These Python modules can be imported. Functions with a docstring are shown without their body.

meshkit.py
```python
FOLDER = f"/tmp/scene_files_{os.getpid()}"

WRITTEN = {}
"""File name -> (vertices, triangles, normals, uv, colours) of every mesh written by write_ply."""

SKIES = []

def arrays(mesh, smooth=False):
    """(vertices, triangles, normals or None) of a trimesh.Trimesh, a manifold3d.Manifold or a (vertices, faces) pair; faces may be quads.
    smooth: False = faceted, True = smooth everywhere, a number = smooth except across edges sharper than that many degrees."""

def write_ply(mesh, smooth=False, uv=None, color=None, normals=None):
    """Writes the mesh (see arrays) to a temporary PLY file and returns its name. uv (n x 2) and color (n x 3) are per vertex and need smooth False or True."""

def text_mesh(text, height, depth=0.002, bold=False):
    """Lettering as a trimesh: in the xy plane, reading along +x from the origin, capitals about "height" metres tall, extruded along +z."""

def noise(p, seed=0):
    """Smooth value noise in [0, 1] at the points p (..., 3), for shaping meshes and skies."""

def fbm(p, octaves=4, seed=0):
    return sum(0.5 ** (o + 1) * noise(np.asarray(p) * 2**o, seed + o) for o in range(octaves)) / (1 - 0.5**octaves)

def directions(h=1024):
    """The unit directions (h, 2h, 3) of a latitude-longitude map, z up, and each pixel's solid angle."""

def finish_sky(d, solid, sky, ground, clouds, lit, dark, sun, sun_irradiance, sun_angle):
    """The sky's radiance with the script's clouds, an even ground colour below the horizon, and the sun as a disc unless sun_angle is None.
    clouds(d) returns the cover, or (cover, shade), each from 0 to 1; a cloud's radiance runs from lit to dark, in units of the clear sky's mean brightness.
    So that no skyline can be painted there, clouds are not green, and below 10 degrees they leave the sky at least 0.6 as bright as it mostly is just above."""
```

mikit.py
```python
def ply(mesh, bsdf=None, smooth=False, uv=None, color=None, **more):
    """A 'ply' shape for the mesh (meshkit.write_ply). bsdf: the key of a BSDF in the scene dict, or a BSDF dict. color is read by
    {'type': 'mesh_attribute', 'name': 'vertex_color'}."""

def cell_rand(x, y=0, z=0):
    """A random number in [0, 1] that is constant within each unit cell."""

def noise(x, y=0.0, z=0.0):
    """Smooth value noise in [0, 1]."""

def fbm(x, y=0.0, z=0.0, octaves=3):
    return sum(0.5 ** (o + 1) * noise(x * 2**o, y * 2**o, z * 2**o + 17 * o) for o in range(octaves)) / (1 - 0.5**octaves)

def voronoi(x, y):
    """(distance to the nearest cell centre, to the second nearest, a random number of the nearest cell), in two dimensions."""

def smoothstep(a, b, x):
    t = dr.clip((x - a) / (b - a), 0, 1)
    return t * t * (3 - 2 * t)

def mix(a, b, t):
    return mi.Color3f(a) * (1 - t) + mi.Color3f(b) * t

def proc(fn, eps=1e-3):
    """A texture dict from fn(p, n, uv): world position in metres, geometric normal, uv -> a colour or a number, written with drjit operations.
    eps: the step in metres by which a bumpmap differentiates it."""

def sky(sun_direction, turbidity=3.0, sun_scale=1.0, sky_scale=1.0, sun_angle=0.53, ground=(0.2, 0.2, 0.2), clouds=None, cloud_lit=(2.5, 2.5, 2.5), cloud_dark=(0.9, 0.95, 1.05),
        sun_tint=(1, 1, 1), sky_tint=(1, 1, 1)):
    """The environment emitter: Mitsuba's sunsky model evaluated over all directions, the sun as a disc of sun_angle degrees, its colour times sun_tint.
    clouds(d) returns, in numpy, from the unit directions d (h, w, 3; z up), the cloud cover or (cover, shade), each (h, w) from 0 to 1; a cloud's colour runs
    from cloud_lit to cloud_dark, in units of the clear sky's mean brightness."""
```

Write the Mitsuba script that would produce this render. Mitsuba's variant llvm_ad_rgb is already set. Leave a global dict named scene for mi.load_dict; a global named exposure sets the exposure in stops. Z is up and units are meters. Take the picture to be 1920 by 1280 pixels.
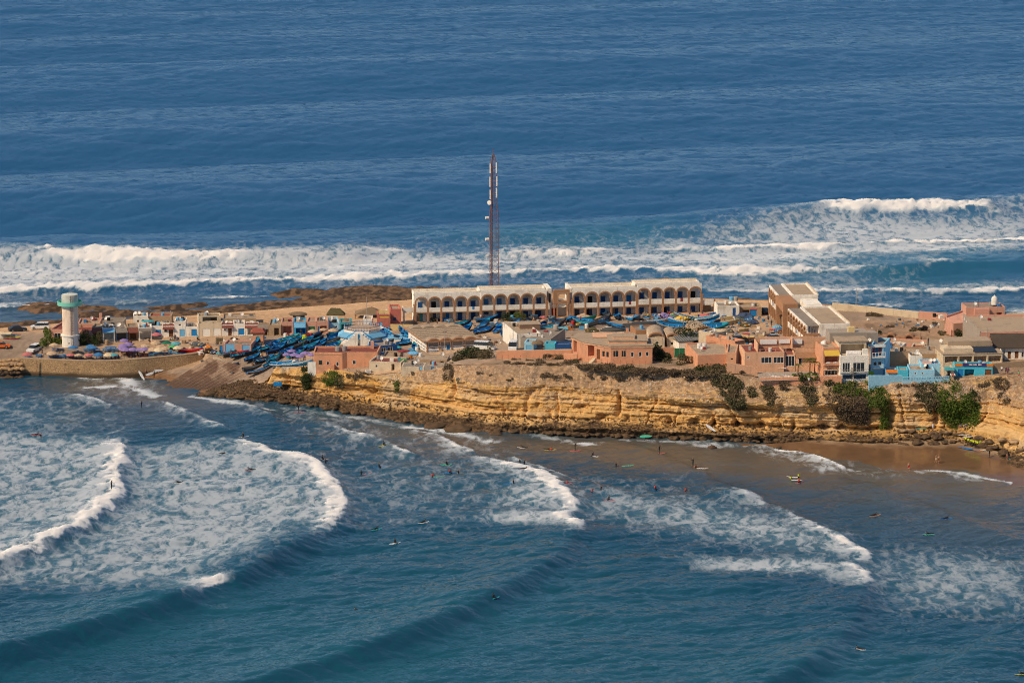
"""A fishing village with an arcaded harbour on a rocky point, seen from a hill across the bay."""
import math, random
import numpy as np, trimesh, mitsuba as mi, drjit as dr, mikit, meshkit
import shapely, shapely.geometry as sg
import manifold3d as m3
from scipy.interpolate import PchipInterpolator, RegularGridInterpolator
from scipy.ndimage import gaussian_filter, distance_transform_edt
from mikit import proc, noise, fbm, voronoi, cell_rand, smoothstep, mix

T = mi.ScalarTransform4f
scene, labels = {}, {}
# ---------------------------------------------------------------- camera, sky, exposure
EYE, PITCH, FOV = (0, 0, 163.0), 10.84, 2 * math.degrees(math.atan(960 / 6800.0))
scene['camera'] = {'type': 'perspective', 'fov': FOV, 'fov_axis': 'x', 'near_clip': 5.0, 'far_clip': 30000.0,
    'to_world': T().look_at(origin=EYE, target=(0, math.cos(math.radians(PITCH)), EYE[2] - math.sin(math.radians(PITCH))), up=(0, 0, 1))}
SUN_EL, SUN_AZ = 40.0, 52.0      # elevation; degrees left of the line from village to camera
_e, _a = math.radians(SUN_EL), math.radians(SUN_AZ)
SUN = (-math.sin(_a) * math.cos(_e), -math.cos(_a) * math.cos(_e), math.sin(_e))
scene['sky'] = mikit.sky(SUN, turbidity=3, sun_tint=(1.0, 0.95, 0.88))
exposure = 1.3

# ---------------------------------------------------------------- helpers
def tag(key, label=None, category=None, group=None, kind=None):
    d = labels.setdefault(key, {})
    for k, v in (('label', label), ('category', category), ('group', group), ('kind', kind)):
        if v: d[k] = v
    return key
_used = {}
def fresh(name):
    n = _used.get(name, 0); _used[name] = n + 1
    return name if n == 0 else f'{name}_{n:03d}'
def bsdf(key, d):
    scene[key] = {'type': 'twosided', 'bsdf': d}
    return key
def rgb(c): return {'type': 'rgb', 'value': list(c)}
def srgb(r, g, b): return tuple(((v / 255.0) / 12.92 if v < 10 else ((v / 255.0 + 0.055) / 1.055) ** 2.4) for v in (r, g, b))
def plain(key, c, rough=0.8, spec=0.3, **k):
    return bsdf(key, {'type': 'principled', 'base_color': rgb(c), 'roughness': rough, 'specular': spec, **k})
def wallmat(key, c, dirt=(0.25, 0.18, 0.12), amount=0.35, scale=0.6, rough=0.9):
    """weathered render: broad blotches, streaks running down, a little grain"""
    def fn(p, n, uv):
        b = fbm(p.x * scale, p.y * scale, p.z * scale * 0.8, 4)
        s = fbm(p.x * 2.6, p.y * 2.6, p.z * 0.25, 3)
        g = noise(p.x * 9, p.y * 9, p.z * 9)
        t = amount * (smoothstep(0.45, 0.8, b) * 0.7 + smoothstep(0.55, 0.85, s) * 0.6)
        return mix(c, dirt, dr.clip(t, 0, 0.85)) * (0.86 + 0.28 * g * 0.5 + 0.14 * b)
    return bsdf(key, {'type': 'principled', 'base_color': proc(fn), 'roughness': rough, 'specular': 0.2})


# ---------------------------------------------------------------- the lie of the land (metres: x, y, height)
#GROUND-DEF
GROUND_POINTS = [
 # quay and square on the left
 (-123.77,809.71,4),(-111.72,810.34,4),(-89.53,807.2,4),(-80.23,811.21,4.2),(-70.58,812.22,4.5),(-103.18,820.04,4.1),(-119.28,829.84,4.1),(-93.65,822.76,4.2),(-113.54,842.95,3.9),(-128.76,843.48,3.8),
 (-88.05,828.27,4.4),(-75.56,827.22,4.6),(-63.4,830.42,5),(-49.61,828.6,5.6),(-106.8,849.81,3.9),(-90.93,856.23,4),(-74.78,862.22,4.2),(-59.35,862.9,4.6),(-46.25,859.29,5),(-33.28,856.03,5.6),(-44.33,872.3,4.2),(-31.48,877.79,4),
 # shore behind
 (-132.24,866.41,0),(-124.85,869.23,0),(-114.99,873.48,0),(-101.25,879.21,0),(-87.06,882.11,0),(-74.4,888.69,0),(-64.03,892.39,0),(-53.71,898.36,0),(-43.17,902.9,0),(-29.88,909.01,0),(-15.04,915.21,0),(12.34,918.34,0),(52.96,909.01,0),(73.21,907.48,0),
 (-134.49,881.32,-2),(-127.18,885.64,-2),(-116.95,888.54,-2),(-102.98,894.41,-2),(-88.63,898.11,-2),(-75.74,904.84,-2),(-65.18,908.63,-2),(-54.63,913.98,-2),(-43.95,919.39,-2),(-30.42,925.65,-2),(-15.31,931.99,-2),(12.57,935.2,-2),(53.92,925.65,-2),(74.48,923.29,-2),
 (87.12,910.91,-2),(108.68,897.36,-2),(140.44,903.34,-2),(-91.28,925.74,-3),(-8.58,958.15,-3),(76.56,949.84,-3),
 # harbour yard
 (-23.26,840.56,6.4),(-7.55,841.16,6.8),(10.08,842.84,7),(30.36,845.93,7.2),(46.89,847.64,7.4),(59.22,842.67,7.8),(-20.74,867.33,5.5),(11.68,868.2,6),(43.97,865.44,6.5),
 (-38.64,806.03,6.2),(-34.37,819.91,6),(-24.49,817.82,6.4),(-21.47,795.89,7.2),(-7.31,813.65,7.2),(4.9,818.07,7.6),(23.54,828.03,7.6),(41.69,819.37,8.6),(54.52,828.19,8.2),(62.86,807.38,8.4),
 # slip, from the boats down to the water
 (-57.76,802.54,3.2),(-61.45,803.4,1.8),(-67.81,807.56,2.2),(-76.76,812.59,1.2),(-64.4,810.73,3.8),(-55.78,809.17,4.6),(-48.92,816.54,5.4),(-43.53,807.05,6),(-75.56,799.19,0.2),(-66.73,793.92,0.3),(-84.64,805.96,0.3),(-80.07,808.89,0.7),(-71.41,792.7,-0.3),(-79.27,800.22,-0.5),(-88.51,808.2,-0.4),
 (-78.39,790.87,-1.5),(-71.07,788.54,-1.5),(-91.57,802.7,-1.5),(-63.24,779.37,-1.5),(-104.84,812.43,-2),(-54.78,775.42,-1.5),(-117.37,814.88,-2),(-73.33,774.08,-3),(-121.23,791.08,-3),(-94.93,779.67,-3),
 (-54.02,787.81,3),(-59.25,792.94,2.2),(-53.58,790.24,4.2),(-55.02,794,3.2),(-67.59,789.89,0.4),
 # cliff top
 (-52.33,784.26,6.6),(-46.98,783.36,6.9),(-42.17,781.25,7.2),(-30.01,769.57,8),(-23.02,767.52,9),(-18.41,767.21,10),(-13.74,763.71,11.4),(-6.83,759.84,12.4),(4.54,756.81,13),(15.85,755.06,13),(27.07,752.17,13),(38.18,748.73,13),(49.12,744.18,13),(60.1,741.55,11.6),(71.45,743.99,11.9),(82.44,742.38,12),(93.67,743.21,12.4),(100.47,744.18,13),(107.34,745.45,13.2),(116.22,745.09,13.5),
 (-30.69,787.49,7.4),(-13.03,790.39,9),(-3.47,771.52,11.5),(11.49,766.93,12.4),(33.29,765.91,12.6),(16.58,790.64,10.4),(40.16,788.57,10.8),(55.43,787.11,9.4),(61.51,789.46,8.7),(67.22,787,8.7),(74.2,785.98,8.9),(46.31,753.33,13),(61.24,756.34,12.4),(74.75,755.33,12.6),(89.71,757.34,12.2),(101.41,760.16,12.8),(112.66,759.15,13),
 # terraces on the right
 (75.8,790.62,9.8),(86.51,780.32,11.2),(104.15,781.31,12.2),(115.7,780.28,12.4),(77.67,810.7,9),(88.65,800.07,9.8),(97.72,795.89,10.6),(91.69,828.35,8.8),(83,841.11,8.6),(101.47,827.28,9),(116.02,825.13,9.4),(128.36,825.13,9.4),(81.21,848.91,8.2),(101.13,834.88,8.6),
]
def _ground_setup():
    from scipy.interpolate import RBFInterpolator, RegularGridInterpolator
    g = np.array(GROUND_POINTS)
    r = RBFInterpolator(g[:, :2], g[:, 2], kernel='linear', smoothing=0.15)
    xs, ys = np.arange(-170, 181, 1.0), np.arange(700, 961, 1.0)
    X, Y = np.meshgrid(xs, ys, indexing='ij')
    Z = r(np.stack([X.ravel(), Y.ravel()], 1)).reshape(X.shape)
    return xs, ys, Z, RegularGridInterpolator((xs, ys), Z, bounds_error=False, fill_value=-3.0)
_gx, _gy, _gz, _ground = _ground_setup()
def ground(x, y): return _ground(np.stack([np.asarray(x, float), np.asarray(y, float)], -1))
#GROUND-END
def gz(x, y): return float(ground(np.array([x]), np.array([y]))[0])

# ---------------------------------------------------------------- materials
def _cliff_fn(p, n, uv):
    w = fbm(p.x * 0.12, p.y * 0.12, p.z * 0.3, 3)
    bed = fbm(p.x * 0.035 + 3, p.z * 2.4 + 0.8 * w, p.y * 0.03, 3)
    grain = fbm(p.x * 1.7, p.y * 1.7, p.z * 2.5, 3)
    ochre = mix((0.52, 0.305, 0.10), (0.64, 0.42, 0.19), smoothstep(0.3, 0.7, bed))
    ochre = mix(ochre, (0.26, 0.13, 0.05), 0.75 * smoothstep(0.6, 0.75, fbm(p.x * 0.5, p.y * 0.5, p.z * 1.2, 3)))
    ochre = mix(ochre, (0.5, 0.38, 0.24), 0.7 * smoothstep(0.56, 0.7, w))
    scree = mix((0.31, 0.20, 0.12), (0.42, 0.28, 0.17), smoothstep(0.35, 0.65, grain))
    scree = mix(scree, (0.56, 0.45, 0.33), 0.7 * smoothstep(0.72, 0.82, noise(p.x * 2.2, p.y * 2.2, p.z * 2.2)))
    scree = mix(scree, (0.27, 0.19, 0.13), 0.6 * smoothstep(0.55, 0.7, fbm(p.x * 0.3, p.y * 0.3, 5, 3)))
    top = smoothstep(0.42, 0.7, n.z + 0.35 * (w - 0.5)) * smoothstep(7.0, 9.2, p.z + 3.0 * (w - 0.5))
    top = dr.maximum(top, smoothstep(8.4, 10.8, p.z + 4.5 * (w - 0.5)) * (p.x > -30) * (p.x < 72))
    c = mix(ochre, scree, top)
    wet = 1 - smoothstep(1.5, 2.7, p.z + 2.2 * (w - 0.5) + 0.9 * (grain - 0.5) - 1.5 * (1 - smoothstep(-60, -30, p.x)) * 0.4)
    dark = mix((0.07, 0.047, 0.028), (0.16, 0.10, 0.055), smoothstep(0.35, 0.7, grain))
    c = mix(c, dark, wet)
    return c * (0.8 + 0.4 * grain)
bsdf('rock', {'type': 'principled', 'base_color': proc(_cliff_fn), 'roughness': 0.9, 'specular': 0.2})
def _boulder_fn(p, n, uv):
    w = fbm(p.x * 0.9, p.y * 0.9, p.z * 0.9, 3)
    c = mix((0.34, 0.21, 0.10), (0.5, 0.35, 0.2), smoothstep(0.3, 0.7, w))
    return mix(mix((0.06, 0.042, 0.027), (0.15, 0.095, 0.055), w), c, smoothstep(2.7, 3.8, p.z + 1.2 * (w - 0.5)))
bsdf('boulder_rock', {'type': 'principled', 'base_color': proc(_boulder_fn), 'roughness': 0.85, 'specular': 0.25})
def _earth_fn(p, n, uv):
    b = fbm(p.x * 0.07, p.y * 0.07, 1, 4)
    g = fbm(p.x * 1.1, p.y * 1.1, 2, 3)
    tr = fbm(p.x * 0.35 + 4, p.y * 0.12, 3, 3)
    sand = mix((0.40, 0.255, 0.145), (0.50, 0.34, 0.21), b)
    field = mix((0.19, 0.13, 0.088), (0.31, 0.21, 0.14), smoothstep(0.35, 0.65, tr))
    yard = mix((0.25, 0.19, 0.145), (0.35, 0.27, 0.205), b)
    right = smoothstep(66, 78, p.x + 6 * (b - 0.5)) * smoothstep(783, 792, p.y)
    back = smoothstep(836, 848, p.y + 10 * (b - 0.5)) * (1 - right)
    c = mix(yard, sand, dr.maximum(back, smoothstep(0.5, 0.62, b) * 0.7))
    c = mix(c, field, right * (1 - 0.75 * smoothstep(826, 833, p.y + 5 * (g - 0.5))))
    top = smoothstep(11.2, 12.4, p.z) * (p.y < 790)
    c = mix(c, mix((0.36, 0.24, 0.155), (0.25, 0.18, 0.12), smoothstep(0.4, 0.6, tr)), top)
    wet = 1 - smoothstep(0.4, 1.3, p.z + 0.5 * (g - 0.5))
    c = mix(c, (0.21, 0.12, 0.062), wet)
    return c * (0.75 + 0.5 * g)
bsdf('earth', {'type': 'principled', 'base_color': proc(_earth_fn), 'roughness': 0.95, 'specular': 0.15})
def _beach_fn(p, n, uv):
    g = fbm(p.x * 0.5, p.y * 0.5, 1, 3)
    dry = smoothstep(0.75, 1.5, p.z + 0.5 * (g - 0.5))
    return mix((0.165, 0.095, 0.053), (0.34, 0.235, 0.14), dry) * (0.85 + 0.3 * g)
def _beach_rough(p, n, uv): return 0.14 + 0.6 * smoothstep(0.8, 1.3, p.z)
bsdf('wet_sand', {'type': 'principled', 'base_color': proc(_beach_fn), 'roughness': proc(_beach_rough), 'specular': 0.5})
def _reef_fn(p, n, uv):
    g = fbm(p.x * 0.8, p.y * 0.4, p.z, 4)
    return mix((0.055, 0.036, 0.022), (0.19, 0.115, 0.062), smoothstep(0.35, 0.65, g))
bsdf('reef_rock', {'type': 'principled', 'base_color': proc(_reef_fn), 'roughness': 0.8, 'specular': 0.3})
def _quay_fn(p, n, uv):
    f1, f2, r = voronoi(p.x * 2.0 + p.y * 0.7, p.z * 2.6)
    j = smoothstep(0.03, 0.16, f2 - f1)
    b = fbm(p.x * 0.3, p.z * 0.5, p.y * 0.3, 3)
    c = mix((0.30, 0.19, 0.10), (0.52, 0.36, 0.20), r * 0.6 + 0.4 * b)
    c = mix((0.17, 0.11, 0.065), c, j)
    wet = 1 - smoothstep(0.6, 1.5, p.z + 0.8 * (b - 0.5))
    return mix(c, (0.075, 0.052, 0.033), wet)
bsdf('quay_stone', {'type': 'principled', 'base_color': proc(_quay_fn), 'roughness': 0.9, 'specular': 0.2})
def _slip_fn(p, n, uv):
    b = fbm(p.x * 0.35, p.y * 0.2, 1, 4)
    g = fbm(p.x * 2.2, p.y * 2.2, 2, 3)
    c = mix((0.30, 0.20, 0.135), (0.42, 0.30, 0.21), b)
    c = mix(c, (0.17, 0.10, 0.065), smoothstep(0.5, 0.68, b))
    return mix(c, (0.13, 0.082, 0.055), 1 - smoothstep(0.7, 2.4, p.z + 2.2 * (b - 0.5))) * (0.85 + 0.3 * g)
bsdf('slip_concrete', {'type': 'principled', 'base_color': proc(_slip_fn), 'roughness': 0.7, 'specular': 0.3})

# ---------------------------------------------------------------- cliff along the shore: rows of points from foot to brink
# each station: foot at the water, brink of the rock shelf, foot of the cliff, top of the steep face, edge of the plateau
STATIONS = [
 [(-72.42,790.62,-0.6),(-69.71,789.68,0.2),(-68.77,789.78,0.3),(-68.18,789.84,0.35),(-67.59,789.89,0.4)],
 [(-62.52,785.38,-0.6),(-61.34,785.81,1.6),(-60.4,789.06,1.9),(-59.94,790.94,2),(-59.25,792.94,2.2)],
 [(-55.21,781.93,-0.6),(-54.87,780.95,2),(-54.46,783.67,2.4),(-54.24,785.63,2.6),(-54.02,787.81,3)],
 [(-53.02,780.78,-0.6),(-52.72,780.37,2),(-52.9,783.18,2.5),(-52.46,784.26,6),(-51.79,784.97,6.7)],
 [(-46.69,776.8,-0.6),(-46.77,778.73,2.1),(-46.89,780.94,2.6),(-46.89,781.57,6.3),(-46.98,783.36,6.9)],
 [(-41.87,773.98,-0.6),(-41.95,775.94,2.2),(-42.05,778.04,2.6),(-42.09,779.48,6.6),(-42.17,781.25,7.2)],
 [(-29.87,763.98,-0.6),(-30.03,768.8,2.5),(-30.1,770.94,3),(-30.03,769.85,7),(-30.01,769.57,8)],
 [(-18.19,755.84,-0.6),(-18.31,761.53,2.5),(-18.33,762.73,3.3),(-18.32,763.19,8),(-18.41,767.21,10)],
 [(-6.76,748.39,-0.6),(-6.79,752.92,2),(-6.8,754.21,3),(-6.79,753.91,8.5),(-6.83,759.25,12.4)],
 [(4.5,748.39,-0.6),(4.5,747.55,2),(4.52,751.2,2.6),(4.52,753.15,9),(4.53,756.23,13)],
 [(15.72,746.29,-0.6),(15.69,745.28,1.8),(15.77,748.9,2.4),(15.79,751.47,9),(15.85,755.06,13)],
 [(26.88,744.19,-0.6),(26.87,744.16,1.7),(26.95,746.55,2.1),(26.94,747.55,9),(27.07,752.17,13)],
 [(37.98,742.11,-0.6),(37.91,741,1.7),(38.07,744.49,2.2),(37.97,743.68,9),(38.18,748.73,13)],
 [(49.02,740.04,-0.6),(48.89,738.45,1.8),(49.17,742.9,2.2),(48.98,741.15,8.5),(49.18,745.1,12.7)],
 [(59.96,737.47,-0.6),(59.88,736.95,1.9),(60.1,739.81,2.3),(59.95,739.17,8.8),(60.1,741.55,11.6)],
 [(70.88,735.43,-0.6),(70.68,733.73,1.7),(71.28,740.34,2.3),(71.04,738.85,8.3),(71.45,743.99,11.9)],
 [(81.63,732.5,-0.4),(81.66,733.04,1.4),(82.28,739.21,3),(82.18,739.66,10.4),(82.44,742.38,12)],
 [(91.45,731.6,-0.2),(91.6,733.22,1.7),(92.3,739.33,3.2),(92.13,739.14,9.6),(92.55,743.21,12.4)],
 [(96.91,722.71,0),(97.59,728.34,2.1),(98.42,735.23,4.2),(99.13,741.75,9.4),(99.35,744.18,13)],
 [(102.86,710.63,0.2),(104.03,719.55,2.6),(105.14,728.12,5.4),(106.28,737.21,10),(107.34,745.45,13.2)],
 [(110.36,696.52,0.2),(111.79,706.5,3),(113.63,719.21,6),(115.54,732.7,10.6),(117.33,745.02,13.4)],
 [(122.63,676.33,0.2),(124.75,689.1,3),(128.15,709.41,6.5),(131.52,729.7,11),(134.1,745.09,13.5)],
]
_st = np.array(STATIONS)                                   # stations x 5 x 3
BRINK = _st[:, 4, :2]
def _cliff():
    s = np.concatenate([[0], np.cumsum(np.linalg.norm(np.diff(_st[:, 2, :2], axis=0), axis=1))])
    u = np.arange(0, s[-1], 0.22)
    rows = PchipInterpolator(s, _st, axis=0)(u)            # U x 5 x 3
    tan = np.gradient(gaussian_filter(rows[:, 2:4, :2].mean(1), (30, 0)), axis=0)
    out = np.stack([tan[:, 1], -tan[:, 0]], 1); out /= np.linalg.norm(out, axis=1, keepdims=True)
    cuts = [14, 10, 52, 24]
    parts = []
    for k, m in enumerate(cuts):
        t = np.linspace(0, 1, m, endpoint=False)[None, :, None]
        parts.append(rows[:, k, None] * (1 - t) + rows[:, k + 1, None] * t)
    parts.append(rows[:, 4, None])
    V = np.concatenate(parts, 1)
    tuck = V[:, -1:].copy(); tuck[:, :, :2] -= 3.0 * out[:, None]; tuck[:, :, 2] = ground(tuck[..., 0], tuck[..., 1]) - 0.15
    V = np.concatenate([V, tuck], 1)
    n = V.shape[1]
    w = np.zeros(n); a, b, c = cuts[0], cuts[0] + cuts[1], sum(cuts[:3])
    idx = np.arange(n)
    face = np.interp(idx, [a - 4, b, b + 3, c - 4, c + 10, n - 3, n - 2], [0.5, 0.45, 1, 1, 0.35, 0.1, 0])   # how strongly it is carved
    shelf = np.interp(idx, [0, 3, a - 2, a + 3, b + 1, b + 4], [0.6, 1, 1, 0.9, 0.5, 0])
    x, y, z = V[..., 0], V[..., 1], V[..., 2]
    steep = np.clip((_interp_h(u, s) - 1.5) / 2.0, 0, 1)[:, None]
    U = np.broadcast_to(u[:, None], x.shape)
    P = lambda a_, b_, c_=0.0: np.stack([U * a_, z * b_, np.full_like(z, c_)], -1)
    warp = meshkit.fbm(P(0.05, 0.15, 1), 3, 1) - 0.5
    beds = meshkit.noise(P(0.015, 1.15, 2) + warp[..., None] * [0, 1.6, 0], 2)
    beds2 = meshkit.noise(P(0.04, 3.2, 3) + warp[..., None] * [0, 3.0, 0], 3)
    block = meshkit.fbm(P(0.09, 0.16, 4), 4, 4) - 0.5
    rough = meshkit.fbm(P(0.9, 1.3, 5), 3, 5) - 0.5
    crack = np.abs(meshkit.noise(P(0.16, 0.06, 6) + warp[..., None] * [1.5, 0, 0], 6) - 0.5)
    crack = np.clip(1 - crack / 0.035, 0, 1)
    sharp = lambda v, k: 1 / (1 + np.exp(-(v - 0.5) * k))
    d = face * steep * (1.0 * (sharp(beds, 14) - 0.5) + 0.4 * (sharp(beds2, 10) - 0.5) + 2.2 * block + 0.8 * rough - 0.9 * crack)
    hsh = lambda i_, j_: (np.sin(i_ * 127.1 + j_ * 311.7) * 43758.5453) % 1
    bj = np.floor(z / 0.85 + 1.2 * warp + 0.35 * rough); bi = np.floor(U / (1.6 + 0.9 * hsh(bj, 3)) + 7 * hsh(bj, 1) + 0.5 * rough); blk = hsh(bi, bj)
    d += face * steep * (0.55 * (blk - 0.5) + 0.35 * (hsh(np.floor(U / 0.8 + 0.7 * rough), np.floor(z / 0.42 + 0.5 * rough)) - 0.5))
    # undercut beneath the beds, then hollows and clefts
    d -= face * steep * 1.1 * np.exp(-((z - 2.95 - 1.0 * warp) / 0.42) ** 2) * sharp(meshkit.noise(P(0.1, 0, 8), 8), 9)
    d -= face * steep * 0.9 * np.exp(-((z - 6.6 - 2.2 * warp) / 0.22) ** 2) * sharp(meshkit.noise(P(0.05, 0, 9), 9), 9)
    d -= face * steep * 0.7 * np.exp(-((z - 4.6 - 1.5 * warp) / 0.18) ** 2) * sharp(meshkit.noise(P(0.07, 0, 19), 19), 9)
    for (hx, hz, rx, rz, dep) in HOLLOWS:
        d -= dep * np.exp(-(((x - hx) / rx) ** 2) - ((z - hz) / rz) ** 2)
    # rock shelf: tumbled blocks
    cell = meshkit.fbm(np.stack([x * 0.45, y * 0.45, z * 0.5], -1), 4, 11) - 0.5
    ridg = 1 - 2 * np.abs(meshkit.fbm(np.stack([x * 0.55 + y * 0.3, y * 0.4, z * 0.4], -1), 3, 12) - 0.5)
    d2 = shelf * (2.4 * cell + 1.6 * (ridg - 0.8))
    V[..., :2] += (d + d2)[..., None] * out[:, None]
    V[..., 2] += shelf * (1.0 * cell) * np.clip(z, 0, 1)
    # scree: lumps
    top = np.interp(idx, [c - 2, c + 5, n - 4, n - 2], [0, 1, 1, 0])
    V[..., 2] += top * ((meshkit.fbm(np.stack([x * 0.35, y * 0.35, y * 0], -1), 4, 13) - 0.5) * 1.5 + (meshkit.fbm(np.stack([x * 1.6, y * 1.6, y * 0], -1), 2, 14) - 0.5) * 0.5)
    m = len(u)
    i, j = np.meshgrid(np.arange(m - 1), np.arange(n - 1), indexing='ij')
    q = np.stack([i * n + j, (i + 1) * n + j, (i + 1) * n + j + 1, i * n + j + 1], -1).reshape(-1, 4)
    return V.reshape(-1, 3), q
def _interp_h(u, s):
    return np.interp(u, s, _st[:, 3, 2] - _st[:, 2, 2])
HOLLOWS = [(x, z, rx, rz, dep) for (x, y, z), rx, rz, dep in [
 ((-12.78,753.34,7),0.35,2.2,1.6),((-30.05,769.88,4.4),0.4,1.8,1.2),((-49.75,783.97,4.5),0.35,2.0,1.2),((-41.02,781.01,4.5),0.3,1.8,1.0),
 ((5.51,748.31,5.4),0.5,0.6,1.4),((7.98,747.59,3.6),0.8,0.7,2.0),((9.54,746.93,4.2),0.4,1.0,1.2),((14.61,747.63,5.2),1.2,0.6,1.6),((22.52,749.5,6.3),0.35,2.4,1.8),((22.13,747.54,4.3),0.5,0.9,1.6),
 ((18.64,746.77,3.2),0.9,0.8,2.0),((24.02,746.64,3),0.6,0.6,1.4),((32.89,746.64,3),0.6,1.0,1.8),((38.34,745.57,3),1.0,1.1,2.2),((42.12,745.03,3),0.6,1.0,1.8),((41.26,745.99,4.4),0.4,0.9,1.0),
 ((46.96,743.43,3),0.5,1.3,1.6),((51.8,742.24,2.8),0.9,1.2,2.0),((58.72,740.79,3),0.4,1.3,1.6),((65.09,739.73,3),1.3,1.0,2.4),((68.99,739.73,3),0.9,1.1,2.0),((78.82,741.81,6.2),0.9,3.2,2.2),((88.4,739.74,5.5),0.5,2.6,1.8),((53.92,747.49,5),2.4,0.35,0.8),
 ((0,747.92,6.4),3.5,0.3,1.1),((8.98,747.24,6.2),3.0,0.35,1.2),((-34.59,767.82,4),3.0,0.35,1.0),((-24.67,764.13,5),3.0,0.3,1.0),((32.55,746.87,4.9),5.0,0.25,0.9)]]
v, q = _cliff()
scene['cliff'] = mikit.ply((v, q), 'rock', smooth=24)
tag('cliff', 'ochre layered sea cliff with dark wet rock shelf at its foot', kind='structure')

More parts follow.
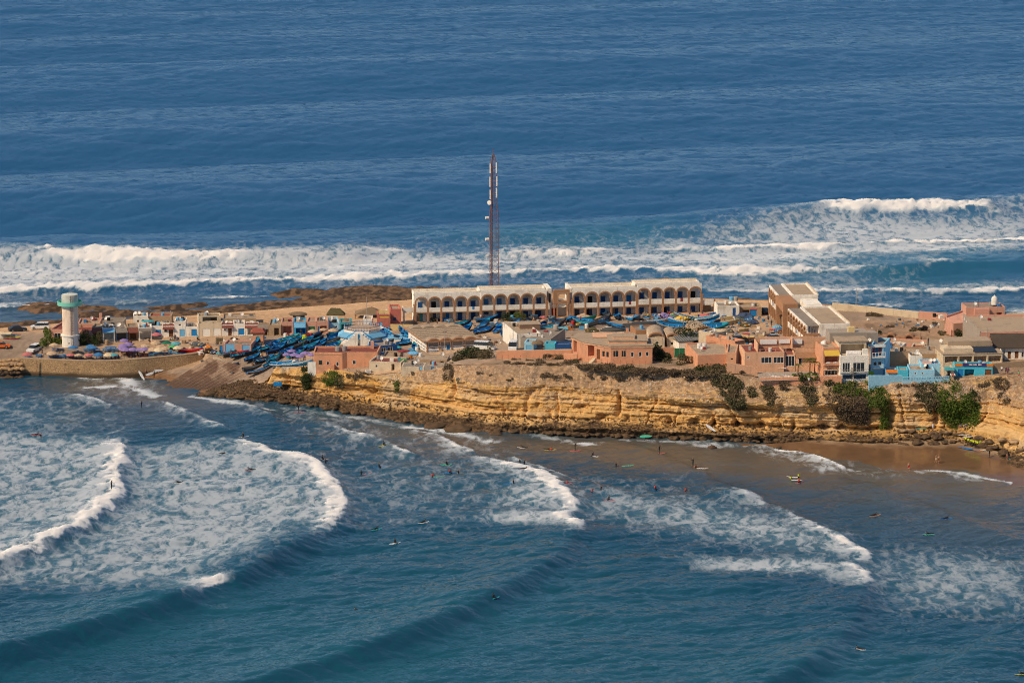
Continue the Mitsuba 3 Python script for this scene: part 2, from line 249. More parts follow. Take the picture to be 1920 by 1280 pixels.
# ---------------------------------------------------------------- ground: one sheet behind the brink, dipping under the sea
QUAY = [(-111.9,809.7),(-107.9,808.8),(-104.1,807.8),(-95.5,806.3),(-88,806.6),(-80.1,810),(-74.2,812.2),(-70.2,814.8)]
def _land():
    xs, ys = np.arange(-170, 181, 0.8), np.arange(728, 950, 0.8)
    X, Y = np.meshgrid(xs, ys, indexing='ij')
    Z = ground(X, Y)
    calm = np.clip((Y - np.interp(X, BRINK[:, 0], BRINK[:, 1]) - 2) / 5, 0, 1)
    Z += np.clip(Z, 0, 1) * calm * ((meshkit.fbm(np.stack([X * 0.25, Y * 0.25, X * 0], -1), 4, 21) - 0.5) * 0.35)
    fx, fy = np.array(QUAY).T
    qy = np.interp(X, fx, fy)
    sea = (X < fx[-1]) & (Y < qy + 0.7)
    slip = np.clip((Z - 0.0), -1.0, None)
    near_slip = X > -86
    drop = np.where(near_slip, np.minimum(Z, SLIP(X, Y)), -1.2)
    Z = np.where(sea, drop, Z)
    by = np.interp(X, BRINK[:, 0], BRINK[:, 1])
    keep = ~((X > BRINK[3, 0]) & (Y < by + 0.9)) & ~((X > BRINK[0, 0]) & (Y < by - 2.5)) & (Z > -2.4) & ~((X < BRINK[3, 0]) & (Y < 778))
    nx, ny = X.shape
    i, j = np.meshgrid(np.arange(nx - 1), np.arange(ny - 1), indexing='ij')
    ok = keep[:-1, :-1] & keep[1:, :-1] & keep[:-1, 1:] & keep[1:, 1:]
    q = np.stack([i * ny + j, (i + 1) * ny + j, (i + 1) * ny + j + 1, i * ny + j + 1], -1)[ok]
    return np.stack([X, Y, Z], -1).reshape(-1, 3), q
SLIP_A, SLIP_B = (-75.54,798.97,0), (-59.63,812.22,4.5)
def SLIP(x, y):
    ax = np.array(SLIP_B[:2]) - np.array(SLIP_A[:2]); L = np.linalg.norm(ax); ax = ax / L
    t = ((x - SLIP_A[0]) * ax[0] + (y - SLIP_A[1]) * ax[1]) / L
    return SLIP_A[2] + t * (SLIP_B[2] - SLIP_A[2])
v, q = _land()
scene['ground'] = mikit.ply((v, q), 'earth', smooth=True)
tag('ground', 'sandy village ground and harbour yard', kind='structure')

# beach of wet sand below the right end of the cliff
def _beach():
    top = np.array([(32.4,743),(54.3,735.8),(62,735.8),(70.8,734.8),(81.8,733.7),(90.6,733.7),(97.4,726.2),(103.9,717.8),(111.2,702),(126.9,677.2)])
    bot = np.array([(32,732.3),(53.4,723.3),(60.6,717.4),(68.5,710.2),(78.5,703.1),(86.4,698.5),(93.1,693),(99.6,687.1),(107,674),(121.5,647)])
    u = np.linspace(0, 1, 260); s = np.linspace(0, 1, len(top))
    a, b = PchipInterpolator(s, top)(u), PchipInterpolator(s, bot)(u)
    t = np.linspace(0, 1, 60)[None, :, None]
    xy = a[:, None] * (1 - t) + b[:, None] * t
    z = np.broadcast_to(np.interp(t[..., 0], [0, 0.15, 0.5, 0.85, 1], [1.5, 0.75, 0.22, -0.7, -1.4]), xy.shape[:2]) + 0.12 * (meshkit.fbm(np.concatenate([xy * 0.12, xy[..., :1] * 0], -1), 3, 31) - 0.5)
    z = z - 1.7 * np.clip((0.30 - u) / 0.30, 0, 1)[:, None] ** 1.2
    v = np.concatenate([xy, z[..., None]], -1)
    m, n = v.shape[:2]
    i, j = np.meshgrid(np.arange(m - 1), np.arange(n - 1), indexing='ij')
    q = np.stack([i * n + j, i * n + j + 1, (i + 1) * n + j + 1, (i + 1) * n + j], -1).reshape(-1, 4)
    return v.reshape(-1, 3), q
scene['beach'] = mikit.ply(_beach(), 'wet_sand', smooth=True)
tag('beach', 'wet brown sand beach under the cliff', kind='structure')

# reefs that stand out of the sea behind the village
def reef(pts, h, seed):
    pts = np.array(pts)
    poly = sg.Polygon(pts).buffer(0)
    x0, y0, x1, y1 = poly.bounds
    xs, ys = np.arange(x0 - 6, x1 + 6, 0.7), np.arange(y0 - 6, y1 + 6, 0.7)
    X, Y = np.meshgrid(xs, ys, indexing='ij')
    ins = shapely.contains_xy(poly, X, Y)
    d = np.where(ins, distance_transform_edt(ins), -distance_transform_edt(~ins)) * 0.7
    f = meshkit.fbm(np.stack([X * 0.09, Y * 0.05, X * 0], -1), 4, seed) - 0.5
    g = meshkit.fbm(np.stack([X * 0.5, Y * 0.4, X * 0], -1), 4, seed + 1) - 0.5
    Z = h * (1 - np.exp(-np.clip(d + 3.0 + 11 * f, -6, 40) / 4.0)) + g * 0.9 * min(1, h) - 0.15
    keep = Z > -1.0
    ny = len(ys)
    i, j = np.meshgrid(np.arange(len(xs) - 1), np.arange(ny - 1), indexing='ij')
    ok = keep[:-1, :-1] & keep[1:, :-1] & keep[:-1, 1:] & keep[1:, 1:]
    q = np.stack([i * ny + j, (i + 1) * ny + j, (i + 1) * ny + j + 1, i * ny + j + 1], -1)[ok]
    k = fresh('reef')
    scene[k] = mikit.ply((np.stack([X, Y, Z], -1).reshape(-1, 3), q), 'reef_rock', smooth=40)
    tag(k, 'dark brown weedy reef standing out of the sea behind the village', kind='structure')
for seed, (pts, h) in enumerate([
 ([(-132.9,870.6),(-125.4,873.5),(-117.8,874.9),(-107.7,877.8),(-101.4,880.7),(-94.7,879.2),(-100.5,872.1),(-111.7,867.8),(-124.1,863.6),(-131.8,863.6)], 1.6),
 ([(-120.7,899.1),(-113,899.9),(-104.6,897.6),(-100.4,895.4),(-108.2,893.9),(-117.7,894.6)], 0.9),
 ([(-108.5,890.2),(-102.7,892.4),(-93.3,891.6),(-87.8,889.4),(-95.5,887.2),(-106,886.5)], 0.9),
 ([(-91.2,896.9),(-84.8,900.6),(-78.3,902.9),(-78.6,899.1),(-84.3,895.4),(-89.6,894.6)], 0.9),
 ([(-93.5,880.7),(-83.6,887.2),(-72,892.4),(-65.8,898.4),(-53.9,901.4),(-45.9,904.4),(-35.4,912.1),(-32.4,904.4),(-48.2,895.4),(-61.1,888),(-73.9,882.1)], 1.2),
 ([(-67.8,898.4),(-63.4,902.1),(-56,903.7),(-48.6,904.4),(-47,898.4),(-53.5,895.4),(-64.1,893.9)], 1.2),
 ([(-58.3,919.1),(-55.1,922.3),(-51,922.3),(-53.5,918.3)], 0.9),
 ([(-51.8,907.5),(-47.7,912.9),(-41.2,920.7),(-33.1,923.1),(-24.8,921.5),(-13.7,918.3),(-13.4,897.6),(-32.2,896.9),(-42.8,895.4),(-49.8,899.9)], 1.7),
 ([(38.5,938.4),(46.3,940),(46.2,937.6),(39.1,936.7)], 0.5), ([(50.2,909),(62.7,912.1),(64.9,904.4),(51.1,899.9)], 0.5),
]): reef(pts, h, 50 + 3 * seed)

# ---------------------------------------------------------------- the sea
def ocean_tile(n, size, rms, lmin, lmax, direction, spread, slope, seed):
    """a periodic patch of random waves: height and the sideways pull that sharpens crests"""
    r = np.random.default_rng(seed)
    k = 2 * np.pi * np.fft.fftfreq(n, size / n)
    KX, KY = np.meshgrid(k, k, indexing='ij')
    K = np.hypot(KX, KY) + 1e-9
    lam = 2 * np.pi / K
    c = (KX * math.cos(direction) + KY * math.sin(direction)) / K
    A = K ** slope * (np.clip(c, 0, 1) ** spread + 0.02 * (lam < lmax * 0.3)) * ((lam > lmin) & (lam < lmax))
    A *= np.exp(-(lmin / lam) ** 2 * 0.3)
    hk = A * (r.normal(size=K.shape) + 1j * r.normal(size=K.shape))
    f = lambda a: np.real(np.fft.ifft2(a))
    h = f(hk); s = rms / h.std()
    return h * s, f(1j * KX / K * hk) * s, f(1j * KY / K * hk) * s
def sample(tile, size, x, y):
    n = tile.shape[0]
    u, v = (x / size % 1) * n, (y / size % 1) * n
    i, j = np.floor(u).astype(int), np.floor(v).astype(int)
    a, b = u - i, v - j
    i0, j0, i1, j1 = i % n, j % n, (i + 1) % n, (j + 1) % n
    return (tile[i0, j0] * (1 - a) + tile[i1, j0] * a) * (1 - b) + (tile[i0, j1] * (1 - a) + tile[i1, j1] * a) * b
SWELL = ocean_tile(256, 1400.0, 1.9, 66, 170, math.radians(-75), 60, -1.6, 3)
CHOP = ocean_tile(512, 230.0, 0.27, 1.6, 30, math.radians(-80), 3, -1.75, 4)
RIPPLE = ocean_tile(512, 90.0, 0.06, 0.7, 6, math.radians(-70), 1.2, -1.5, 5)

# Waves that have a place of their own. Points along the crest: x, y, height, how broken it is; the front lies to the left of the walk.
#   (points, reach in front, reach behind, width of the white roller)
WAVES = [
 # bay, from the left
 ([(-82.4,745,0.5,0.2),(-82.3,734.8,0.9,1),(-79,722.5,1.1,1),(-80.1,710,1.2,1),(-76.5,692.9,1.4,1),(-78.5,674.7,1.5,1),(-82.8,659.4,1.6,1),(-87.9,645.1,1.6,1),(-92.5,636.4,1.6,1),(-101.5,620,1.6,1)], 2.2, 8, 5),
 ([(-62.5,741,0.6,0),(-59,739.4,0.6,0.7),(-53.7,735,0.7,0.9),(-49.6,728.4,0.7,0.9),(-44.8,724.8,1,1),(-39.7,715.8,1.2,1),(-35.6,697.8,1.3,1),(-33,681.6,1.4,1),(-33.5,667.3,1.5,1),(-35.9,658.6,1.6,0.6),(-39.3,649,2.3,0),(-44.3,636.5,2.5,0),(-49.1,622.7,2.6,0),(-51.9,619.9,1.9,0.95),(-55.1,615.4,1.9,0.9),(-57.7,608.5,2.8,0),(-63.7,599,2.9,0),(-72.3,587.1,3,0),(-83.7,572.9,3,0),(-92.4,561.9,3,0)], 3.2, 12, 4),
 ([(-7.1,723.4,0.4,0.5),(-1.1,717.8,0.6,0.9),(5.3,709.4,0.8,1),(9,696.8,0.9,1),(11.8,682.8,1,1),(10.4,676,0.8,0.6),(9,673.8,0.8,0.9),(11.1,669.2,0.9,1),(12.6,663.2,0.9,0.7),(10.5,654.9,1.3,0),(8.5,641.1,1.6,0),(3.8,628.5,1.9,0),(-2.8,612.8,2.2,0),(-9.1,600,2.3,0),(-17.8,585.7,2.5,0),(-27.8,571,2.5,0),(-39.1,557,2.5,0),(-50.7,545.1,2.5,0)], 3.0, 11, 3.5),
 ([(44.6,694.7,0.4,0.5),(48,683.5,0.5,0.7),(49.5,682.2,0.5,0.1),(52.1,675.6,0.5,0.5),(58,661.6,0.6,0.9),(59.4,659.1,0.6,0.5),(62.1,651.8,0.7,1),(64.5,640.2,0.7,0.8),(61.7,636.3,0.7,0.2),(60.6,634.5,0.8,0.8),(62.7,626.8,0.8,0.9),(60.1,613.5,1.3,0),(58.4,599,1.4,0),(54.1,582.9,1.7,0),(47.5,567.6,2,0),(38.8,553.3,2.2,0),(28,540.1,2.2,0)], 2.8, 10, 3.5),
 # lesser bay lines
 ([(-41.1,760.1,0.3,0.2),(-36.2,752.2,0.4,0.5),(-31.4,745.3,0.4,0.8),(-26.7,739.6,0.4,0.4),(-23.7,733.4,0.4,0.7),(-20.6,726.8,0.4,0.8)], 1.5, 4, 2.4),
 ([(-20.3,751,0.3,0.5),(-15.7,743.7,0.4,0.7),(-11.1,735.5,0.4,0.9),(-8.1,729.4,0.4,0.8)], 1.4, 4, 2.2),
 ([(-98.2,788.4,0.3,0.3),(-92.9,783.4,0.4,0.8),(-87.6,775.4,0.4,0.5)], 1.4, 4, 2.2),
 ([(-78.5,780.3,0.3,0.5),(-73.4,775.4,0.4,0.7),(-67.1,763.1,0.4,0.3),(-61.9,755.4,0.4,0.8)], 1.4, 4, 2.2),
 ([(-61,781.4,0.3,0.4),(-53.1,768.6,0.4,0.4),(-50.4,762.5,0.4,0.1)], 1.4, 4, 2.0),
 ([(1.1,722.7,0.3,0.6),(5,716.8,0.3,0.8),(10.7,707,0.35,0.35),(15.9,700.9,0.35,0.1),(24.9,687,0.4,0.05)], 1.4, 4, 2.0),
 ([(21.2,739.8,0.35,0),(29.6,727.3,0.4,0),(36.5,712.6,0.4,0),(43.1,695.9,0.45,0.1),(45.7,688.2,0.45,0.3)], 1.6, 5, 2.0),
 ([(51,737,0.25,0.4),(56.2,731.2,0.3,0.9),(61.3,726.7,0.3,0.8),(66.7,715.8,0.3,0.9)], 1.2, 3, 3.0),
 ([(72.9,689.6,0.3,0),(81.7,675.9,0.4,0),(89.7,658.9,0.4,0),(95.5,650.7,0.4,0)], 1.6, 5, 2.0),
 ([(64.1,708.3,0.25,0),(77,689.4,0.35,0),(85.3,671.7,0.35,0),(96.4,657,0.35,0)], 1.6, 5, 2.0),
 ([(62.6,554.3,1.2,0),(72.9,570,1.1,0),(84.3,589.8,1,0),(91.7,603.9,0.9,0)], 3.2, 10, 3.0),
 ([(-61.6,553.3,1.6,0),(-74.4,541.6,1.6,0)], 3.2, 10, 3.0),
 # open side: crests walk from right to left, fronts face the village
 ([(164.6,1064.8,2.2,0.25),(148,1059.6,2.4,0.3),(139.5,1054.4,2.6,0.2),(137.5,1050.8,2.7,1),(115.3,1048.3,2.8,1),(99.6,1046.2,2.8,1),(92.7,1046.2,2.6,1),(90.1,1045.1,2.4,0.3),(80.3,1038,2.2,0.2),(70.5,1029.5,1.9,0),(57.7,1019.7,1.5,0),(42.2,1012.4,1,0)], 6, 26, 13),
 ([(155,1000.7,1.1,1),(132.1,996.9,1.1,1),(109.4,992.3,1.1,1),(88.3,988.2,1.2,1),(70.4,984.2,1.3,1),(57.1,983.3,1.3,1),(55.8,985.5,1.2,0.5),(48.6,989.6,1.1,0.9),(41.1,986,0.9,0.7),(30.7,981.9,0.8,0.7),(17.5,978.8,0.7,0.8),(0,976.1,0.7,0.8)], 3.5, 12, 9),
 ([(142.5,955.7,1.2,0),(119.5,953.5,1.3,0.05),(113.9,952.2,1.4,0.8),(110.3,950.5,1.4,0.7),(107.6,948.9,1.4,0),(98.9,946.8,1.3,0.3),(87.6,946.9,0.9,0.8),(73.4,945.6,0.8,0.9),(59,941.9,0.9,1),(40.9,945.6,0.8,0.9),(25.5,949.8,0.8,0.9),(5.6,945.6,0.8,0.9),(-15.5,943.1,0.8,0.9),(-36.5,939.8,0.8,0.95),(-50.3,935.7,0.8,1),(-70.9,932,0.9,1),(-91.5,928.8,0.9,1),(-111.6,923.2,0.9,1),(-131.7,918.5,0.9,1),(-147.8,916.1,0.9,1)], 3.0, 10, 9),
 ([(142,923.3,0.7,1),(126.5,920.9,0.7,1),(112.5,918.9,0.6,0.7),(96.1,919.7,0.6,0.9),(74.1,919.4,0.5,0.8),(50.8,919.8,0.4,0.7)], 2.2, 8, 5),
 ([(-23.3,977.5,0.8,0.3),(-31.3,976.1,0.9,0.8),(-37.9,977,0.9,0.8),(-45.2,978.4,0.8,0.4)], 2.4, 10, 6),
 ([(-43.4,970.8,1.3,0.1),(-47.8,971.2,1.6,0.25),(-53.5,970.3,2,0.15),(-60.6,968.5,2.2,0.4),(-69.2,967.2,2.3,0.6),(-77.8,967.2,2.5,1),(-90.7,966.3,2.7,1),(-106.6,966.3,2.7,1),(-123.7,965.4,2.5,1),(-129.4,964.5,2.5,0.6),(-137.9,963.7,2.3,0.6),(-154.7,961.1,2.3,0.8)], 6, 24, 13),
 ([(-111.3,897.5,0.4,0.6),(-120.9,898.6,0.5,0.9),(-128.7,897,0.5,0.9),(-139.2,895.5,0.5,0.9)], 1.6, 5, 4),
 ([(-62.7,913.2,0.3,0.5),(-70.8,911.6,0.3,0.8),(-78.2,910.8,0.3,0.6)], 1.2, 4, 3),
 ([(-93.3,904.7,0.3,0.6),(-97.9,903.9,0.3,0.7)], 1.2, 4, 3),
 ([(95.5,897.1,0.3,0.8),(91.2,897.9,0.3,0.8)], 1.2, 4, 4), ([(83.5,901.7,0.3,0.5),(81,903.2,0.3,0.6)], 1.2, 4, 3), ([(132.5,886.3,0.4,0.9),(124.9,888.5,0.4,0.8)], 1.6, 4, 4),
]
# edges of the swash: points and width
SWASH = [
 ([(64.4,737.3),(66,730.7),(69.9,724.7),(75.8,718.8),(81.8,713.9),(88.9,710.5),(94.7,705.8),(101.5,701.1),(108.8,692.8)], 1.3, 0.8),
 ([(75.1,717.3),(79.6,713.9),(83.1,711.5)], 2.5, 0.5), ([(87.7,709.1),(89.5,706.3),(93.5,704.4)], 1.5, 0.5),
 ([(-70.9,787.1),(-65.8,781.9),(-59.6,777.4),(-51.6,772.3)], 1.6, 0.85), ([(-55.7,771.7),(-45.8,762.3),(-37.5,754.7)], 2.0, 0.35),
 ([(-48.9,774.5),(-41.7,770.6),(-35.7,765),(-29.7,760.1),(-21.6,754.7)], 1.8, 0.6), ([(-22.1,754.7),(-18.1,753.1),(-14.7,750.4)], 2.2, 0.9), ([(-15.3,751.5),(-11.3,748.3),(-9,745.1),(-4.7,740.9)], 2.4, 0.85),
 ([(4.5,746.7),(9,744.6),(12.3,742.5)], 2.2, 0.6), ([(13.9,738.9),(16.4,736.8)], 2.0, 0.9), ([(23.5,743),(30.1,740.9),(40,738.9),(51,735.8)], 1.6, 0.6), ([(39.1,737.8),(42.7,736.8)], 3, 0.7),
 ([(-122.1,814.2),(-112.1,812.4),(-104.6,811.1),(-95.9,809.3),(-88.6,808.7)], 1.6, 0.7), ([(-97.4,806.2),(-93.3,807.4),(-89.6,809.3)], 2.2, 0.85), ([(-95.1,796.6),(-89.1,797.2),(-85.6,797.8)], 2.0, 0.9), ([(-89.5,808.7),(-86.7,802.6),(-84.9,796.6),(-81.9,790.7),(-79,787.1)], 2.4, 0.85),
 ([(-46.6,774.5),(-42.8,770),(-40.4,768.9)], 1.0, 0.5), ([(68.1,714.4),(69.3,713.4)], 1.4, 0.9), ([(-85.2,745.1),(-82.7,751.5),(-82.6,754.7)], 1.0, 0.6),
]
# spread-out foam: outline, density, softness (m)
FOAM = [
 ([(-122.6,754.7),(-101.1,746.7),(-85.6,748.3),(-80.3,728.7),(-77.7,697.4),(-79.5,679.3),(-88.5,649.9),(-102.6,626.5)], 0.60, 4),
 ([(-127.8,788.3),(-99.8,791.2),(-84,776.8),(-85.1,754.7),(-96.8,748.3),(-121.6,748.3)], 0.34, 7),
 ([(-84,733.7),(-70.3,740.9),(-59.1,740.9),(-50.1,730.7),(-43.8,726.2),(-37.4,709.1),(-33.8,686),(-34.5,670.7),(-43.5,653.9),(-49.1,635.3),(-59.3,620.9),(-71.4,619.4),(-85,622.7),(-102.3,624.6),(-104.7,639.9),(-88.5,649.5),(-78.8,677.2),(-76.6,697.4)], 0.52, 5),
 ([(-76.3,723.7),(-59.7,733.7),(-43.6,723.7),(-38.2,704.4),(-39.9,660.1),(-52.3,639.9),(-67.6,628.4)], 0.2, 8),
 ([(-35.1,728.7),(-22,731.2),(-6.6,726.2),(4.3,711.5),(8.4,695.1),(0,666.4),(-16,660.1),(-28.1,664.3),(-33.4,690.5)], 0.36, 9),
 ([(-2.1,683.8),(4.3,711.5),(9.5,698.8),(11.6,683.8),(10.2,678),(5.1,680.7)], 0.6, 3), ([(-6.1,675),(4.1,677.2),(11.7,672.8),(12.3,666),(4,667.7),(-4.1,670.7)], 0.85, 2.5),
 ([(-44.9,765.6),(-29.7,760.1),(-22.2,738.9),(-35.1,728.7),(-42.3,738.9)], 0.34, 6), ([(-63.7,785.4),(-39.4,771.1),(-29.5,754.7),(-45.7,760.1),(-56.6,768.3)], 0.4, 5), ([(-31.1,765.6),(-12.5,754.7),(2.2,723.7),(-15.4,728.7)], 0.3, 6),
 ([(12.7,702),(35.4,690.5),(49.3,679.3),(58.3,664.3),(64.4,643.9),(58.5,643.9),(38.8,658),(22.1,664.3),(12.3,679.3)], 0.56, 7), ([(34.9,679.3),(58.3,664.3),(64.4,642.3),(50.9,645.9),(36.9,660.1)], 0.32, 4),
 ([(28.3,643.9),(42.8,641.9),(56.2,639.1),(62.4,628.4),(49.6,629.1),(35.6,634.1)], 0.8, 3),
 ([(65.5,645.9),(80.4,647.9),(97.5,643.9),(90.3,594.3),(76.3,597.7),(65,611.8),(61.9,628.4)], 0.52, 8), ([(20.4,711.5),(36.6,713.9),(42.5,704.4),(30.5,697.4)], 0.25, 6),
 ([(48.8,736.3),(61.5,728.7),(73.6,717.8),(85.4,708.2),(76.9,708.2),(64.6,713.9),(53.6,726.2)], 0.4, 4), ([(27.6,651.9),(36.3,647.9),(32.8,636),(26.2,641.9)], 0.2, 6),
 ([(-100.8,809.3),(-85,809.3),(-77.8,785.4),(-90.1,789.5)], 0.5, 4),
 # open side
 ([(-155,962.7),(-138.1,964.4),(-109.7,967.9),(-78.1,969.6),(-52.4,976.6),(-26.2,976.6),(0,976.6),(32.1,978.4),(46.9,983.8),(71.8,983.8),(109.3,991),(148.6,997.4),(145.6,976.6),(92.2,966.1),(85.1,950.8),(59.4,947.5),(27.1,955.9),(-8.5,947.5),(-50.5,940.8),(-92,934.3),(-148.6,921.5)], 0.85, 8),
 ([(-153.6,953.3),(-94.4,959.3),(-37.5,966.1),(5.8,969.6),(49,966.1),(55.5,953.3),(-8.5,950.8),(-64.6,940.8),(-149.1,924.7)], 0.12, 12),
 ([(41.6,997.4),(78.8,1038.6),(90.2,1045.6),(114.8,1042.6),(138.4,1045.6),(157,1055.8),(149.5,1003.9),(110,998.3),(72.5,992.8),(50.5,996.5)], 0.72, 8),
 ([(54.2,983.8),(148.2,994.6),(145.3,974.9),(106.8,967.9),(77.8,966.1)], 0.4, 8),
 ([(79.5,1048.6),(93.5,1056.8),(93.1,1042.6),(83.6,1040.6)], 0.5, 4), ([(141.1,1066.2),(159.3,1071.4),(156.6,1052.7),(140.4,1048.6)], 0.45, 5),
 ([(-156.7,973.1),(-127.9,974.9),(-124.7,961),(-154.2,957.6)], 0.45, 4), ([(-77.1,975.8),(-46.7,978.4),(-37.7,973.1),(-57.5,964.4),(-76.1,962.7)], 0.45, 4),
 ([(-78.1,934.3),(-28.1,942.5),(5.6,945),(59.1,943.3),(75.2,932.7),(46.7,920.7),(-8.3,924.7),(-44,920.7),(-73.8,915.2)], 0.36, 8),
 ([(51.9,940.8),(104.3,945),(116,924.7),(87.9,919.9),(52.2,919.9)], 0.42, 8), ([(90.5,918.3),(104.5,920.7),(104.6,897.6),(80.8,901.4),(73.9,916.8)], 0.38, 7), ([(120.7,918.3),(137.4,919.9),(133.6,893.9),(120.7,897.6)], 0.3, 8),
 ([(-38.6,997.4),(6,1000.2),(42.2,1011.4),(50.2,991),(20.5,983.8),(-23.4,980.2)], 0.3, 10), ([(-148.1,918.3),(-90.7,920.7),(-73.6,912.9),(-95.6,901.4),(-144.9,897.6)], 0.3, 9),
]
# +: sand stirred up, -: pale green shallows; outline, strength, softness
TINT = [
 ([(-36.7,762.8),(-14.7,752),(4.5,748.3),(26.8,743),(60,737.8),(107.6,713.9),(96.4,636),(80.9,668.5),(62.3,688.2),(46.6,702),(25.7,709.1),(9.7,718.8),(-6.6,728.7),(-24.6,741.5)], 0.38, 11),
 ([(-6.7,746.7),(26.8,743),(54.3,736.3),(79.9,716.3),(57.7,709.1),(26.1,721.2),(2.2,734.8)], 0.36, 7),
 ([(-46.4,771.1),(-6.7,746.7),(-6.6,728.7),(-29.3,749.3)], 0.3, 6), ([(-101.1,812.4),(-88.9,812.4),(-75.1,794.2),(-70,776.8),(-86.1,785.4),(-100.5,797.2)], 0.55, 6), ([(60,737.8),(107.6,713.9),(103.9,688.2),(78.6,704.4)], 0.5, 6),
 ([(-74.8,791.2),(-58.8,782.5),(-46.2,768.3),(-61.4,771.1)], 0.4, 6), ([(31,709.1),(93.9,660.1),(86.1,602.9),(60.3,620.9),(34.8,677.2)], 0.18, 14), ([(-89,779.6),(-77.6,782.5),(-71.5,754.7),(-80.6,754.7)], 0.3, 9),
 ([(-30.1,1011.4),(13.7,1020.9),(51.7,1020.9),(55,997.4),(27.9,983.8),(-8.8,983.8)], -0.27, 16), ([(-165.6,1030.7),(-86.3,1035.6),(-24.3,1020.9),(-23.6,988.3),(-159,988.3)], -0.10, 16), ([(42.5,983.8),(147.9,992.8),(138.1,924.7),(46.9,924.7)], -0.14, 14),
 ([(-131.6,812.4),(-79.3,800.2),(-41.1,760.1),(-6.6,728.7),(4.2,704.4),(-26.9,686),(-34,704.4),(-59,738.9),(-85.1,744.1),(-120.1,738.9)], 0.16, 12),
 ([(-147.6,915.2),(-26.1,918.3),(-47.7,886.5),(-86.4,875.6),(-139.3,861.5)], 0.22, 8),
 ([(-101.7,620.9),(-26.1,664.3),(14,660.1),(65.4,624.6),(90.1,592.6),(80.5,526),(-86.9,526)], -0.10, 18),
]
def chaikin(p, n=2):
    for _ in range(n):
        a, b = p[:-1], p[1:]
        p = np.concatenate([p[:1], np.stack([0.75 * a + 0.25 * b, 0.25 * a + 0.75 * b], 1).reshape(-1, p.shape[1]), p[-1:]])
    return p
def along(p, X, Y, reach):
    """signed distance to the polyline (left +), and its values at the nearest point; far points are left at `reach`"""
    p = np.asarray(p, float)
    shape = X.shape
    D = np.full(shape, 1e9); S = np.ones(shape); W = np.zeros(shape + (p.shape[1] - 2,)); E = np.zeros(shape)
    for k in range(len(p) - 1):
        a, b = p[k], p[k + 1]
        bx = (X > min(a[0], b[0]) - reach) & (X < max(a[0], b[0]) + reach) & (Y > min(a[1], b[1]) - reach) & (Y < max(a[1], b[1]) + reach)
        if not bx.any(): continue
        ii = np.nonzero(bx); x, y = X[ii], Y[ii]
        e = b[:2] - a[:2]; L = e @ e
        traw = ((x - a[0]) * e[0] + (y - a[1]) * e[1]) / max(L, 1e-9); t = np.clip(traw, 0, 1)
        dx, dy = x - a[0] - t * e[0], y - a[1] - t * e[1]
        d = np.hypot(dx, dy)
        m = d < D[ii]
        jj = tuple(v[m] for v in ii)
        D[jj] = d[m]; S[jj] = np.where(e[0] * dy - e[1] * dx >= 0, 1, -1)[m]
        if W.shape[-1]: W[jj] = (a[2:] * (1 - t[m, None]) + b[2:] * t[m, None])
        over = np.where(traw < 0, -traw, np.where(traw > 1, traw - 1, 0)) * math.sqrt(L)
        E[jj] = over[m] if k in (0, len(p) - 2) else 0
    return D, S, W, E
_mask_cache = {}
def spread(polys, X, Y, signed=False):
    """sum of soft-edged areas on a metre grid, sampled at X, Y"""
    key = id(polys)
    if key not in _mask_cache:
        xs, ys = np.arange(-300, 301, 1.5), np.arange(520, 1500, 1.5)
        GX, GY = np.meshgrid(xs, ys, indexing='ij')
        out = np.zeros(GX.shape)
        for pts, dens, soft in polys:
            wob = 3.0 * soft / 5
            m = shapely.contains_xy(sg.Polygon(pts).buffer(0), GX + wob * 2 * (meshkit.fbm(np.stack([GX * .06, GY * .04, GX * 0], -1), 3, 71) - .5), GY + wob * 3 * (meshkit.fbm(np.stack([GX * .06, GY * .04, GX * 0 + 9], -1), 3, 72) - .5))
            b = gaussian_filter(m * float(dens), soft / 1.5)
            out = out + b if signed else 1 - (1 - out) * (1 - np.clip(b, 0, 1))
        _mask_cache[key] = RegularGridInterpolator((xs, ys), out, bounds_error=False, fill_value=0.0)
    return _mask_cache[key](np.stack([X, Y], -1))
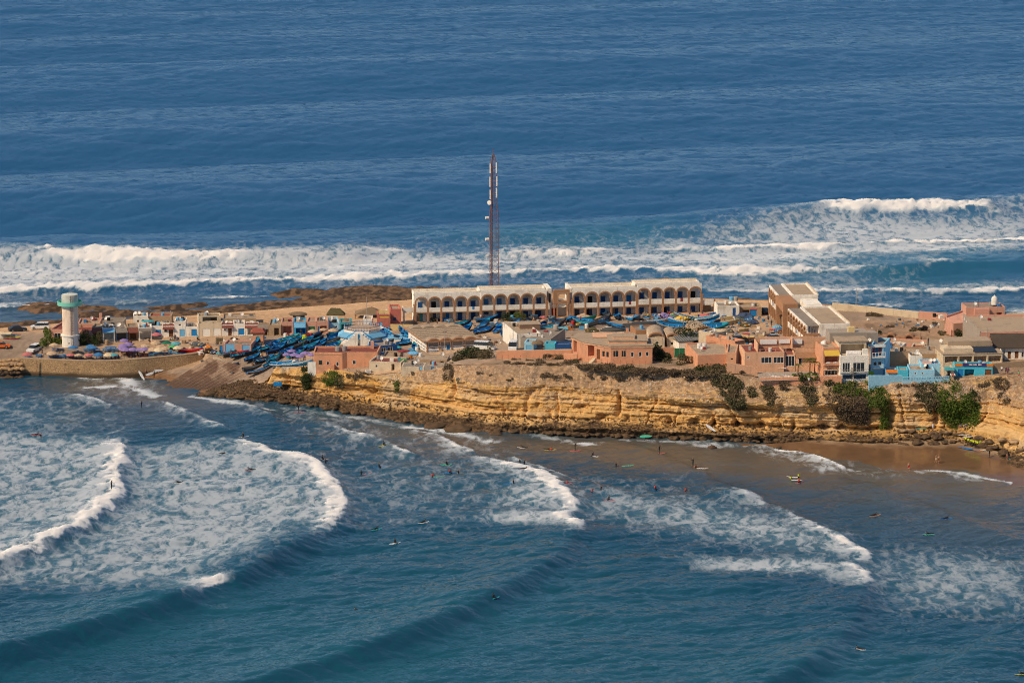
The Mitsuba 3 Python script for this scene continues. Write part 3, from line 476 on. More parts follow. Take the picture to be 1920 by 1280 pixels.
def sea_state(X, Y):
    back = np.clip((Y - 850) / 120, 0, 1)
    lee = 0.30 + 0.70 * back
    h = np.zeros(X.shape); foam = spread(FOAM, X, Y)
    calm = np.clip((Y - 870) / 160, 0.0, 1)
    sw = sample(SWELL[0], 1400, X, Y) * calm
    ch = sample(CHOP[0], 230, X, Y) * (0.65 + 0.2 * back); rp = sample(RIPPLE[0], 90, X, Y)
    quiet = 1 - 0.7 * spread(TINT, X, Y, True).clip(0, 1)
    h = sw + (ch + rp) * quiet
    ox = (sample(CHOP[1], 230, X, Y) * 1.0 + sample(RIPPLE[1], 90, X, Y)) * quiet + sample(SWELL[1], 1400, X, Y) * calm
    oy = (sample(CHOP[2], 230, X, Y) * 1.0 + sample(RIPPLE[2], 90, X, Y)) * quiet + sample(SWELL[2], 1400, X, Y) * calm
    roller = np.zeros(X.shape)
    lump = meshkit.fbm(np.stack([X * 0.6, Y * 0.45, X * 0], -1), 2, 81) * 0.6 + meshkit.fbm(np.stack([X * 1.3, Y * 1.1, X * 0], -1), 2, 83) * 0.5
    edge = meshkit.fbm(np.stack([X * 0.22, Y * 0.22, X * 0 + 5], -1), 3, 82) - 0.5
    for pts, front, behind, roll in WAVES:
        p = chaikin(np.array(pts))
        D, S, W, E = along(p, X, Y, behind * 2.4)
        near = np.nonzero(D < behind * 2.4)
        d = D[near] * S[near]; H, br = W[near][:, 0], W[near][:, 1]
        fade = np.exp(-(E[near] / 4.0) ** 2)
        bump = np.where(d > 0, np.exp(-(d / front) ** 2), np.exp(-(d / behind) ** 2)) * H * fade
        trough = -0.16 * H * fade * np.exp(-((d - 2.6 * front) / (1.6 * front)) ** 2)
        h[near] += bump + trough
        e = d + edge[near] * roll * 0.7 + (lump[near] - 0.5) * 2.2
        wide = roll * (0.35 + 0.65 * br)
        face = 1.35 if front >= 5 else 0.75
        body = br * (smooth01(-wide * 0.45, 0.0, e) if front >= 5 else 0.45 * smooth01(-wide * 2.6, -wide * 0.8, e) + 0.55 * smooth01(-wide * 0.9, 0.0, e)) * (1 - smooth01(0.5 * face * front, face * front, e)) * fade
        roller[near] = np.maximum(roller[near], body)
        lace = (0.7 if front < 5 else 0.0) * br * smooth01(-wide * 4.5, -wide * 0.5, e) * (1 - smooth01(0, 0.5 * front, e)) * fade
        foam[near] = np.maximum(foam[near], lace)
    for pts, w, f in SWASH:
        D, S, W, E = along(chaikin(np.array(pts)), X, Y, w * 3 + 3)
        dd = D + (edge * 2.0)
        foam = np.maximum(foam, f * np.exp(-(np.clip(dd, 0, None) / w) ** 2) * (D < w * 3 + 3) * np.exp(-(E / 3) ** 2))
    h += roller * (lump - 0.4) * (0.8 + 1.0 * back)
    foam = np.clip(np.maximum(foam, roller * (0.55 + 1.1 * lump)), 0, 1.25)
    tint = np.clip(0.42 + spread(TINT, X, Y, True), 0, 1)
    return h, ox * (1 - 0.5 * roller), oy * (1 - 0.5 * roller), foam, tint
def smooth01(a, b, x):
    t = np.clip((x - a) / (b - a), 0, 1)
    return t * t * (3 - 2 * t)
def shore_line(X):
    return np.where(X < BRINK[2, 0], np.interp(X, *np.array(QUAY).T), np.interp(X, BRINK[:, 0], BRINK[:, 1]))
def sea_patch(x0, x1, y0, y1, dx, dy):
    xs, ys = np.linspace(x0, x1, int(round((x1 - x0) / dx)) + 1), np.linspace(y0, y1, int(round((y1 - y0) / dy)) + 1)
    X, Y = np.meshgrid(xs, ys, indexing='ij')
    h, ox, oy, foam, tint = sea_state(X, Y)
    keep = (Y < shore_line(X) + 3) | ((ground(X, Y) < 2.2) & (Y > 836))
    n = len(ys)
    i, j = np.meshgrid(np.arange(len(xs) - 1), np.arange(n - 1), indexing='ij')
    ok = keep[:-1, :-1] | keep[1:, 1:]
    q = np.stack([i * n + j, (i + 1) * n + j, (i + 1) * n + j + 1, i * n + j + 1], -1)[ok]
    v = np.stack([X - ox, Y - oy, h], -1).reshape(-1, 3)
    return v, q, np.stack([foam.ravel(), tint.ravel()], 1)
def _foam_amount(p, uv):
    d = uv.x
    wx = p.x + 1.8 * (noise(p.x * 0.35, p.y * 0.3, 3) - 0.5); wy = p.y + 2.2 * (noise(p.x * 0.3, p.y * 0.3, 9) - 0.5)
    a = fbm(wx * 0.85, wy * 0.42, 1, 3)
    f1, f2, r = voronoi(wx * 1.1, wy * 0.6)
    n = 0.88 * a + 0.12 * (1 - smoothstep(0.0, 0.45, f2 - f1))
    d = d * (0.66 + 0.68 * fbm(p.x * 0.06, p.y * 0.04, 4, 4))
    t = 0.84 - 0.66 * d
    return smoothstep(t - 0.27, t + 0.25, n) * smoothstep(0.02, 0.2, uv.x) * (0.4 + 0.6 * smoothstep(0.2, 0.9, uv.x))
def _water_color(p, n, uv):
    f = _foam_amount(p, uv)
    t = uv.y + 0.10 * (fbm(p.x * 0.03, p.y * 0.03, 6, 3) - 0.5)
    c = mix(mix((0.020, 0.17, 0.21), mix((0.0045, 0.056, 0.104), (0.023, 0.110, 0.255), smoothstep(840, 1000, p.y)), smoothstep(0.05, 0.42, t)), (0.115, 0.105, 0.088), smoothstep(0.48, 1.0, t))
    c = mix(c, (0.10, 0.23, 0.29), 0.5 * smoothstep(0.1, 0.7, uv.x) * (1 - smoothstep(0.5, 0.9, t)))
    white = mix((0.50, 0.56, 0.62), (0.80, 0.80, 0.79), smoothstep(0.75, 1.15, uv.x + 0.25 * (noise(p.x * 0.9, p.y * 0.6, 2) - 0.5)))
    return mix(c, white, f)
def _water_rough(p, n, uv): return 0.13 + 0.7 * _foam_amount(p, uv)
def _water_bump(p, n, uv):
    return 0.10 * fbm(p.x * 0.9, p.y * 1.3, 1, 3) + 0.05 * noise(p.x * 3.3, p.y * 4.1, 7) + 0.12 * _foam_amount(p, uv)
scene['water'] = {'type': 'bumpmap', 'arbitrary': proc(_water_bump, eps=0.05), 'scale': 1.0,
    'bsdf': {'type': 'principled', 'base_color': proc(_water_color), 'roughness': proc(_water_rough), 'specular': 0.8}}
_a = sea_patch(-136, 136, 532, 860, 0.5, 0.5)
_b = sea_patch(-300, 300, 860, 1780, 1.0, 1.25)
_v = np.concatenate([_a[0], _b[0]]); _q = np.concatenate([_a[1], _b[1] + len(_a[0])]); _uv = np.concatenate([_a[2], _b[2]])
# the rest of the sea, out to the horizon and round the point, in a coarse sheet a little lower
def _far_sea():
    r = np.concatenate([np.linspace(-9000, -330, 30), np.linspace(-296, 296, 15), np.linspace(330, 9000, 30)])
    s = np.concatenate([np.linspace(-200, 520, 15), np.linspace(540, 1770, 24), np.linspace(1800, 18000, 50)])
    X, Y = np.meshgrid(r, s, indexing='ij')
    i, j = np.meshgrid(np.arange(len(r) - 1), np.arange(len(s) - 1), indexing='ij')
    cx, cy = (X[:-1, :-1] + X[1:, 1:]) / 2, (Y[:-1, :-1] + Y[1:, 1:]) / 2
    inside = ((abs(cx) < 290) & (cy > 870) & (cy < 1760)) | ((abs(cx) < 128) & (cy > 545) & (cy < 880))
    n = len(s)
    q = np.stack([i * n + j, (i + 1) * n + j, (i + 1) * n + j + 1, i * n + j + 1], -1)[~inside]
    return np.stack([X, Y, X * 0 - 0.5], -1).reshape(-1, 3), q
fv, fq = _far_sea()
_q = np.concatenate([_q, fq + len(_v)]); _v = np.concatenate([_v, fv]); _uv = np.concatenate([_uv, np.tile([0.0, 0.42], (len(fv), 1))])
scene['sea'] = mikit.ply((_v, _q), 'water', smooth=True, uv=_uv)
tag('sea', 'blue sea with breaking surf on both sides of the point', kind='structure')
scene['seabed'] = mikit.ply((np.array([[-9000, -200, -14], [9000, -200, -14], [9000, 18000, -14], [-9000, 18000, -14.0]]), np.array([[0, 1, 2, 3]])), plain('seabed_sand', (0.02, 0.06, 0.09)))
tag('seabed', 'dark seabed', kind='structure')

# ---------------------------------------------------------------- paints and stuffs of the village
WALLS = dict(white_wall=(0.80, 0.77, 0.70), cream_wall=(0.62, 0.52, 0.38), orange_wall=(0.64, 0.315, 0.19), pale_orange_wall=(0.66, 0.39, 0.25), pink_wall=(0.60, 0.32, 0.24), red_wall=(0.50, 0.15, 0.12),
    tan_wall=(0.40, 0.285, 0.185), grey_wall=(0.33, 0.29, 0.25), brown_arch=(0.36, 0.19, 0.105), yellow_wall=(0.68, 0.51, 0.25), light_blue_wall=(0.30, 0.58, 0.76), blue_wall=(0.05, 0.34, 0.62), turquoise_wall=(0.07, 0.47, 0.64))
for k, c in WALLS.items(): wallmat(k, c, amount=0.6 if k not in ('light_blue_wall', 'blue_wall', 'turquoise_wall') else 0.25)
for k, c in dict(beige_roof=(0.37, 0.29, 0.21), grey_roof=(0.25, 0.22, 0.19), maroon_roof=(0.22, 0.07, 0.055), red_roof=(0.32, 0.095, 0.065), thatch=(0.23, 0.165, 0.105), dark_thatch=(0.085, 0.065, 0.05)).items():
    wallmat(k, c, dirt=(0.14, 0.11, 0.085), amount=0.5, scale=0.4)
PAINTS = dict(blue_door=(0.018, 0.085, 0.26), bright_blue=(0.015, 0.20, 0.52), sky_blue=(0.16, 0.42, 0.66), teal_paint=(0.07, 0.34, 0.38), mint_paint=(0.20, 0.58, 0.48), green_paint=(0.02, 0.16, 0.085), bright_green=(0.08, 0.45, 0.12), brown_wood=(0.16, 0.065, 0.03), pale_wood=(0.36, 0.25, 0.15), white_paint=(0.78, 0.76, 0.71),
    red_paint=(0.50, 0.03, 0.03), orange_paint=(0.62, 0.19, 0.03), yellow_paint=(0.72, 0.48, 0.08), purple_cloth=(0.27, 0.20, 0.45), maroon_cloth=(0.26, 0.05, 0.055), beige_cloth=(0.55, 0.40, 0.26), white_cloth=(0.78, 0.76, 0.74), cream_cloth=(0.68, 0.55, 0.36), pink_cloth=(0.55, 0.17, 0.17), blue_cloth=(0.05, 0.19, 0.42), teal_cloth=(0.11, 0.36, 0.42), green_cloth=(0.10, 0.42, 0.16),
    dark_inside=(0.012, 0.012, 0.014), navy_hull=(0.022, 0.035, 0.06), grey_hull=(0.07, 0.075, 0.08), slate_hull=(0.12, 0.13, 0.14), boat_blue=(0.012, 0.19, 0.46), boat_teal=(0.02, 0.30, 0.42), steel=(0.30, 0.29, 0.28), rust=(0.17, 0.085, 0.055), dark_metal=(0.045, 0.045, 0.05), concrete=(0.40, 0.36, 0.31), black_rubber=(0.02, 0.02, 0.02),
    wetsuit=(0.014, 0.015, 0.018), skin=(0.38, 0.21, 0.13), dark_hair=(0.02, 0.014, 0.01), lycra_red=(0.58, 0.06, 0.04), lycra_yellow=(0.62, 0.78, 0.02), board_white=(0.80, 0.79, 0.75), board_green=(0.10, 0.58, 0.38), board_blue=(0.02, 0.20, 0.56), board_pink=(0.62, 0.16, 0.17), board_orange=(0.65, 0.27, 0.10), board_yellow=(0.72, 0.55, 0.06), board_teal=(0.05, 0.50, 0.50), lime_wall=(0.30, 0.50, 0.06), denim=(0.05, 0.08, 0.16))
for k, c in PAINTS.items(): plain(k, c, rough=0.5 if 'board' in k or 'paint' in k else 0.8)
plain('glass_dark', (0.025, 0.032, 0.04), rough=0.12, spec=0.6)
plain('car_white', (0.75, 0.75, 0.74), rough=0.3, spec=0.5, clearcoat=0.6); plain('car_dark', (0.02, 0.025, 0.035), rough=0.3, spec=0.5, clearcoat=0.6); plain('car_orange', (0.68, 0.14, 0.02), rough=0.35, spec=0.5); plain('car_silver', (0.36, 0.40, 0.44), rough=0.3, spec=0.5)
def _leafy(key, a, b, dead=(0.16, 0.115, 0.07), dry=0.3):
    def fn(p, n, uv):
        g = noise(p.x * 3.1, p.y * 3.1, p.z * 3.1); w = fbm(p.x * 0.5, p.y * 0.5, p.z * 0.5, 3)
        return mix(mix(a, b, g), dead, dry * smoothstep(0.5, 0.65, w))
    bsdf(key, {'type': 'principled', 'base_color': proc(fn), 'roughness': 0.8, 'specular': 0.2})
_leafy('scrub_leaf', (0.065, 0.066, 0.03), (0.14, 0.122, 0.066), dry=0.7)
_leafy('dry_scrub', (0.10, 0.075, 0.045), (0.18, 0.135, 0.085), (0.10, 0.07, 0.05), 0.6)
_leafy('green_leaf', (0.045, 0.085, 0.012), (0.12, 0.175, 0.028), dry=0.15)
_leafy('dark_leaf', (0.016, 0.032, 0.010), (0.045, 0.068, 0.022), dry=0.15)

# ---------------------------------------------------------------- mesh helpers
def cat(*ms):
    ms = [m for m in ms if m is not None]
    vs, fs, k = [], [], 0
    for m in ms:
        v, f = (m.vertices, m.faces) if hasattr(m, 'vertices') else (m.to_mesh().vert_properties[:, :3], m.to_mesh().tri_verts) if hasattr(m, 'to_mesh') else m
        f = np.asarray(f)
        if f.shape[1] == 4: f = np.vstack([f[:, [0, 1, 2]], f[:, [0, 2, 3]]])
        vs.append(np.asarray(v, float)); fs.append(f + k); k += len(v)
    return np.concatenate(vs), np.concatenate(fs)
_BV = np.array([[x, y, z] for x in (0, 1) for y in (0, 1) for z in (0, 1)], float)
_BF = np.array([[0, 1, 3], [0, 3, 2], [4, 6, 7], [4, 7, 5], [0, 4, 5], [0, 5, 1], [2, 3, 7], [2, 7, 6], [0, 2, 6], [0, 6, 4], [1, 5, 7], [1, 7, 3]])
def bx(x0, x1, y0, y1, z0, z1):
    return _BV * [x1 - x0, y1 - y0, z1 - z0] + [x0, y0, z0], _BF
def rod(p, q, r, n=6, r2=None):
    p, q = np.array(p, float), np.array(q, float); r2 = r if r2 is None else r2
    d = (q - p) / (np.linalg.norm(q - p) + 1e-9)
    a = np.cross(d, [0, 0, 1] if abs(d[2]) < 0.9 else [1, 0, 0]); a /= np.linalg.norm(a); b = np.cross(d, a)
    t = np.arange(n) * 2 * np.pi / n + np.pi / n
    ring = np.cos(t)[:, None] * a + np.sin(t)[:, None] * b
    v = np.vstack([p + ring * r, q + ring * r2, [p], [q]]); i = np.arange(n); j = (i + 1) % n
    f = np.vstack([np.stack([i, j, j + n], 1), np.stack([i, j + n, i + n], 1), np.stack([j, i, i * 0 + 2 * n], 1), np.stack([i + n, j + n, i * 0 + 2 * n + 1], 1)])
    return v, f
def lathe(prof, n=24, close=True):
    prof = np.array(prof, float); t = np.arange(n) * 2 * np.pi / n; m = len(prof)
    v = np.stack([np.outer(prof[:, 0], np.cos(t)), np.outer(prof[:, 0], np.sin(t)), np.repeat(prof[:, 1:2], n, 1)], -1).reshape(-1, 3)
    i, j = np.meshgrid(np.arange(m - 1), np.arange(n), indexing='ij'); k = (j + 1) % n
    return v, np.stack([i * n + j, i * n + k, (i + 1) * n + k, (i + 1) * n + j], -1).reshape(-1, 4)
def moved(m, x=0, y=0, z=0, rz=0, s=1.0, sx=1, sy=1, sz=1, rx=0, ry=0):
    v, f = cat(m); v = v * s * np.array([sx, sy, sz])
    if rx: c, q = math.cos(rx), math.sin(rx); v = v @ np.array([[1, 0, 0], [0, c, -q], [0, q, c]]).T
    if ry: c, q = math.cos(ry), math.sin(ry); v = v @ np.array([[c, 0, q], [0, 1, 0], [-q, 0, c]]).T
    if rz: c, q = math.cos(rz), math.sin(rz); v = v @ np.array([[c, -q, 0], [q, c, 0], [0, 0, 1]]).T
    return v + [x, y, z], f
def mm(m): # manifold -> arrays
    q = m.to_mesh(); return np.array(q.vert_properties[:, :3]), np.array(q.tri_verts)
def blob(seed, rx=1, ry=1, rz=1, sub=2, amp=0.3, freq=1.2, flat=None):
    s = trimesh.creation.icosphere(subdivisions=sub); v = np.array(s.vertices)
    v = v * (1 + amp * 2 * (meshkit.fbm(v * freq + seed * 7.3, 3, seed) - 0.5))[:, None] * [rx, ry, rz]
    if flat is not None: v[:, 2] = np.maximum(v[:, 2], -flat * rz)
    return v, np.array(s.faces)
def part(parent, name, mesh, mat, smooth=False, label=None, kind=None):
    n = 0; key = f'{parent}__{name}'
    while key in scene: n += 1; key = f'{parent}__{name}_{n:03d}'
    scene[key] = mikit.ply(mesh, mat, smooth=smooth)
    if label or kind: tag(key, label, kind=kind)
    return key
def thing(name, label, category, group=None):
    k = fresh(name); tag(k, label, category, group); return k
def solo(name, mesh, mat, label, category, group=None, smooth=False):
    k = fresh(name); scene[k] = mikit.ply(mesh, mat, smooth=smooth); tag(k, label, category, group); return k
ORD = 'first second third fourth fifth sixth seventh eighth ninth tenth eleventh twelfth thirteenth fourteenth fifteenth sixteenth seventeenth eighteenth nineteenth twentieth'.split()
ORD += [f'twenty-{w}' for w in ORD[:9]] + ['thirtieth'] + [f'thirty-{w}' for w in ORD[:9]] + ['fortieth'] + [f'forty-{w}' for w in ORD[:9]]
def ranked(items, fn, text):
    """calls fn(item, label) with labels that count the items from the left"""
    order = sorted(range(len(items)), key=lambda i: items[i][0][0] / items[i][0][1])
    for r, i in enumerate(order): fn(items[i], text(items[i]) + (f', {ORD[r]} from the left' if len(items) > 1 else ''))

# ---------------------------------------------------------------- a building from its plan
def oblong(fl, fr, depth):
    a, b = np.array(fl[:2], float), np.array(fr[:2], float); u = (b - a) / np.linalg.norm(b - a); n = np.array([-u[1], u[0]])
    z = min(fl[2], fr[2])
    return [(*a, z), (*b, z), (*(b + n * depth), z), (*(a + n * depth), z)]
def edge_frame(pts, e):
    a, b = np.array(pts[e][:2]), np.array(pts[(e + 1) % len(pts)][:2]); L = np.linalg.norm(b - a); u = (b - a) / L
    return a, u, np.array([-u[1], u[0]]), L
def at_edge(fr, z0, mesh):
    """mesh in (along, inward, up) to the world"""
    a, u, n, L = fr; v, f = cat(mesh)
    return np.stack([a[0] + v[:, 0] * u[0] + v[:, 1] * n[0], a[1] + v[:, 0] * u[1] + v[:, 1] * n[1], z0 + v[:, 2]], 1), f
def building(name, label, pts, h, wall, roof='beige_roof', parapet=0.45, thick=0.25, ops=(), category='house', group=None, z=None, sunk=1.2, key=None, clutter=True):
    k = key or thing(name, label, category, group)
    pts = [tuple(map(float, p)) for p in pts]
    z0 = min(p[2] for p in pts) if z is None else z
    area = sum(pts[i][0] * pts[i - 1][1] - pts[i - 1][0] * pts[i][1] for i in range(len(pts)))
    xy = np.array([p[:2] for p in pts]); c0 = xy.mean(0)
    cs = m3.CrossSection([xy - c0]); inner = cs.offset(-thick, m3.JoinType.Miter, 2.0)
    body = cs.extrude(h + sunk).translate((c0[0], c0[1], z0 - sunk))
    if parapet > 0: body -= inner.extrude(parapet + 1).translate((c0[0], c0[1], z0 + h - parapet))
    for (e, kind, u, zz, w, hh, *rest) in ops:
        fr = edge_frame(pts, e); deep = 2.2 if kind == 'gap' else 0.30
        cut = m3.Manifold.cube((w, deep + 0.3, hh)).translate((u, -0.3, zz))
        if kind == 'arch': cut += m3.Manifold.cylinder(deep + 0.3, w / 2, w / 2, 20).rotate((-90, 0, 0)).translate((u + w / 2, -0.3, zz + hh))
        a, uu, nn, L = fr
        body -= cut.transform(np.array([[uu[0], nn[0], 0, a[0]], [uu[1], nn[1], 0, a[1]], [0, 0, 1, z0]]))
        mat = rest[0] if rest else 'blue_door'
        if kind == 'door':
            part(k, 'door', at_edge(fr, z0, cat(bx(u + 0.02, u + w - 0.02, 0.17, 0.24, zz, zz + hh - 0.02), bx(u + w * 0.47, u + w * 0.53, 0.15, 0.17, zz, zz + hh - 0.03) if w > 1.4 else None, bx(u + 0.1, u + w - 0.1, 0.145, 0.168, zz + hh * 0.5, zz + hh * 0.56))), mat)
        elif kind == 'window':
            wk = part(k, 'window', at_edge(fr, z0, bx(u + 0.01, u + w - 0.01, 0.16, 0.2, zz + 0.01, zz + hh - 0.01)), 'glass_dark')
            t = 0.07; m = [bx(u, u + w, 0.08, 0.15, zz, zz + t), bx(u, u + w, 0.08, 0.15, zz + hh - t, zz + hh), bx(u, u + t, 0.082, 0.148, zz + t, zz + hh - t), bx(u + w - t, u + w, 0.082, 0.148, zz + t, zz + hh - t)]
            nm = max(1, int(round(w / 1.0))) if w > 0.9 else 0
            m += [bx(u + w * (i + 1) / (nm + 1) - t / 2, u + w * (i + 1) / (nm + 1) + t / 2, 0.085, 0.145, zz + t, zz + hh - t) for i in range(nm)]
            part(wk, 'frame', at_edge(fr, z0, cat(*m)), mat)
        elif kind == 'arch':
            part(k, 'door', at_edge(fr, z0, cat(bx(u, u + w, 0.2, 0.26, zz, zz + hh), moved(lathe([(0.01, 0), (w / 2, 0), (w / 2, 0.06), (0.01, 0.06)], 20), u + w / 2, 0.26, zz + hh, rx=math.pi / 2))), mat)
    part(k, 'wall', mm(body), wall)
    if parapet > 0:
        rf = cs.offset(-(thick + 0.004), m3.JoinType.Miter, 2.0).extrude(0.07).translate((c0[0], c0[1], z0 + h - parapet + 0.004))
        part(k, 'roof', mm(rf), roof)
        # what stands about on the flat roofs
        rr = random.Random(len(scene)); f0 = edge_frame(pts, 0); dp = math.dist(pts[1][:2], pts[2][:2]); zr = h - parapet + 0.08
        if f0[3] > 2.5 and dp > 3 and clutter:
            for _ in range(rr.randint(2, 4)):
                u, v_ = rr.uniform(0.6, f0[3] - 0.9), rr.uniform(1.0, dp - 1.1); c = rr.random()
                if c < 0.3: part(k, 'water_tank', at_edge(f0, z0, moved(lathe([(0.02, 0), (0.38, 0), (0.38, 0.8), (0.02, 0.85)], 10), u, v_, zr)), rr.choice(('steel', 'black_rubber', 'white_paint', 'sky_blue')), smooth=40)
                elif c < 0.55: part(k, 'satellite_dish', at_edge(f0, z0, cat(moved(lathe([(0.01, 0), (0.25, 0.05), (0.42, 0.16)], 10), u, v_, zr + 0.75, rx=1.0, rz=rr.uniform(-1, 1)), rod((u, v_, zr), (u, v_, zr + 0.75), 0.04, 4))), 'white_paint')
                else: part(k, 'roof_box', at_edge(f0, z0, bx(u, u + rr.uniform(0.4, 1.0), v_, v_ + rr.uniform(0.4, 0.9), zr, zr + rr.uniform(0.3, 0.8))), rr.choice(('concrete', 'tan_wall', 'pale_wood', 'slate_hull', 'blue_cloth', 'maroon_cloth', 'rust', 'white_wall')))
    else:
        rf = cs.offset(0.18, m3.JoinType.Miter, 2.0).extrude(0.14).translate((c0[0], c0[1], z0 + h + 0.003))
        part(k, 'roof', mm(rf), roof)
    return k
def box_house(name, label, fl, fr, depth, h, wall, roof='beige_roof', **kw):
    return building(name, label, oblong(fl, fr, depth), h, wall, roof, **kw)
def awning(k, fl, fr, z0, u0, u1, out, z_hi, z_lo, mat, inn=0.0, posts=None):
    fr_ = edge_frame([fl, fr, (0, 0)], 0)
    v = np.array([[u0, inn, z_hi], [u1, inn, z_hi], [u1, -out, z_lo], [u0, -out, z_lo], [u0, inn, z_hi - 0.1], [u1, inn, z_hi - 0.1], [u1, -out, z_lo - 0.1], [u0, -out, z_lo - 0.1]])
    f = np.array([[0, 3, 2, 1], [4, 5, 6, 7], [0, 1, 5, 4], [1, 2, 6, 5], [2, 3, 7, 6], [3, 0, 4, 7]])
    part(k, 'awning', at_edge(fr_, z0, (v, f)), mat)
    if posts:
        for u in (u0 + 0.1, u1 - 0.1): part(k, 'post', at_edge(fr_, z0, bx(u - 0.06, u + 0.06, -out + 0.05, -out + 0.17, -0.3, z_lo - 0.1)), posts)
def pole(x, y, z, h, label, r=0.09, mat='concrete', name='utility_pole', arm=True):
    k = thing(name, label, 'pole')
    part(k, 'shaft', rod((x, y, z - 0.3), (x, y, z + h), r, 8, r * 0.7), mat)
    if arm: part(k, 'crossarm', bx(x - 0.5, x + 0.5, y - 0.04, y + 0.04, z + h - 0.6, z + h - 0.5), 'rust')
    return k

# ---------------------------------------------------------------- arcaded harbour buildings
def arcade(name, label, fl, fr, z, bays, sections, h_off=(0, 0), deep=6.4, gallery=2.4, stub=None, brow=0.45, doors='blue_door'):
    """two storeys of arcaded gallery before a row of rooms; sections = [(from, to, raise)] in bays along the front"""
    k = thing(name, label, 'building')
    f = edge_frame([fl, fr, (0, 0)], 0); L = f[3]; w = L / bays
    E = lambda m: at_edge(f, z, m); ru = random.Random(int(L * 10))
    for (b0, b1, up) in sections:
        u0, u1 = b0 * w, b1 * w
        fwd = -0.25 if up else 0.0
        # rooms behind, their doors on both floors
        solid = m3.Manifold.cube((u1 - u0 - 0.02, deep - gallery, 6.95 + up + 1.0)).translate((u0 + 0.01, gallery, -1.0))
        solid -= m3.Manifold.cube((u1 - u0 - 0.5, deep - gallery - 0.8, 3)).translate((u0 + 0.25, gallery + 0.55, 6.3 + up))
        for i in range(b0, b1):
            um = (i + 0.5) * w
            for zz in (0.03, 2.78 + up):
                solid -= m3.Manifold.cube((1.15, 0.5, 1.95)).translate((um - 0.57, gallery - 0.25, zz))
                part(k, 'door', E(cat(bx(um - 0.56, um + 0.56, gallery + 0.1, gallery + 0.16, zz, zz + 1.94), bx(um - 0.03, um + 0.03, gallery + 0.08, gallery + 0.1, zz, zz + 1.92))), ru.choice((doors,) * 6 + ('dark_inside', 'bright_blue', 'blue_cloth', 'teal_paint', 'denim')))
        part(k, 'wall', E(solid), 'white_wall')
        part(k, 'roof', E(bx(u0 + 0.26, u1 - 0.24, gallery + 0.56, deep - 0.28, 6.3 + up, 6.62 + up)), 'cream_wall' if brow else 'beige_roof')
        part(k, 'gallery_floor', E(cat(bx(u0, u1, 0.02 + fwd, gallery - 0.003, 2.50 + up * 0.6, 2.68 + up * 0.6), bx(u0, u1, 0.0 + fwd, gallery, -0.9, 0.02))), 'tan_wall')
        part(k, 'gallery_roof', E(bx(u0 - 0.1, u1 + 0.1, 0.30 + fwd, gallery - 0.003, 6.5 + up, 6.62 + up)), 'grey_roof')
        part(k, 'back_parapet', E(bx(u0 - 0.1, u1 + 0.1, deep, deep + 0.3, 6.2 + up, 7.15 + up)), 'cream_wall')
        # the arcade: fascia with the arches cut out of it
        fas = m3.Manifold.cube((u1 - u0, 0.28, 1.75 + brow)).translate((u0, 0.03 + fwd, 4.86 + up))
        R = w * 0.5 - 0.36
        for i in range(b0, b1):
            um = (i + 0.5) * w
            hole = m3.Manifold.cylinder(1, R, R, 28).rotate((-90, 0, 0)).scale((1, 1, 0.82)).translate((um, -0.4, 5.05 + up)) + m3.Manifold.cube((2 * R, 1, 0.6)).translate((um - R, -0.4, 4.46 + up))
            fas -= hole
            t = np.linspace(0, math.pi, 15); a = np.stack([um + (R + 0.34) * np.cos(t), 5.05 + up + (0.82 * R + 0.34) * np.sin(t)], 1); b = np.stack([um + (R - 0.02) * np.cos(t), 5.05 + up + 0.81 * R * np.sin(t)], 1)
            ring = m3.CrossSection([np.concatenate([a, b[::-1]])]).extrude(0.36).rotate((90, 0, 0)).translate((0, 0.30 + fwd, 0))
            ring += m3.Manifold.cube((0.34, 0.36, 0.52)).translate((um - R - 0.34, -0.06 + fwd, 4.56 + up)) + m3.Manifold.cube((0.34, 0.36, 0.52)).translate((um + R, -0.06 + fwd, 4.56 + up))
            part(k, 'arch', E(ring), 'brown_arch')
            part(k, 'balustrade', E(bx(um - w / 2 + 0.24, um + w / 2 - 0.24, 0.05 + fwd, 0.17 + fwd, 2.62 + up * 0.6, 3.72 + up * 0.8)), 'white_wall')
            part(k, 'rail', E(bx(um - w / 2 + 0.24, um + w / 2 - 0.24, 0.06 + fwd, 0.16 + fwd, 2.44 + up * 0.6, 2.58 + up * 0.6)), 'brown_arch')
        for i in range(b0, b1):
            um = (i + 0.5) * w; c = ru.random()
            if c < 0.22: part(k, 'washing', E(bx(um - 0.5, um + ru.uniform(-0.1, 0.6), 0.0 + fwd, 0.045 + fwd, 3.0 + up * .7, 3.78 + up * .8)), ru.choice(('blue_cloth', 'maroon_cloth', 'cream_cloth', 'slate_hull')))
            elif c < 0.5: part(k, 'curtain', E(bx(um - 0.9, um - 0.2, gallery - 0.1, gallery - 0.02, 0.05, 1.9)), ru.choice(('grey_hull', 'pale_wood', 'dark_inside', 'beige_cloth')))
        part(k, 'fascia', E(fas), 'white_wall')
        for i in range(b0, b1 + 1):
            um = i * w; thick = 0.30 if (i in (b0, b1)) else 0.22
            part(k, 'pillar', E(cat(bx(um - thick, um + thick, -0.04 + fwd, 0.42 + fwd, -0.9, 4.5 + up), bx(um - thick - 0.07, um + thick + 0.07, -0.10 + fwd, 0.46 + fwd, 4.2 + up, 4.55 + up), bx(um - thick - 0.05, um + thick + 0.05, -0.08 + fwd, 0.45 + fwd, 2.3 + up * .6, 2.5 + up * .6))), 'brown_arch')
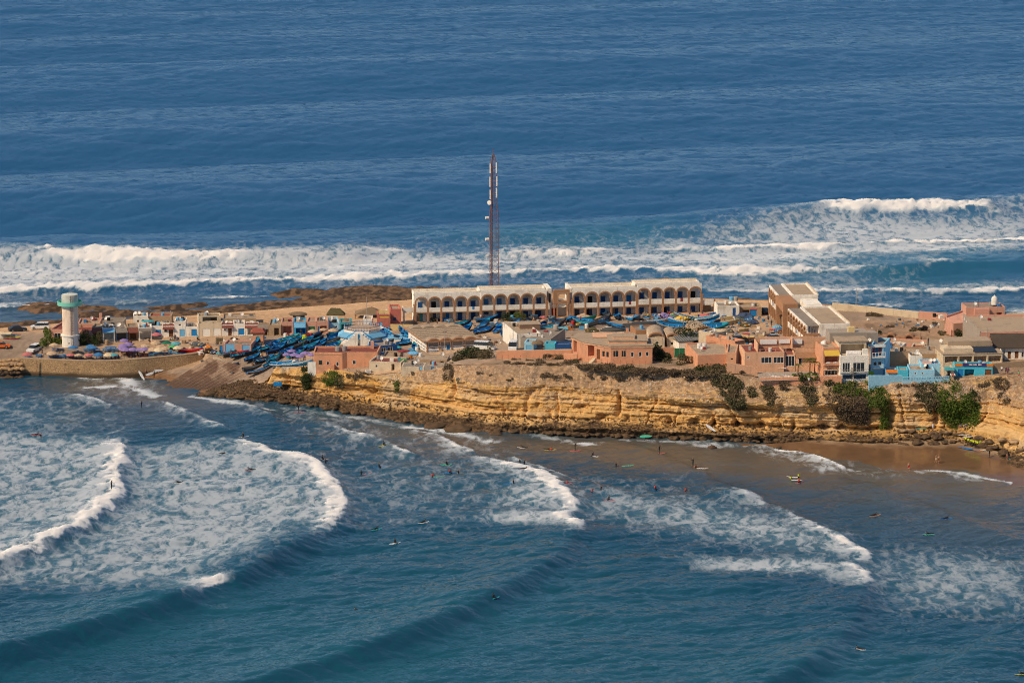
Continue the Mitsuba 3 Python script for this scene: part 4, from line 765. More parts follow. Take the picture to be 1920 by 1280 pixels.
    if stub:
        u0, u1 = L + 0.2, L + stub
        part(k, 'end_balcony', E(cat(bx(u0, u1, 0.1, 2.3, 2.5, 2.68), bx(u0, u1, 0.05, 0.2, 2.7, 3.75), bx(u1 - 0.15, u1, 0.2, 2.3, 2.7, 3.75))), 'white_wall')
        part(k, 'end_pillar', E(cat(bx(u1 - 0.25, u1 + 0.15, -0.05, 0.4, -0.9, 3.9))), 'brown_arch')
        part(k, 'end_room', E(bx(u0, u1 - 0.4, 2.4, deep - 2, -0.9, 2.48)), 'tan_wall')
    return k, f, w
ZA = 6.4
kA, fA, wA = arcade('arcaded_building', 'white two-storey arcaded harbour building with blue doors, left of the brown gateway', (-22.88,840.21,6.4), (8.21,844.35,6.4), ZA, 10, [(0, 5, 0.0), (5, 10, 0.35)])
part(kA, 'end_balcony', at_edge(fA, ZA, cat(bx(-2.6, -0.35, 0.6, 2.4, 2.5, 2.68), bx(-2.6, -0.35, 0.5, 0.65, 2.7, 3.8), bx(-2.75, -2.6, 0.5, 2.4, 2.7, 3.8), bx(-2.7, -2.35, 0.4, 0.8, -1, 2.5))), 'white_wall')
kB, fB, wB = arcade('arcaded_building', 'white two-storey arcaded harbour building with blue doors, right of the brown gateway', (14.27,844.65,6.6), (45.1,849.54,6.6), 6.6, 10, [(0, 5, 0.25), (5, 10, 0.8)], stub=3.2)
# gateway between them
kG = thing('gateway', 'brown rendered gateway block with a square portal between the arcaded buildings', 'gateway')
fG = edge_frame([(8.71,844.15,6.5), (14.15,844.85,6.5), (0, 0)], 0); LG = fG[3]
g = m3.Manifold.cube((LG - 1.6, 1.1, 3.3)).translate((1.0, -0.6, 4.0)) - m3.Manifold.cube((2.0, 3, 1.25)).translate((2.25, -1.5, 4.55)) - m3.Manifold.cylinder(3, 1.0, 1.0, 20).rotate((-90, 0, 0)).scale((1, 1, 0.6)).translate((3.25, -1.5, 5.8))
part(kG, 'wall', at_edge(fG, 6.5, g), 'brown_arch')
part(kG, 'portal_frame', at_edge(fG, 6.5, cat(bx(2.0, 2.2, -0.66, -0.6, 4.2, 6.7), bx(4.3, 4.5, -0.66, -0.6, 4.2, 6.7), bx(2.2, 4.3, -0.66, -0.6, 6.5, 6.7))), 'tan_wall')
for u in (1.25, 1.95, 4.3, 5.0): part(kG, 'pillar', at_edge(fG, 6.5, cat(bx(u - 0.16, u + 0.16, -0.5, -0.15, -1, 4.0), bx(u - 0.25, u + 0.25, -0.6, -0.08, 3.4, 3.7))), 'brown_arch')
part(kG, 'rear_wall', at_edge(fG, 6.5, cat(bx(-0.2, 0.8, 1.2, 8, -1, 7.4), bx(LG - 0.5, LG + 0.2, 1.2, 8, -1, 7.4), bx(0.8, LG - 0.5, 4.2, 4.5, 2.5, 4.3), bx(0.8, LG - 0.5, 2.4, 4.19, 2.5, 2.7), bx(0.8, LG - 0.5, 4.2, 4.5, -1, 2.45))), 'white_wall')
part(kG, 'window', at_edge(fG, 6.5, bx(0.1, 0.6, 1.14, 1.195, 3.9, 6.2)), 'glass_dark')
part(kG, 'door', at_edge(fG, 6.5, cat(bx(1.2, 2.3, 4.12, 4.19, 0, 2.0))), 'red_paint')
# the block at right angles, its arcade facing the yard on the left
kC, fC, wC = arcade('arcaded_wing', 'long white arcaded wing running back from the restaurants towards the sea wall, far half', (60.9,843.28,8.2), (62.22,826.84,8.2), 8.2, 6, [(0, 6, 0.3)], deep=8.6, gallery=2.6, brow=0.0)
kD, fD, wD = arcade('arcaded_wing', 'long white arcaded wing with its blank white end wall facing the cliff, near half', (62.99,812.3,8.2), (65.53,790.78,8.2), 8.2, 7, [(0, 7, 0.3)], deep=9.4, gallery=2.6, brow=0.0)
part(kD, 'end_wall', at_edge(fD, 8.2, cat(bx(fD[3] + 0.02, fD[3] + 0.4, 2.62, 9.6, -1, 7.3), bx(fD[3] + 0.02, fD[3] + 2.4, -0.6, 2.6, -1, 2.7))), 'white_wall')
part(kD, 'side_awning', at_edge(fD, 8.2, bx(fD[3] + 0.02, fD[3] + 0.8, 0.1, 2.6, 4.7, 5.25)), 'brown_arch')
part(kC, 'end_wall', at_edge(fC, 8.2, bx(fC[3] + 0.02, fC[3] + 0.3, 2.62, 8.7, -1, 7.4)), 'white_wall')
kG2 = thing('gateway', 'orange brown gateway block half way along the arcaded wing', 'gateway')
fG2 = edge_frame([(62.18,826.17,8.2), (63.09,813.6,8.2), (0, 0)], 0); L2 = fG2[3]
g = m3.Manifold.cube((L2 - 0.8, 3.4, 4.4)).translate((0.4, -1.2, 3.2)) - m3.Manifold.cube((L2 - 3.0, 9, 3.6)).translate((1.5, -2, 2.0))
part(kG2, 'wall', at_edge(fG2, 8.2, cat(g, bx(L2 - 1.7, L2 - 0.45, -1.15, 0.3, -1, 3.19))), 'brown_arch')
for u in (0.7, 1.4): part(kG2, 'pillar', at_edge(fG2, 8.2, bx(u - 0.2, u + 0.2, -1.0, -0.6, -1, 3.2)), 'brown_arch')
part(kG2, 'rear_wall', at_edge(fG2, 8.2, cat(bx(0.2, L2 - 0.2, 4.5, 8.4, -1, 6.6))), 'white_wall')

# ---------------------------------------------------------------- fish market hall with vaulted roof
kM = thing('market_hall', 'single-storey market hall with scalloped vaulted roof and blue-striped white walls', 'building')
MP = [(-19.06,800.03,7), (-8.06,803.17,7)]; fM = edge_frame(MP + [(0, 0)], 0); LM = fM[3]; ZM = 7.0; DM = 17.0
mb = m3.Manifold.cube((LM, DM, 4.0)).translate((0, 0, -1.2)); nb = 4; wM = LM / nb
for i in range(nb):
    um = (i + 0.5) * wM
    mb -= m3.Manifold.cube((wM - 0.6, 0.8, 0.9)).translate((um - wM / 2 + 0.3, -0.4, 1.55))
mb -= m3.Manifold.cube((0.75, 0.5, 1.7)).translate((4.55, -0.2, 0.02))
part(kM, 'wall', at_edge(fM, ZM, mb), 'white_wall')
for i in range(nb):
    um = (i + 0.5) * wM
    t = np.linspace(0, math.pi, 13); R = wM * 0.5 - 0.25
    a = np.stack([um + (R + 0.28) * np.cos(t), 2.7 + (0.42 * R + 0.3) * np.sin(t)], 1); b = np.stack([um + R * np.cos(t), 2.7 + 0.42 * R * np.sin(t)], 1)
    part(kM, 'arch', at_edge(fM, ZM, m3.CrossSection([np.concatenate([a, b[::-1]])]).extrude(0.7).rotate((90, 0, 0)).translate((0, 0.05, 0))), 'brown_arch')
    half = m3.CrossSection([np.stack([um + (R + 0.2) * np.cos(t), 2.9 + 0.40 * R * np.sin(t)], 1)])
    part(kM, 'vault', at_edge(fM, ZM, half.extrude(2.6).rotate((90, 0, 0)).translate((0, 2.2, 0))), 'beige_roof', smooth=40)
    if i < 3 or True: part(kM, 'vault', at_edge(fM, ZM, half.extrude(2.6).rotate((90, 0, 0)).translate((0, DM + 0.4, 0.0))), 'beige_roof', smooth=40)
    part(kM, 'alcove', at_edge(fM, ZM, bx(um - wM / 2 + 0.31, um + wM / 2 - 0.31, 0.3, 0.36, 1.56, 2.44)), 'grey_wall')
    part(kM, 'pillar', at_edge(fM, ZM, bx(i * wM - 0.14, i * wM + 0.14, -0.16, 0.2, -0.8, 2.7)), 'brown_arch')
part(kM, 'roof', at_edge(fM, ZM, cat(bx(-0.9, LM + 0.7, -0.65, DM + 0.6, 2.8, 3.0), *[bx(-0.8, LM + 0.6, yy, yy + 0.35, 3.0, 3.16) for yy in np.arange(3.2, DM - 2.5, 2.1)])), 'beige_roof')
part(kM, 'eave', at_edge(fM, ZM, cat(bx(-0.95, LM + 0.75, -0.75, -0.66, 2.7, 3.02), bx(-1.0, -0.91, -0.65, DM + 0.6, 2.7, 3.02), bx(LM + 0.71, LM + 0.8, -0.65, DM + 0.6, 2.7, 3.02))), 'brown_arch')
for zz in (0.45, 1.15): part(kM, 'stripe', at_edge(fM, ZM, cat(bx(-0.02, 4.5, -0.03, 0.0, zz, zz + 0.16), bx(5.4, LM + 0.02, -0.03, 0.0, zz, zz + 0.16), *[bx(-0.03, 0.0, yy, yy + 1.6, zz, zz + 0.16) for yy in np.arange(0, DM - 2, 2.2)])), 'blue_door')
part(kM, 'door', at_edge(fM, ZM, bx(4.56, 5.29, 0.1, 0.16, 0.02, 1.71)), 'bright_blue')
for u in (0.6, 2.4, 8.3): part(kM, 'vent', at_edge(fM, ZM, bx(u, u + 0.7, -0.35, -0.04, 1.5, 1.8)), 'grey_wall')

# round fish auction hall
kF = thing('auction_hall', 'low eight-sided white hall with blue roof edge and railed roof terrace', 'building')
FX, FY, FZ = (-34.45,812.67,5.9)
def octo(r, sx=1.0): return [(r * sx * math.cos(math.pi / 8 + i * math.pi / 4), r * math.sin(math.pi / 8 + i * math.pi / 4)) for i in range(8)]
def ring8(r0, z0, r1, z1):
    a, b = octo(r0), octo(r1); v = [(FX + x, FY + 7 + y, FZ + z0) for x, y in a] + [(FX + x, FY + 7 + y, FZ + z1) for x, y in b]
    return np.array(v), np.array([[i, (i + 1) % 8, (i + 1) % 8 + 8, i + 8] for i in range(8)])
def slab8(r, z0, z1):
    return mm(m3.CrossSection([octo(r)]).extrude(z1 - z0).translate((FX, FY + 7, FZ + z0)))
part(kF, 'wall', slab8(5.3, -1.2, 2.0), 'white_wall')
part(kF, 'roof', cat(ring8(6.0, 1.9, 4.6, 2.75), ring8(6.0, 1.9, 6.0, 1.75)), 'sky_blue')
part(kF, 'upper_wall', slab8(4.5, 2.0, 3.2), 'white_wall')
part(kF, 'terrace', slab8(4.3, 3.19, 3.27), 'tan_wall')
o8 = [(FX + x, FY + 7 + y) for x, y in octo(4.4)]
for i in range(8):
    p, q = np.array(o8[i]), np.array(o8[(i + 1) % 8])
    part(kF, 'handrail', cat(rod((*p, FZ + 4.05), (*q, FZ + 4.05), 0.07), rod((*p, FZ + 3.4), (*q, FZ + 3.4), 0.05)), 'bright_blue' if i % 2 else 'blue_door')
    for t in np.linspace(0, 1, 6)[:-1]: part(kF, 'baluster', rod((*(p + t * (q - p)), FZ + 3.2), (*(p + t * (q - p)), FZ + 4.05), 0.07, 4), 'white_paint')
for sgn in (-1, 1):
    part(kF, 'stair', cat(*[bx(FX - 0.5 + sgn * (0.6 + i * 0.55) - 0.3, FX - 0.5 + sgn * (0.6 + i * 0.55) + 0.3, FY + 1.2, FY + 2.4, FZ - 0.8, FZ + 3.0 - i * 0.42) for i in range(6)]), 'white_wall')
    part(kF, 'stair_rail', rod((FX - 0.5 + sgn * 0.4, FY + 1.1, FZ + 3.9), (FX - 0.5 + sgn * 3.9, FY + 1.1, FZ + 1.4), 0.08), 'bright_blue')
part(kF, 'annexe', cat(bx(FX + 4.6, FX + 9.0, FY + 4, FY + 9, FZ - 1, FZ + 1.3)), 'white_wall')
part(kF, 'annexe_roof', cat(bx(FX + 4.4, FX + 9.2, FY + 3.8, FY + 9.2, FZ + 1.32, FZ + 1.45)), 'sky_blue')

# ---------------------------------------------------------------- water tower
kW = thing('water_tower', 'round pale pink water tower with turquoise gallery near its top', 'tower')
WX, WY, WZ = (-102.06,821.98,4.1)
def onW(m): return moved(m, WX, WY + 2.0, WZ)
part(kW, 'base', onW(lathe([(2.0, -0.6), (2.0, 2.55), (2.32, 2.6), (2.32, 2.85), (1.9, 2.9)], 40)), 'white_wall', smooth=35)
part(kW, 'shaft', onW(lathe([(1.86, 2.8), (1.86, 9.9)], 40)), 'tower_pink' if 'tower_pink' in scene else wallmat('tower_pink', (0.80, 0.66, 0.54), (0.36, 0.22, 0.15), 0.4), smooth=35)
part(kW, 'gallery', onW(lathe([(1.86, 9.4), (2.75, 9.7), (2.9, 9.75), (2.9, 10.65), (2.78, 10.65), (2.78, 9.95), (1.8, 9.95)], 44)), 'mint_paint', smooth=35)
part(kW, 'tank', onW(lathe([(1.9, 9.8), (1.9, 12.05), (1.8, 12.2), (0.02, 12.35)], 40)), wallmat('tank_grey', (0.55, 0.60, 0.56), (0.3, 0.2, 0.13), 0.5), smooth=35)
lad = []
for s in (-0.22, 0.22): lad.append(rod((0.55 + s, -1.98, 0.6), (0.55 + s, -1.98, 12.2), 0.035, 4))
lad += [rod((0.33, -1.98, zz), (0.77, -1.98, zz), 0.025, 4) for zz in np.arange(0.7, 12.1, 0.35)]
lad += [cat(*[rod((0.55 + 0.4 * math.cos(a), -2.1 - 0.4 * math.sin(a), zz), (0.55 + 0.4 * math.cos(b), -2.1 - 0.4 * math.sin(b), zz), 0.03, 4) for a, b in zip(np.linspace(0, math.pi, 7)[:-1], np.linspace(0, math.pi, 7)[1:])]) for zz in np.arange(3.2, 12, 0.8)]
part(kW, 'ladder', onW(cat(*lad)), 'rust')
part(kW, 'vent', onW(bx(-0.35, -0.05, -2.02, -1.98, 0.9, 1.2)), 'dark_inside')

# ---------------------------------------------------------------- houses and shops along the square
box_house('house', 'long low pink house with red roof edge behind the water tower', (-107.56,829.54,4.16), (-97.67,827.86,4.6), 10, 2.9, 'pink_wall', 'maroon_roof', ops=[(0,'window',1.12,0.76,1.49,1.27,'white_paint'),(0,'window',6.96,0.76,1.24,1.27,'white_paint')])
box_house('house', 'pink back wing with flat beige roof right of the water tower', (-101.59,833.73,4.63), (-96.48,833.86,4.73), 7, 3.0, 'pink_wall', 'beige_roof')
solo('chimney', bx(*(lambda p: (p[0] - 0.35, p[0] + 0.35, p[1], p[1] + 0.6, p[2] - 1, p[2] + 3.9))((-97.13,841.88,4.62))), 'pink_wall', 'square pink chimney stack at the back of the shops', 'chimney')
def shop(label, fl, fr, depth, h, wall, roof, canopy, out, zl, posts='white_paint', ops=(), canopy_up=0.15):
    k = box_house('shop', label, fl, fr, depth, h, wall, roof, ops=ops, category='shop')
    L = math.dist(fl[:2], fr[:2]); awning(k, fl, fr, min(fl[2], fr[2]), 0.05, L - 0.05, out, h + canopy_up - 0.3, zl, canopy, posts=posts)
    return k
shop('cafe with sloping maroon canopy beside the vine-covered pink house', (-97.68,828.98,4.64), (-95.32,829.01,4.64), 5, 3.0, 'tan_wall', 'grey_roof', 'maroon_roof', 1.9, 2.1, ops=[(0,'gap',0.37,0.13,1.74,1.65)])
shop('cafe with white and blue fascia and open blue front', (-95.14,827.92,4.59), (-92.35,828.45,4.56), 5, 3.0, 'white_wall', 'grey_roof', 'sky_blue', 1.5, 2.3, ops=[(0,'gap',0.31,0.13,2.24,1.77)])
shop('cafe with olive-grey tin roof and dark open front', (-92.31,828.72,4.57), (-89.52,829.32,4.52), 5, 2.9, 'grey_wall', 'grey_roof', 'grey_roof', 1.8, 2.2, 'blue_door', ops=[(0,'gap',0.25,0.13,2.36,1.65)])
shop('small shop with rusty maroon lean-to roof', (-89.54,830.08,4.56), (-87.15,830.44,4.55), 5, 2.9, 'tan_wall', 'grey_roof', 'maroon_roof', 2.2, 2.0, 'brown_wood', ops=[(0,'door',0.56,0.02,1.37,1.39,'brown_wood')])
shop('open-fronted cafe under a grey roof with turquoise tarpaulin', (-86.9,829.19,4.48), (-83.83,829.54,4.54), 5, 3.0, 'white_wall', 'grey_roof', 'grey_roof', 1.4, 2.5, ops=[(0,'gap',0.37,0.13,2.36,1.65)])
p = (-85.31,834.47,4.74); solo('tarpaulin', moved(blob(5, 1.6, 1.4, 0.16, 2, 0.4), p[0], p[1] + 1.5, p[2] + 3.1), 'teal_paint', 'turquoise tarpaulin lying on a grey cafe roof', 'tarpaulin')
box_house('house', 'whitewashed house with one blue shutter door beside the pink umbrella', (-84.62,832.48,4.67), (-81.57,832.58,4.72), 5, 2.6, 'white_wall', ops=[(0,'door',1.37,0.06,1.24,1.65,'bright_blue')])
def row_house(label, fl, fr, h, aw, ops, depth=4.6, wall='white_wall', roof='beige_roof'):
    k = box_house('house', label, fl, fr, depth, h, wall, roof, ops=ops)
    if aw: awning(k, fl, fr, min(fl[2], fr[2]), -0.05, math.dist(fl[:2], fr[:2]) + 0.05, 0.7, h + 0.35, h - 0.55, aw, inn=0.8)
    return k
row_house('whitewashed house with maroon tiled eave, brown door and tiny window, left one', (-81.46,832.02,4.7), (-78.91,832.1,4.74), 2.6, 'maroon_roof', [(0,'door',1.37,0.02,0.99,1.77,'brown_wood'),(0,'window',0.25,1.14,0.62,0.76,'brown_wood')])
row_house('whitewashed two-storey house with pale blue double door', (-78.85,832.09,4.75), (-76.17,832.14,4.8), 3.7, None, [(0,'door',1.24,0.06,1.24,1.77,'sky_blue'),(0,'window',0.99,2.60,0.62,0.51,'white_paint')])
row_house('whitewashed garage with bright blue double door left of the cream garages', (-76.11,832.13,4.8), (-73.37,832.15,4.86), 2.4, None, [(0,'door',1.24,0.13,1.30,1.65,'bright_blue')])
k = row_house('cream house with two white garage doors and stepped gable in the middle', (-73.26,831.57,4.85), (-67.72,831.62,4.96), 3.2, None, [(0,'door',1.06,0.06,1.74,1.90,'white_paint'),(0,'door',3.54,0.19,1.74,1.84,'white_paint')], 7, 'cream_wall')
f = edge_frame([(-73.26,831.57,4.85), (-67.72,831.62,4.96), (0, 0)], 0); z = (-73.26,831.57,4.85)[2]
part(k, 'gable', at_edge(f, z, cat(bx(2.2, 3.4, 0.01, 0.24, 3.2, 3.5), bx(2.5, 3.1, 0.01, 0.24, 3.5, 3.75))), 'cream_wall')
box_house('roof_room', 'cream roof room with dark shaded pergola behind the two garages', (-73.37,834.11,7.6), (-68.18,834.8,7.6), 4, 1.9, 'cream_wall', 'thatch', z=7.4, ops=[(0, 'gap', 1.0, 0.6, 3.4, 1.1)], sunk=3.4, category='house')
row_house('whitewashed house with maroon tiled eave and brown door right of the garages', (-67.66,831.62,4.96), (-65.07,832,5.02), 2.7, 'maroon_roof', [(0,'door',1.43,0.13,0.87,1.71,'brown_wood'),(0,'window',0.43,1.20,0.50,0.63,'white_paint')])
row_house('whitewashed garage with bright blue shutter between two maroon eaves', (-65.01,832,5.02), (-62.35,832.23,5.1), 2.9, None, [(0,'door',1.12,0.19,1.37,1.52,'bright_blue')])
row_house('shop with maroon awning and open blue doorway behind the arched kiosk', (-62.26,831.92,5.09), (-59.4,831.93,5.22), 2.5, 'maroon_roof', [(0,'gap',0.50,0.13,1.37,1.65),(0,'door',1.99,0.13,0.62,1.52,'bright_blue')])
row_house('shop with blue-grey tin awning and cluttered dark doorway', (-59.25,830.64,5.21), (-56.83,830.74,5.32), 2.4, 'grey_roof', [(0,'gap',0.56,0.13,1.61,1.39)], wall='tan_wall')
row_house('bare tan block house with dark doorway', (-56.72,830.08,5.32), (-53.8,830.1,5.44), 2.6, None, [(0,'gap',1.30,0.13,1.12,1.77)], 8, 'tan_wall')
row_house('brick-red house with blue doorway and painted mural', (-53.8,831.07,5.45), (-51.01,831.17,5.56), 3.0, None, [(0,'gap',0.43,0.19,1.99,1.90)], 6, 'pink_wall')
k = row_house('shop with blue corrugated awning and dark counter', (-50.92,830.82,5.56), (-48.01,830.97,5.66), 2.9, None, [(0,'gap',0.56,0.13,2.11,1.65)], 6, 'blue_wall')
awning(k, (-50.92,830.82,5.56), (-48.01,830.97,5.66), (-50.92,830.82,5.56)[2], 0.1, 2.8, 1.3, 2.75, 1.9, 'sky_blue')
row_house('brick-red house with dark green opening', (-47.96,831.29,5.66), (-45.66,831.26,5.73), 2.9, None, [(0,'door',0.56,0.06,1.49,1.65,'green_paint')], 6, 'pink_wall')
row_house('brick-red house with bright blue door frame and red goods outside', (-45.6,831.25,5.73), (-42.81,831.5,5.81), 2.8, None, [(0,'gap',0.81,0.13,1.61,1.65),(0,'door',0.31,0.13,0.37,1.52,'bright_blue')], 6, 'pink_wall', 'beige_roof')
row_house('low house with rusty tin roof and light blue patched wall', (-42.85,833.52,5.81), (-40.3,833.81,5.88), 1.9, None, [(0,'window',1.43,0.76,0.62,0.51,'white_paint')], 8, 'light_blue_wall', 'grey_roof')
row_house('low shack with green banners along its front', (-40.24,833.8,5.88), (-37.32,834.02,5.97), 2.0, None, [(0,'gap',0.31,0.25,2.24,1.27)], 5, 'teal_paint', 'grey_roof')
row_house('small white hut with bright blue door beside the lamp post', (-34.86,834.98,6.04), (-32.73,834.97,6.11), 2.4, None, [(0,'door',1.43,0.13,0.56,1.39,'bright_blue')], 5, 'white_wall')
row_house('rosy red house with yellow shutter panel and blue door', (-31.58,834.08,6.15), (-28.46,834.21,6.25), 3.6, None, [(0,'door',0.50,0.19,0.75,1.52,'sky_blue'),(0,'door',0.50,2.73,2.36,0.44,'yellow_paint')], 5, 'red_wall')
k = row_house('tall rosy red block with small bright blue window', (-28.45,835.92,6.25), (-26.02,836.17,6.33), 4.4, None, [(0,'window',0.56,1.65,0.75,0.76,'bright_blue')], 6, 'red_wall')
p = (-30.01,836.06,8); solo('yellow_hoarding', bx(p[0] - 1.3, p[0] + 1.3, p[1] - 0.1, p[1] + 0.1, p[2] + 0.3, p[2] + 2.4), 'yellow_wall', 'faded yellow board panel on the roof of the rosy house', 'board')
k = thing('yard_wall', 'low cream yard wall in front of the arcade, left of the market hall', 'wall'); f = edge_frame([(-28.42,832.86,6.25), (-23.17,832.61,6.42), (0, 0)], 0); z = (-25.92,832.75,6.33)[2]
part(k, 'wall', at_edge(f, z, cat(bx(0, f[3] * 0.52, 0, 0.3, -1, 1.25), bx(f[3] * 0.53, f[3], 0.02, 0.32, -1, 1.25))), 'yellow_wall')
# upper rooms and tanks along the row
box_house('roof_room', 'small white roof room with two dark windows above the cafes', (-89.76,844.97,4.68), (-86.25,845.34,4.74), 4, 2.7, 'white_wall', ops=[(0,'window',0.88,1.15,0.50,0.51,'brown_wood'),(0,'window',2.12,1.28,0.50,0.51,'brown_wood')])
box_house('house', 'plain tan house behind the white houses, with pink awning', (-86.08,846.12,4.72), (-80.77,846.24,4.83), 5, 2.4, 'tan_wall', 'red_roof', ops=[(0,'window',2.88,0.77,1.88,0.51,'white_paint')])
box_house('shed', 'grey tank shed at the back of the cafes', (-97.68,844.52,4.51), (-91.98,844.45,4.65), 5, 1.7, 'grey_wall', 'grey_roof', category='shed')
box_house('house', 'low tan house with wide flat roof behind the maroon eaves', (-68.39,843.39,5.1), (-60.6,843.91,5.26), 7, 1.9, 'tan_wall', 'beige_roof')
k = thing('thatched_shelter', 'reed-roofed hut with white balcony rails above the row of shops', 'shelter'); X, Y, Z = (-50.33,841.02,5.54)
part(k, 'roof', moved(blob(9, 2.2, 1.9, 0.5, 2, 0.2), X, Y, Z + 3.0), 'thatch'); part(k, 'wall', bx(X - 1.3, X + 1.4, Y - 0.2, Y + 1.6, Z - 1, Z + 2.5), 'tan_wall')
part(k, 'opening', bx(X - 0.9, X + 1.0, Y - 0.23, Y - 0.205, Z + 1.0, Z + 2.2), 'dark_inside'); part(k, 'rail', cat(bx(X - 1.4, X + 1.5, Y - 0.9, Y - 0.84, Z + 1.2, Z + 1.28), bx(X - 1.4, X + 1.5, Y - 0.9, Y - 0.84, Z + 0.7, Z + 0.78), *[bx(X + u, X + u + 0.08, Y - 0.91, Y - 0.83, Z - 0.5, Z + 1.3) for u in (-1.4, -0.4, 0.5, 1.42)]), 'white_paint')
k = thing('thatched_shelter', 'wide pyramid roof of brown reed behind the auction hall', 'shelter'); X, Y, Z = (-34.17,852.59,5.71)
part(k, 'roof', (np.array([[X - 3.4, Y - 2.5, Z + 1.0], [X + 3.4, Y - 2.5, Z + 1.0], [X + 3.4, Y + 2.5, Z + 1.0], [X - 3.4, Y + 2.5, Z + 1.0], [X + 0.6, Y, Z + 2.5]]), np.array([[0, 1, 4], [1, 2, 4], [2, 3, 4], [3, 0, 4]])), 'thatch')
for a in (-3.2, 3.2):
    for b in (-2.3, 2.3): part(k, 'post', rod((X + a, Y + b, Z - 0.5), (X + a, Y + b, Z + 1.05), 0.08), 'brown_wood')
k = thing('thatched_shelter', 'greenish tent-like net shelter on the dune', 'shelter'); X, Y, Z = (-42.61,858.32,5.18)
part(k, 'roof', (np.array([[X - 2, Y - 1.5, Z + 0.2], [X + 2.4, Y - 1.5, Z + 0.2], [X + 2.4, Y + 1.5, Z + 0.2], [X - 2, Y + 1.5, Z + 0.2], [X - 1.0, Y, Z + 1.7], [X + 1.2, Y, Z + 1.6]]), np.array([[0, 1, 5], [0, 5, 4], [1, 2, 5], [2, 3, 4], [2, 4, 5], [3, 0, 4]])), 'scrub_leaf')
k = thing('kiosk', 'orange kiosk with pointed green arch door and tiled hipped roof', 'kiosk'); a, b = (-59.75,820.92,5.06), (-57.34,820.77,5.15)
building('kiosk', '', oblong(a, b, 2.6), 2.7, 'orange_wall', 'red_roof', parapet=0, ops=[(0,'arch',0.74,0.25,0.99,1.26,'teal_paint')], key=k)
X, Y, Z = (a[0] + b[0]) / 2, a[1] + 1.3, a[2]
part(k, 'hipped_roof', (np.array([[X - 1.75, Y - 1.9, Z + 2.85], [X + 1.75, Y - 1.9, Z + 2.85], [X + 1.75, Y + 1.9, Z + 2.85], [X - 1.75, Y + 1.9, Z + 2.85], [X - 1.1, Y - 0.9, Z + 3.5], [X + 1.1, Y - 0.9, Z + 3.5], [X + 1.1, Y + 0.9, Z + 3.5], [X - 1.1, Y + 0.9, Z + 3.5]]), np.array([[0, 1, 5, 4], [1, 2, 6, 5], [2, 3, 7, 6], [3, 0, 4, 7], [4, 5, 6, 7]])), 'red_roof')
box_house('shack', 'flat-roofed shack with two pale blue double doors at the head of the slip', (-65.97,813.93,4.41), (-59.58,813.26,4.54), 5.5, 2.2, 'pink_wall', 'grey_roof', ops=[(0,'door',0.37,0.13,2.22,2.02,'sky_blue'),(0,'door',4.32,0.13,1.73,1.89,'sky_blue')], category='shack')
box_house('shack', 'tiny shack with bright blue door left of the pale blue doors', (-67.13,814.74,4.5), (-66.09,814.73,4.51), 3, 1.9, 'tan_wall', 'grey_roof', ops=[(0,'door',0.25,0.02,0.68,1.51,'bright_blue')], category='shack')
k = thing('wire_cage', 'dark wire cage standing on the shack roof edge', 'cage'); X, Y, Z = (-67.62,822.45,4.76)
part(k, 'frame', cat(*[bx(X - 0.8, X + 0.8, Y + s, Y + s + 0.05, Z + t, Z + t + 0.05) for s in (0, 1.2) for t in (0.3, 1.5)], *[bx(X + u, X + u + 0.05, Y + s, Y + s + 0.05, Z, Z + 1.5) for u in (-0.8, -0.3, 0.2, 0.75) for s in (0, 1.2)]), 'dark_metal'); part(k, 'net', bx(X - 0.7, X + 0.7, Y + 0.1, Y + 1.1, Z + 0.1, Z + 1.4), 'scrub_leaf')
# ---------------------------------------------------------------- orange house and shacks on the cliff edge
PO = [(-43.57,781.06,7), (-37.22,780.56,7.1), (-36.2,781.25,7.2), (-29.52,781.15,7.4), (-29.08,788.71,7.4), (-43.49,788.3,7)]
kO = building('house', 'orange house with maroon flat roof on the cliff edge above the slip', PO, 4.0, 'orange_wall', 'maroon_roof', z=7.0, ops=[(0, 'window', 1.15, 1.25, 0.75, 1.0, 'green_paint'), (0, 'window', 2.9, 1.1, 0.55, 0.95, 'white_paint'), (0, 'window', 5.0, 1.0, 0.6, 0.95, 'white_paint'), (2, 'window', 1.2, 1.25, 0.75, 0.95, 'white_paint')], category='house', sunk=2.2)
for u, y_ in ((5.2, 3.5), (6.6, 3.9)): part(kO, 'water_tank', moved(lathe([(0.02, 0), (0.62, 0), (0.62, 1.0), (0.02, 1.1)], 16), PO[0][0] + u, PO[0][1] + y_, 10.6), 'steel', smooth=40)
part(kO, 'chimney', bx(PO[3][0] - 1.7, PO[3][0] - 1.0, PO[3][1] + 6, PO[3][1] + 6.7, 10, 12.2), 'pink_wall')
part(kO, 'porch_wall', cat(bx(PO[0][0] + 0.6, PO[0][0] + 4.6, PO[0][1] - 1.5, PO[0][1] - 1.3, 5.6, 8.5), bx(PO[0][0] + 4.4, PO[0][0] + 4.6, PO[0][1] - 1.29, PO[0][1] - 0.02, 5.6, 8.5)), 'orange_wall')
part(kO, 'painted_wall', bx(PO[0][0] - 1.2, PO[0][0] + 0.59, PO[0][1] - 1.5, PO[0][1] - 1.28, 6.0, 9.1), 'white_wall')
part(kO, 'string_course', at_edge(edge_frame(PO, 0), 7.0, bx(0.0, 6.2, -0.05, -0.003, 3.45, 3.6)), 'brown_arch')
box_house('shack', 'crumbling white-walled shack with maroon patched roof right of the orange house', (-31.12,774.27,8), (-24.11,772.78,8.3), 6, 2.3, 'cream_wall', 'maroon_roof', z=8.1, ops=[(0, 'gap', 5.0, 0.2, 0.7, 1.7), (0, 'window', 1.4, 0.9, 0.5, 0.7, 'white_paint')], category='shack', sunk=2.6)
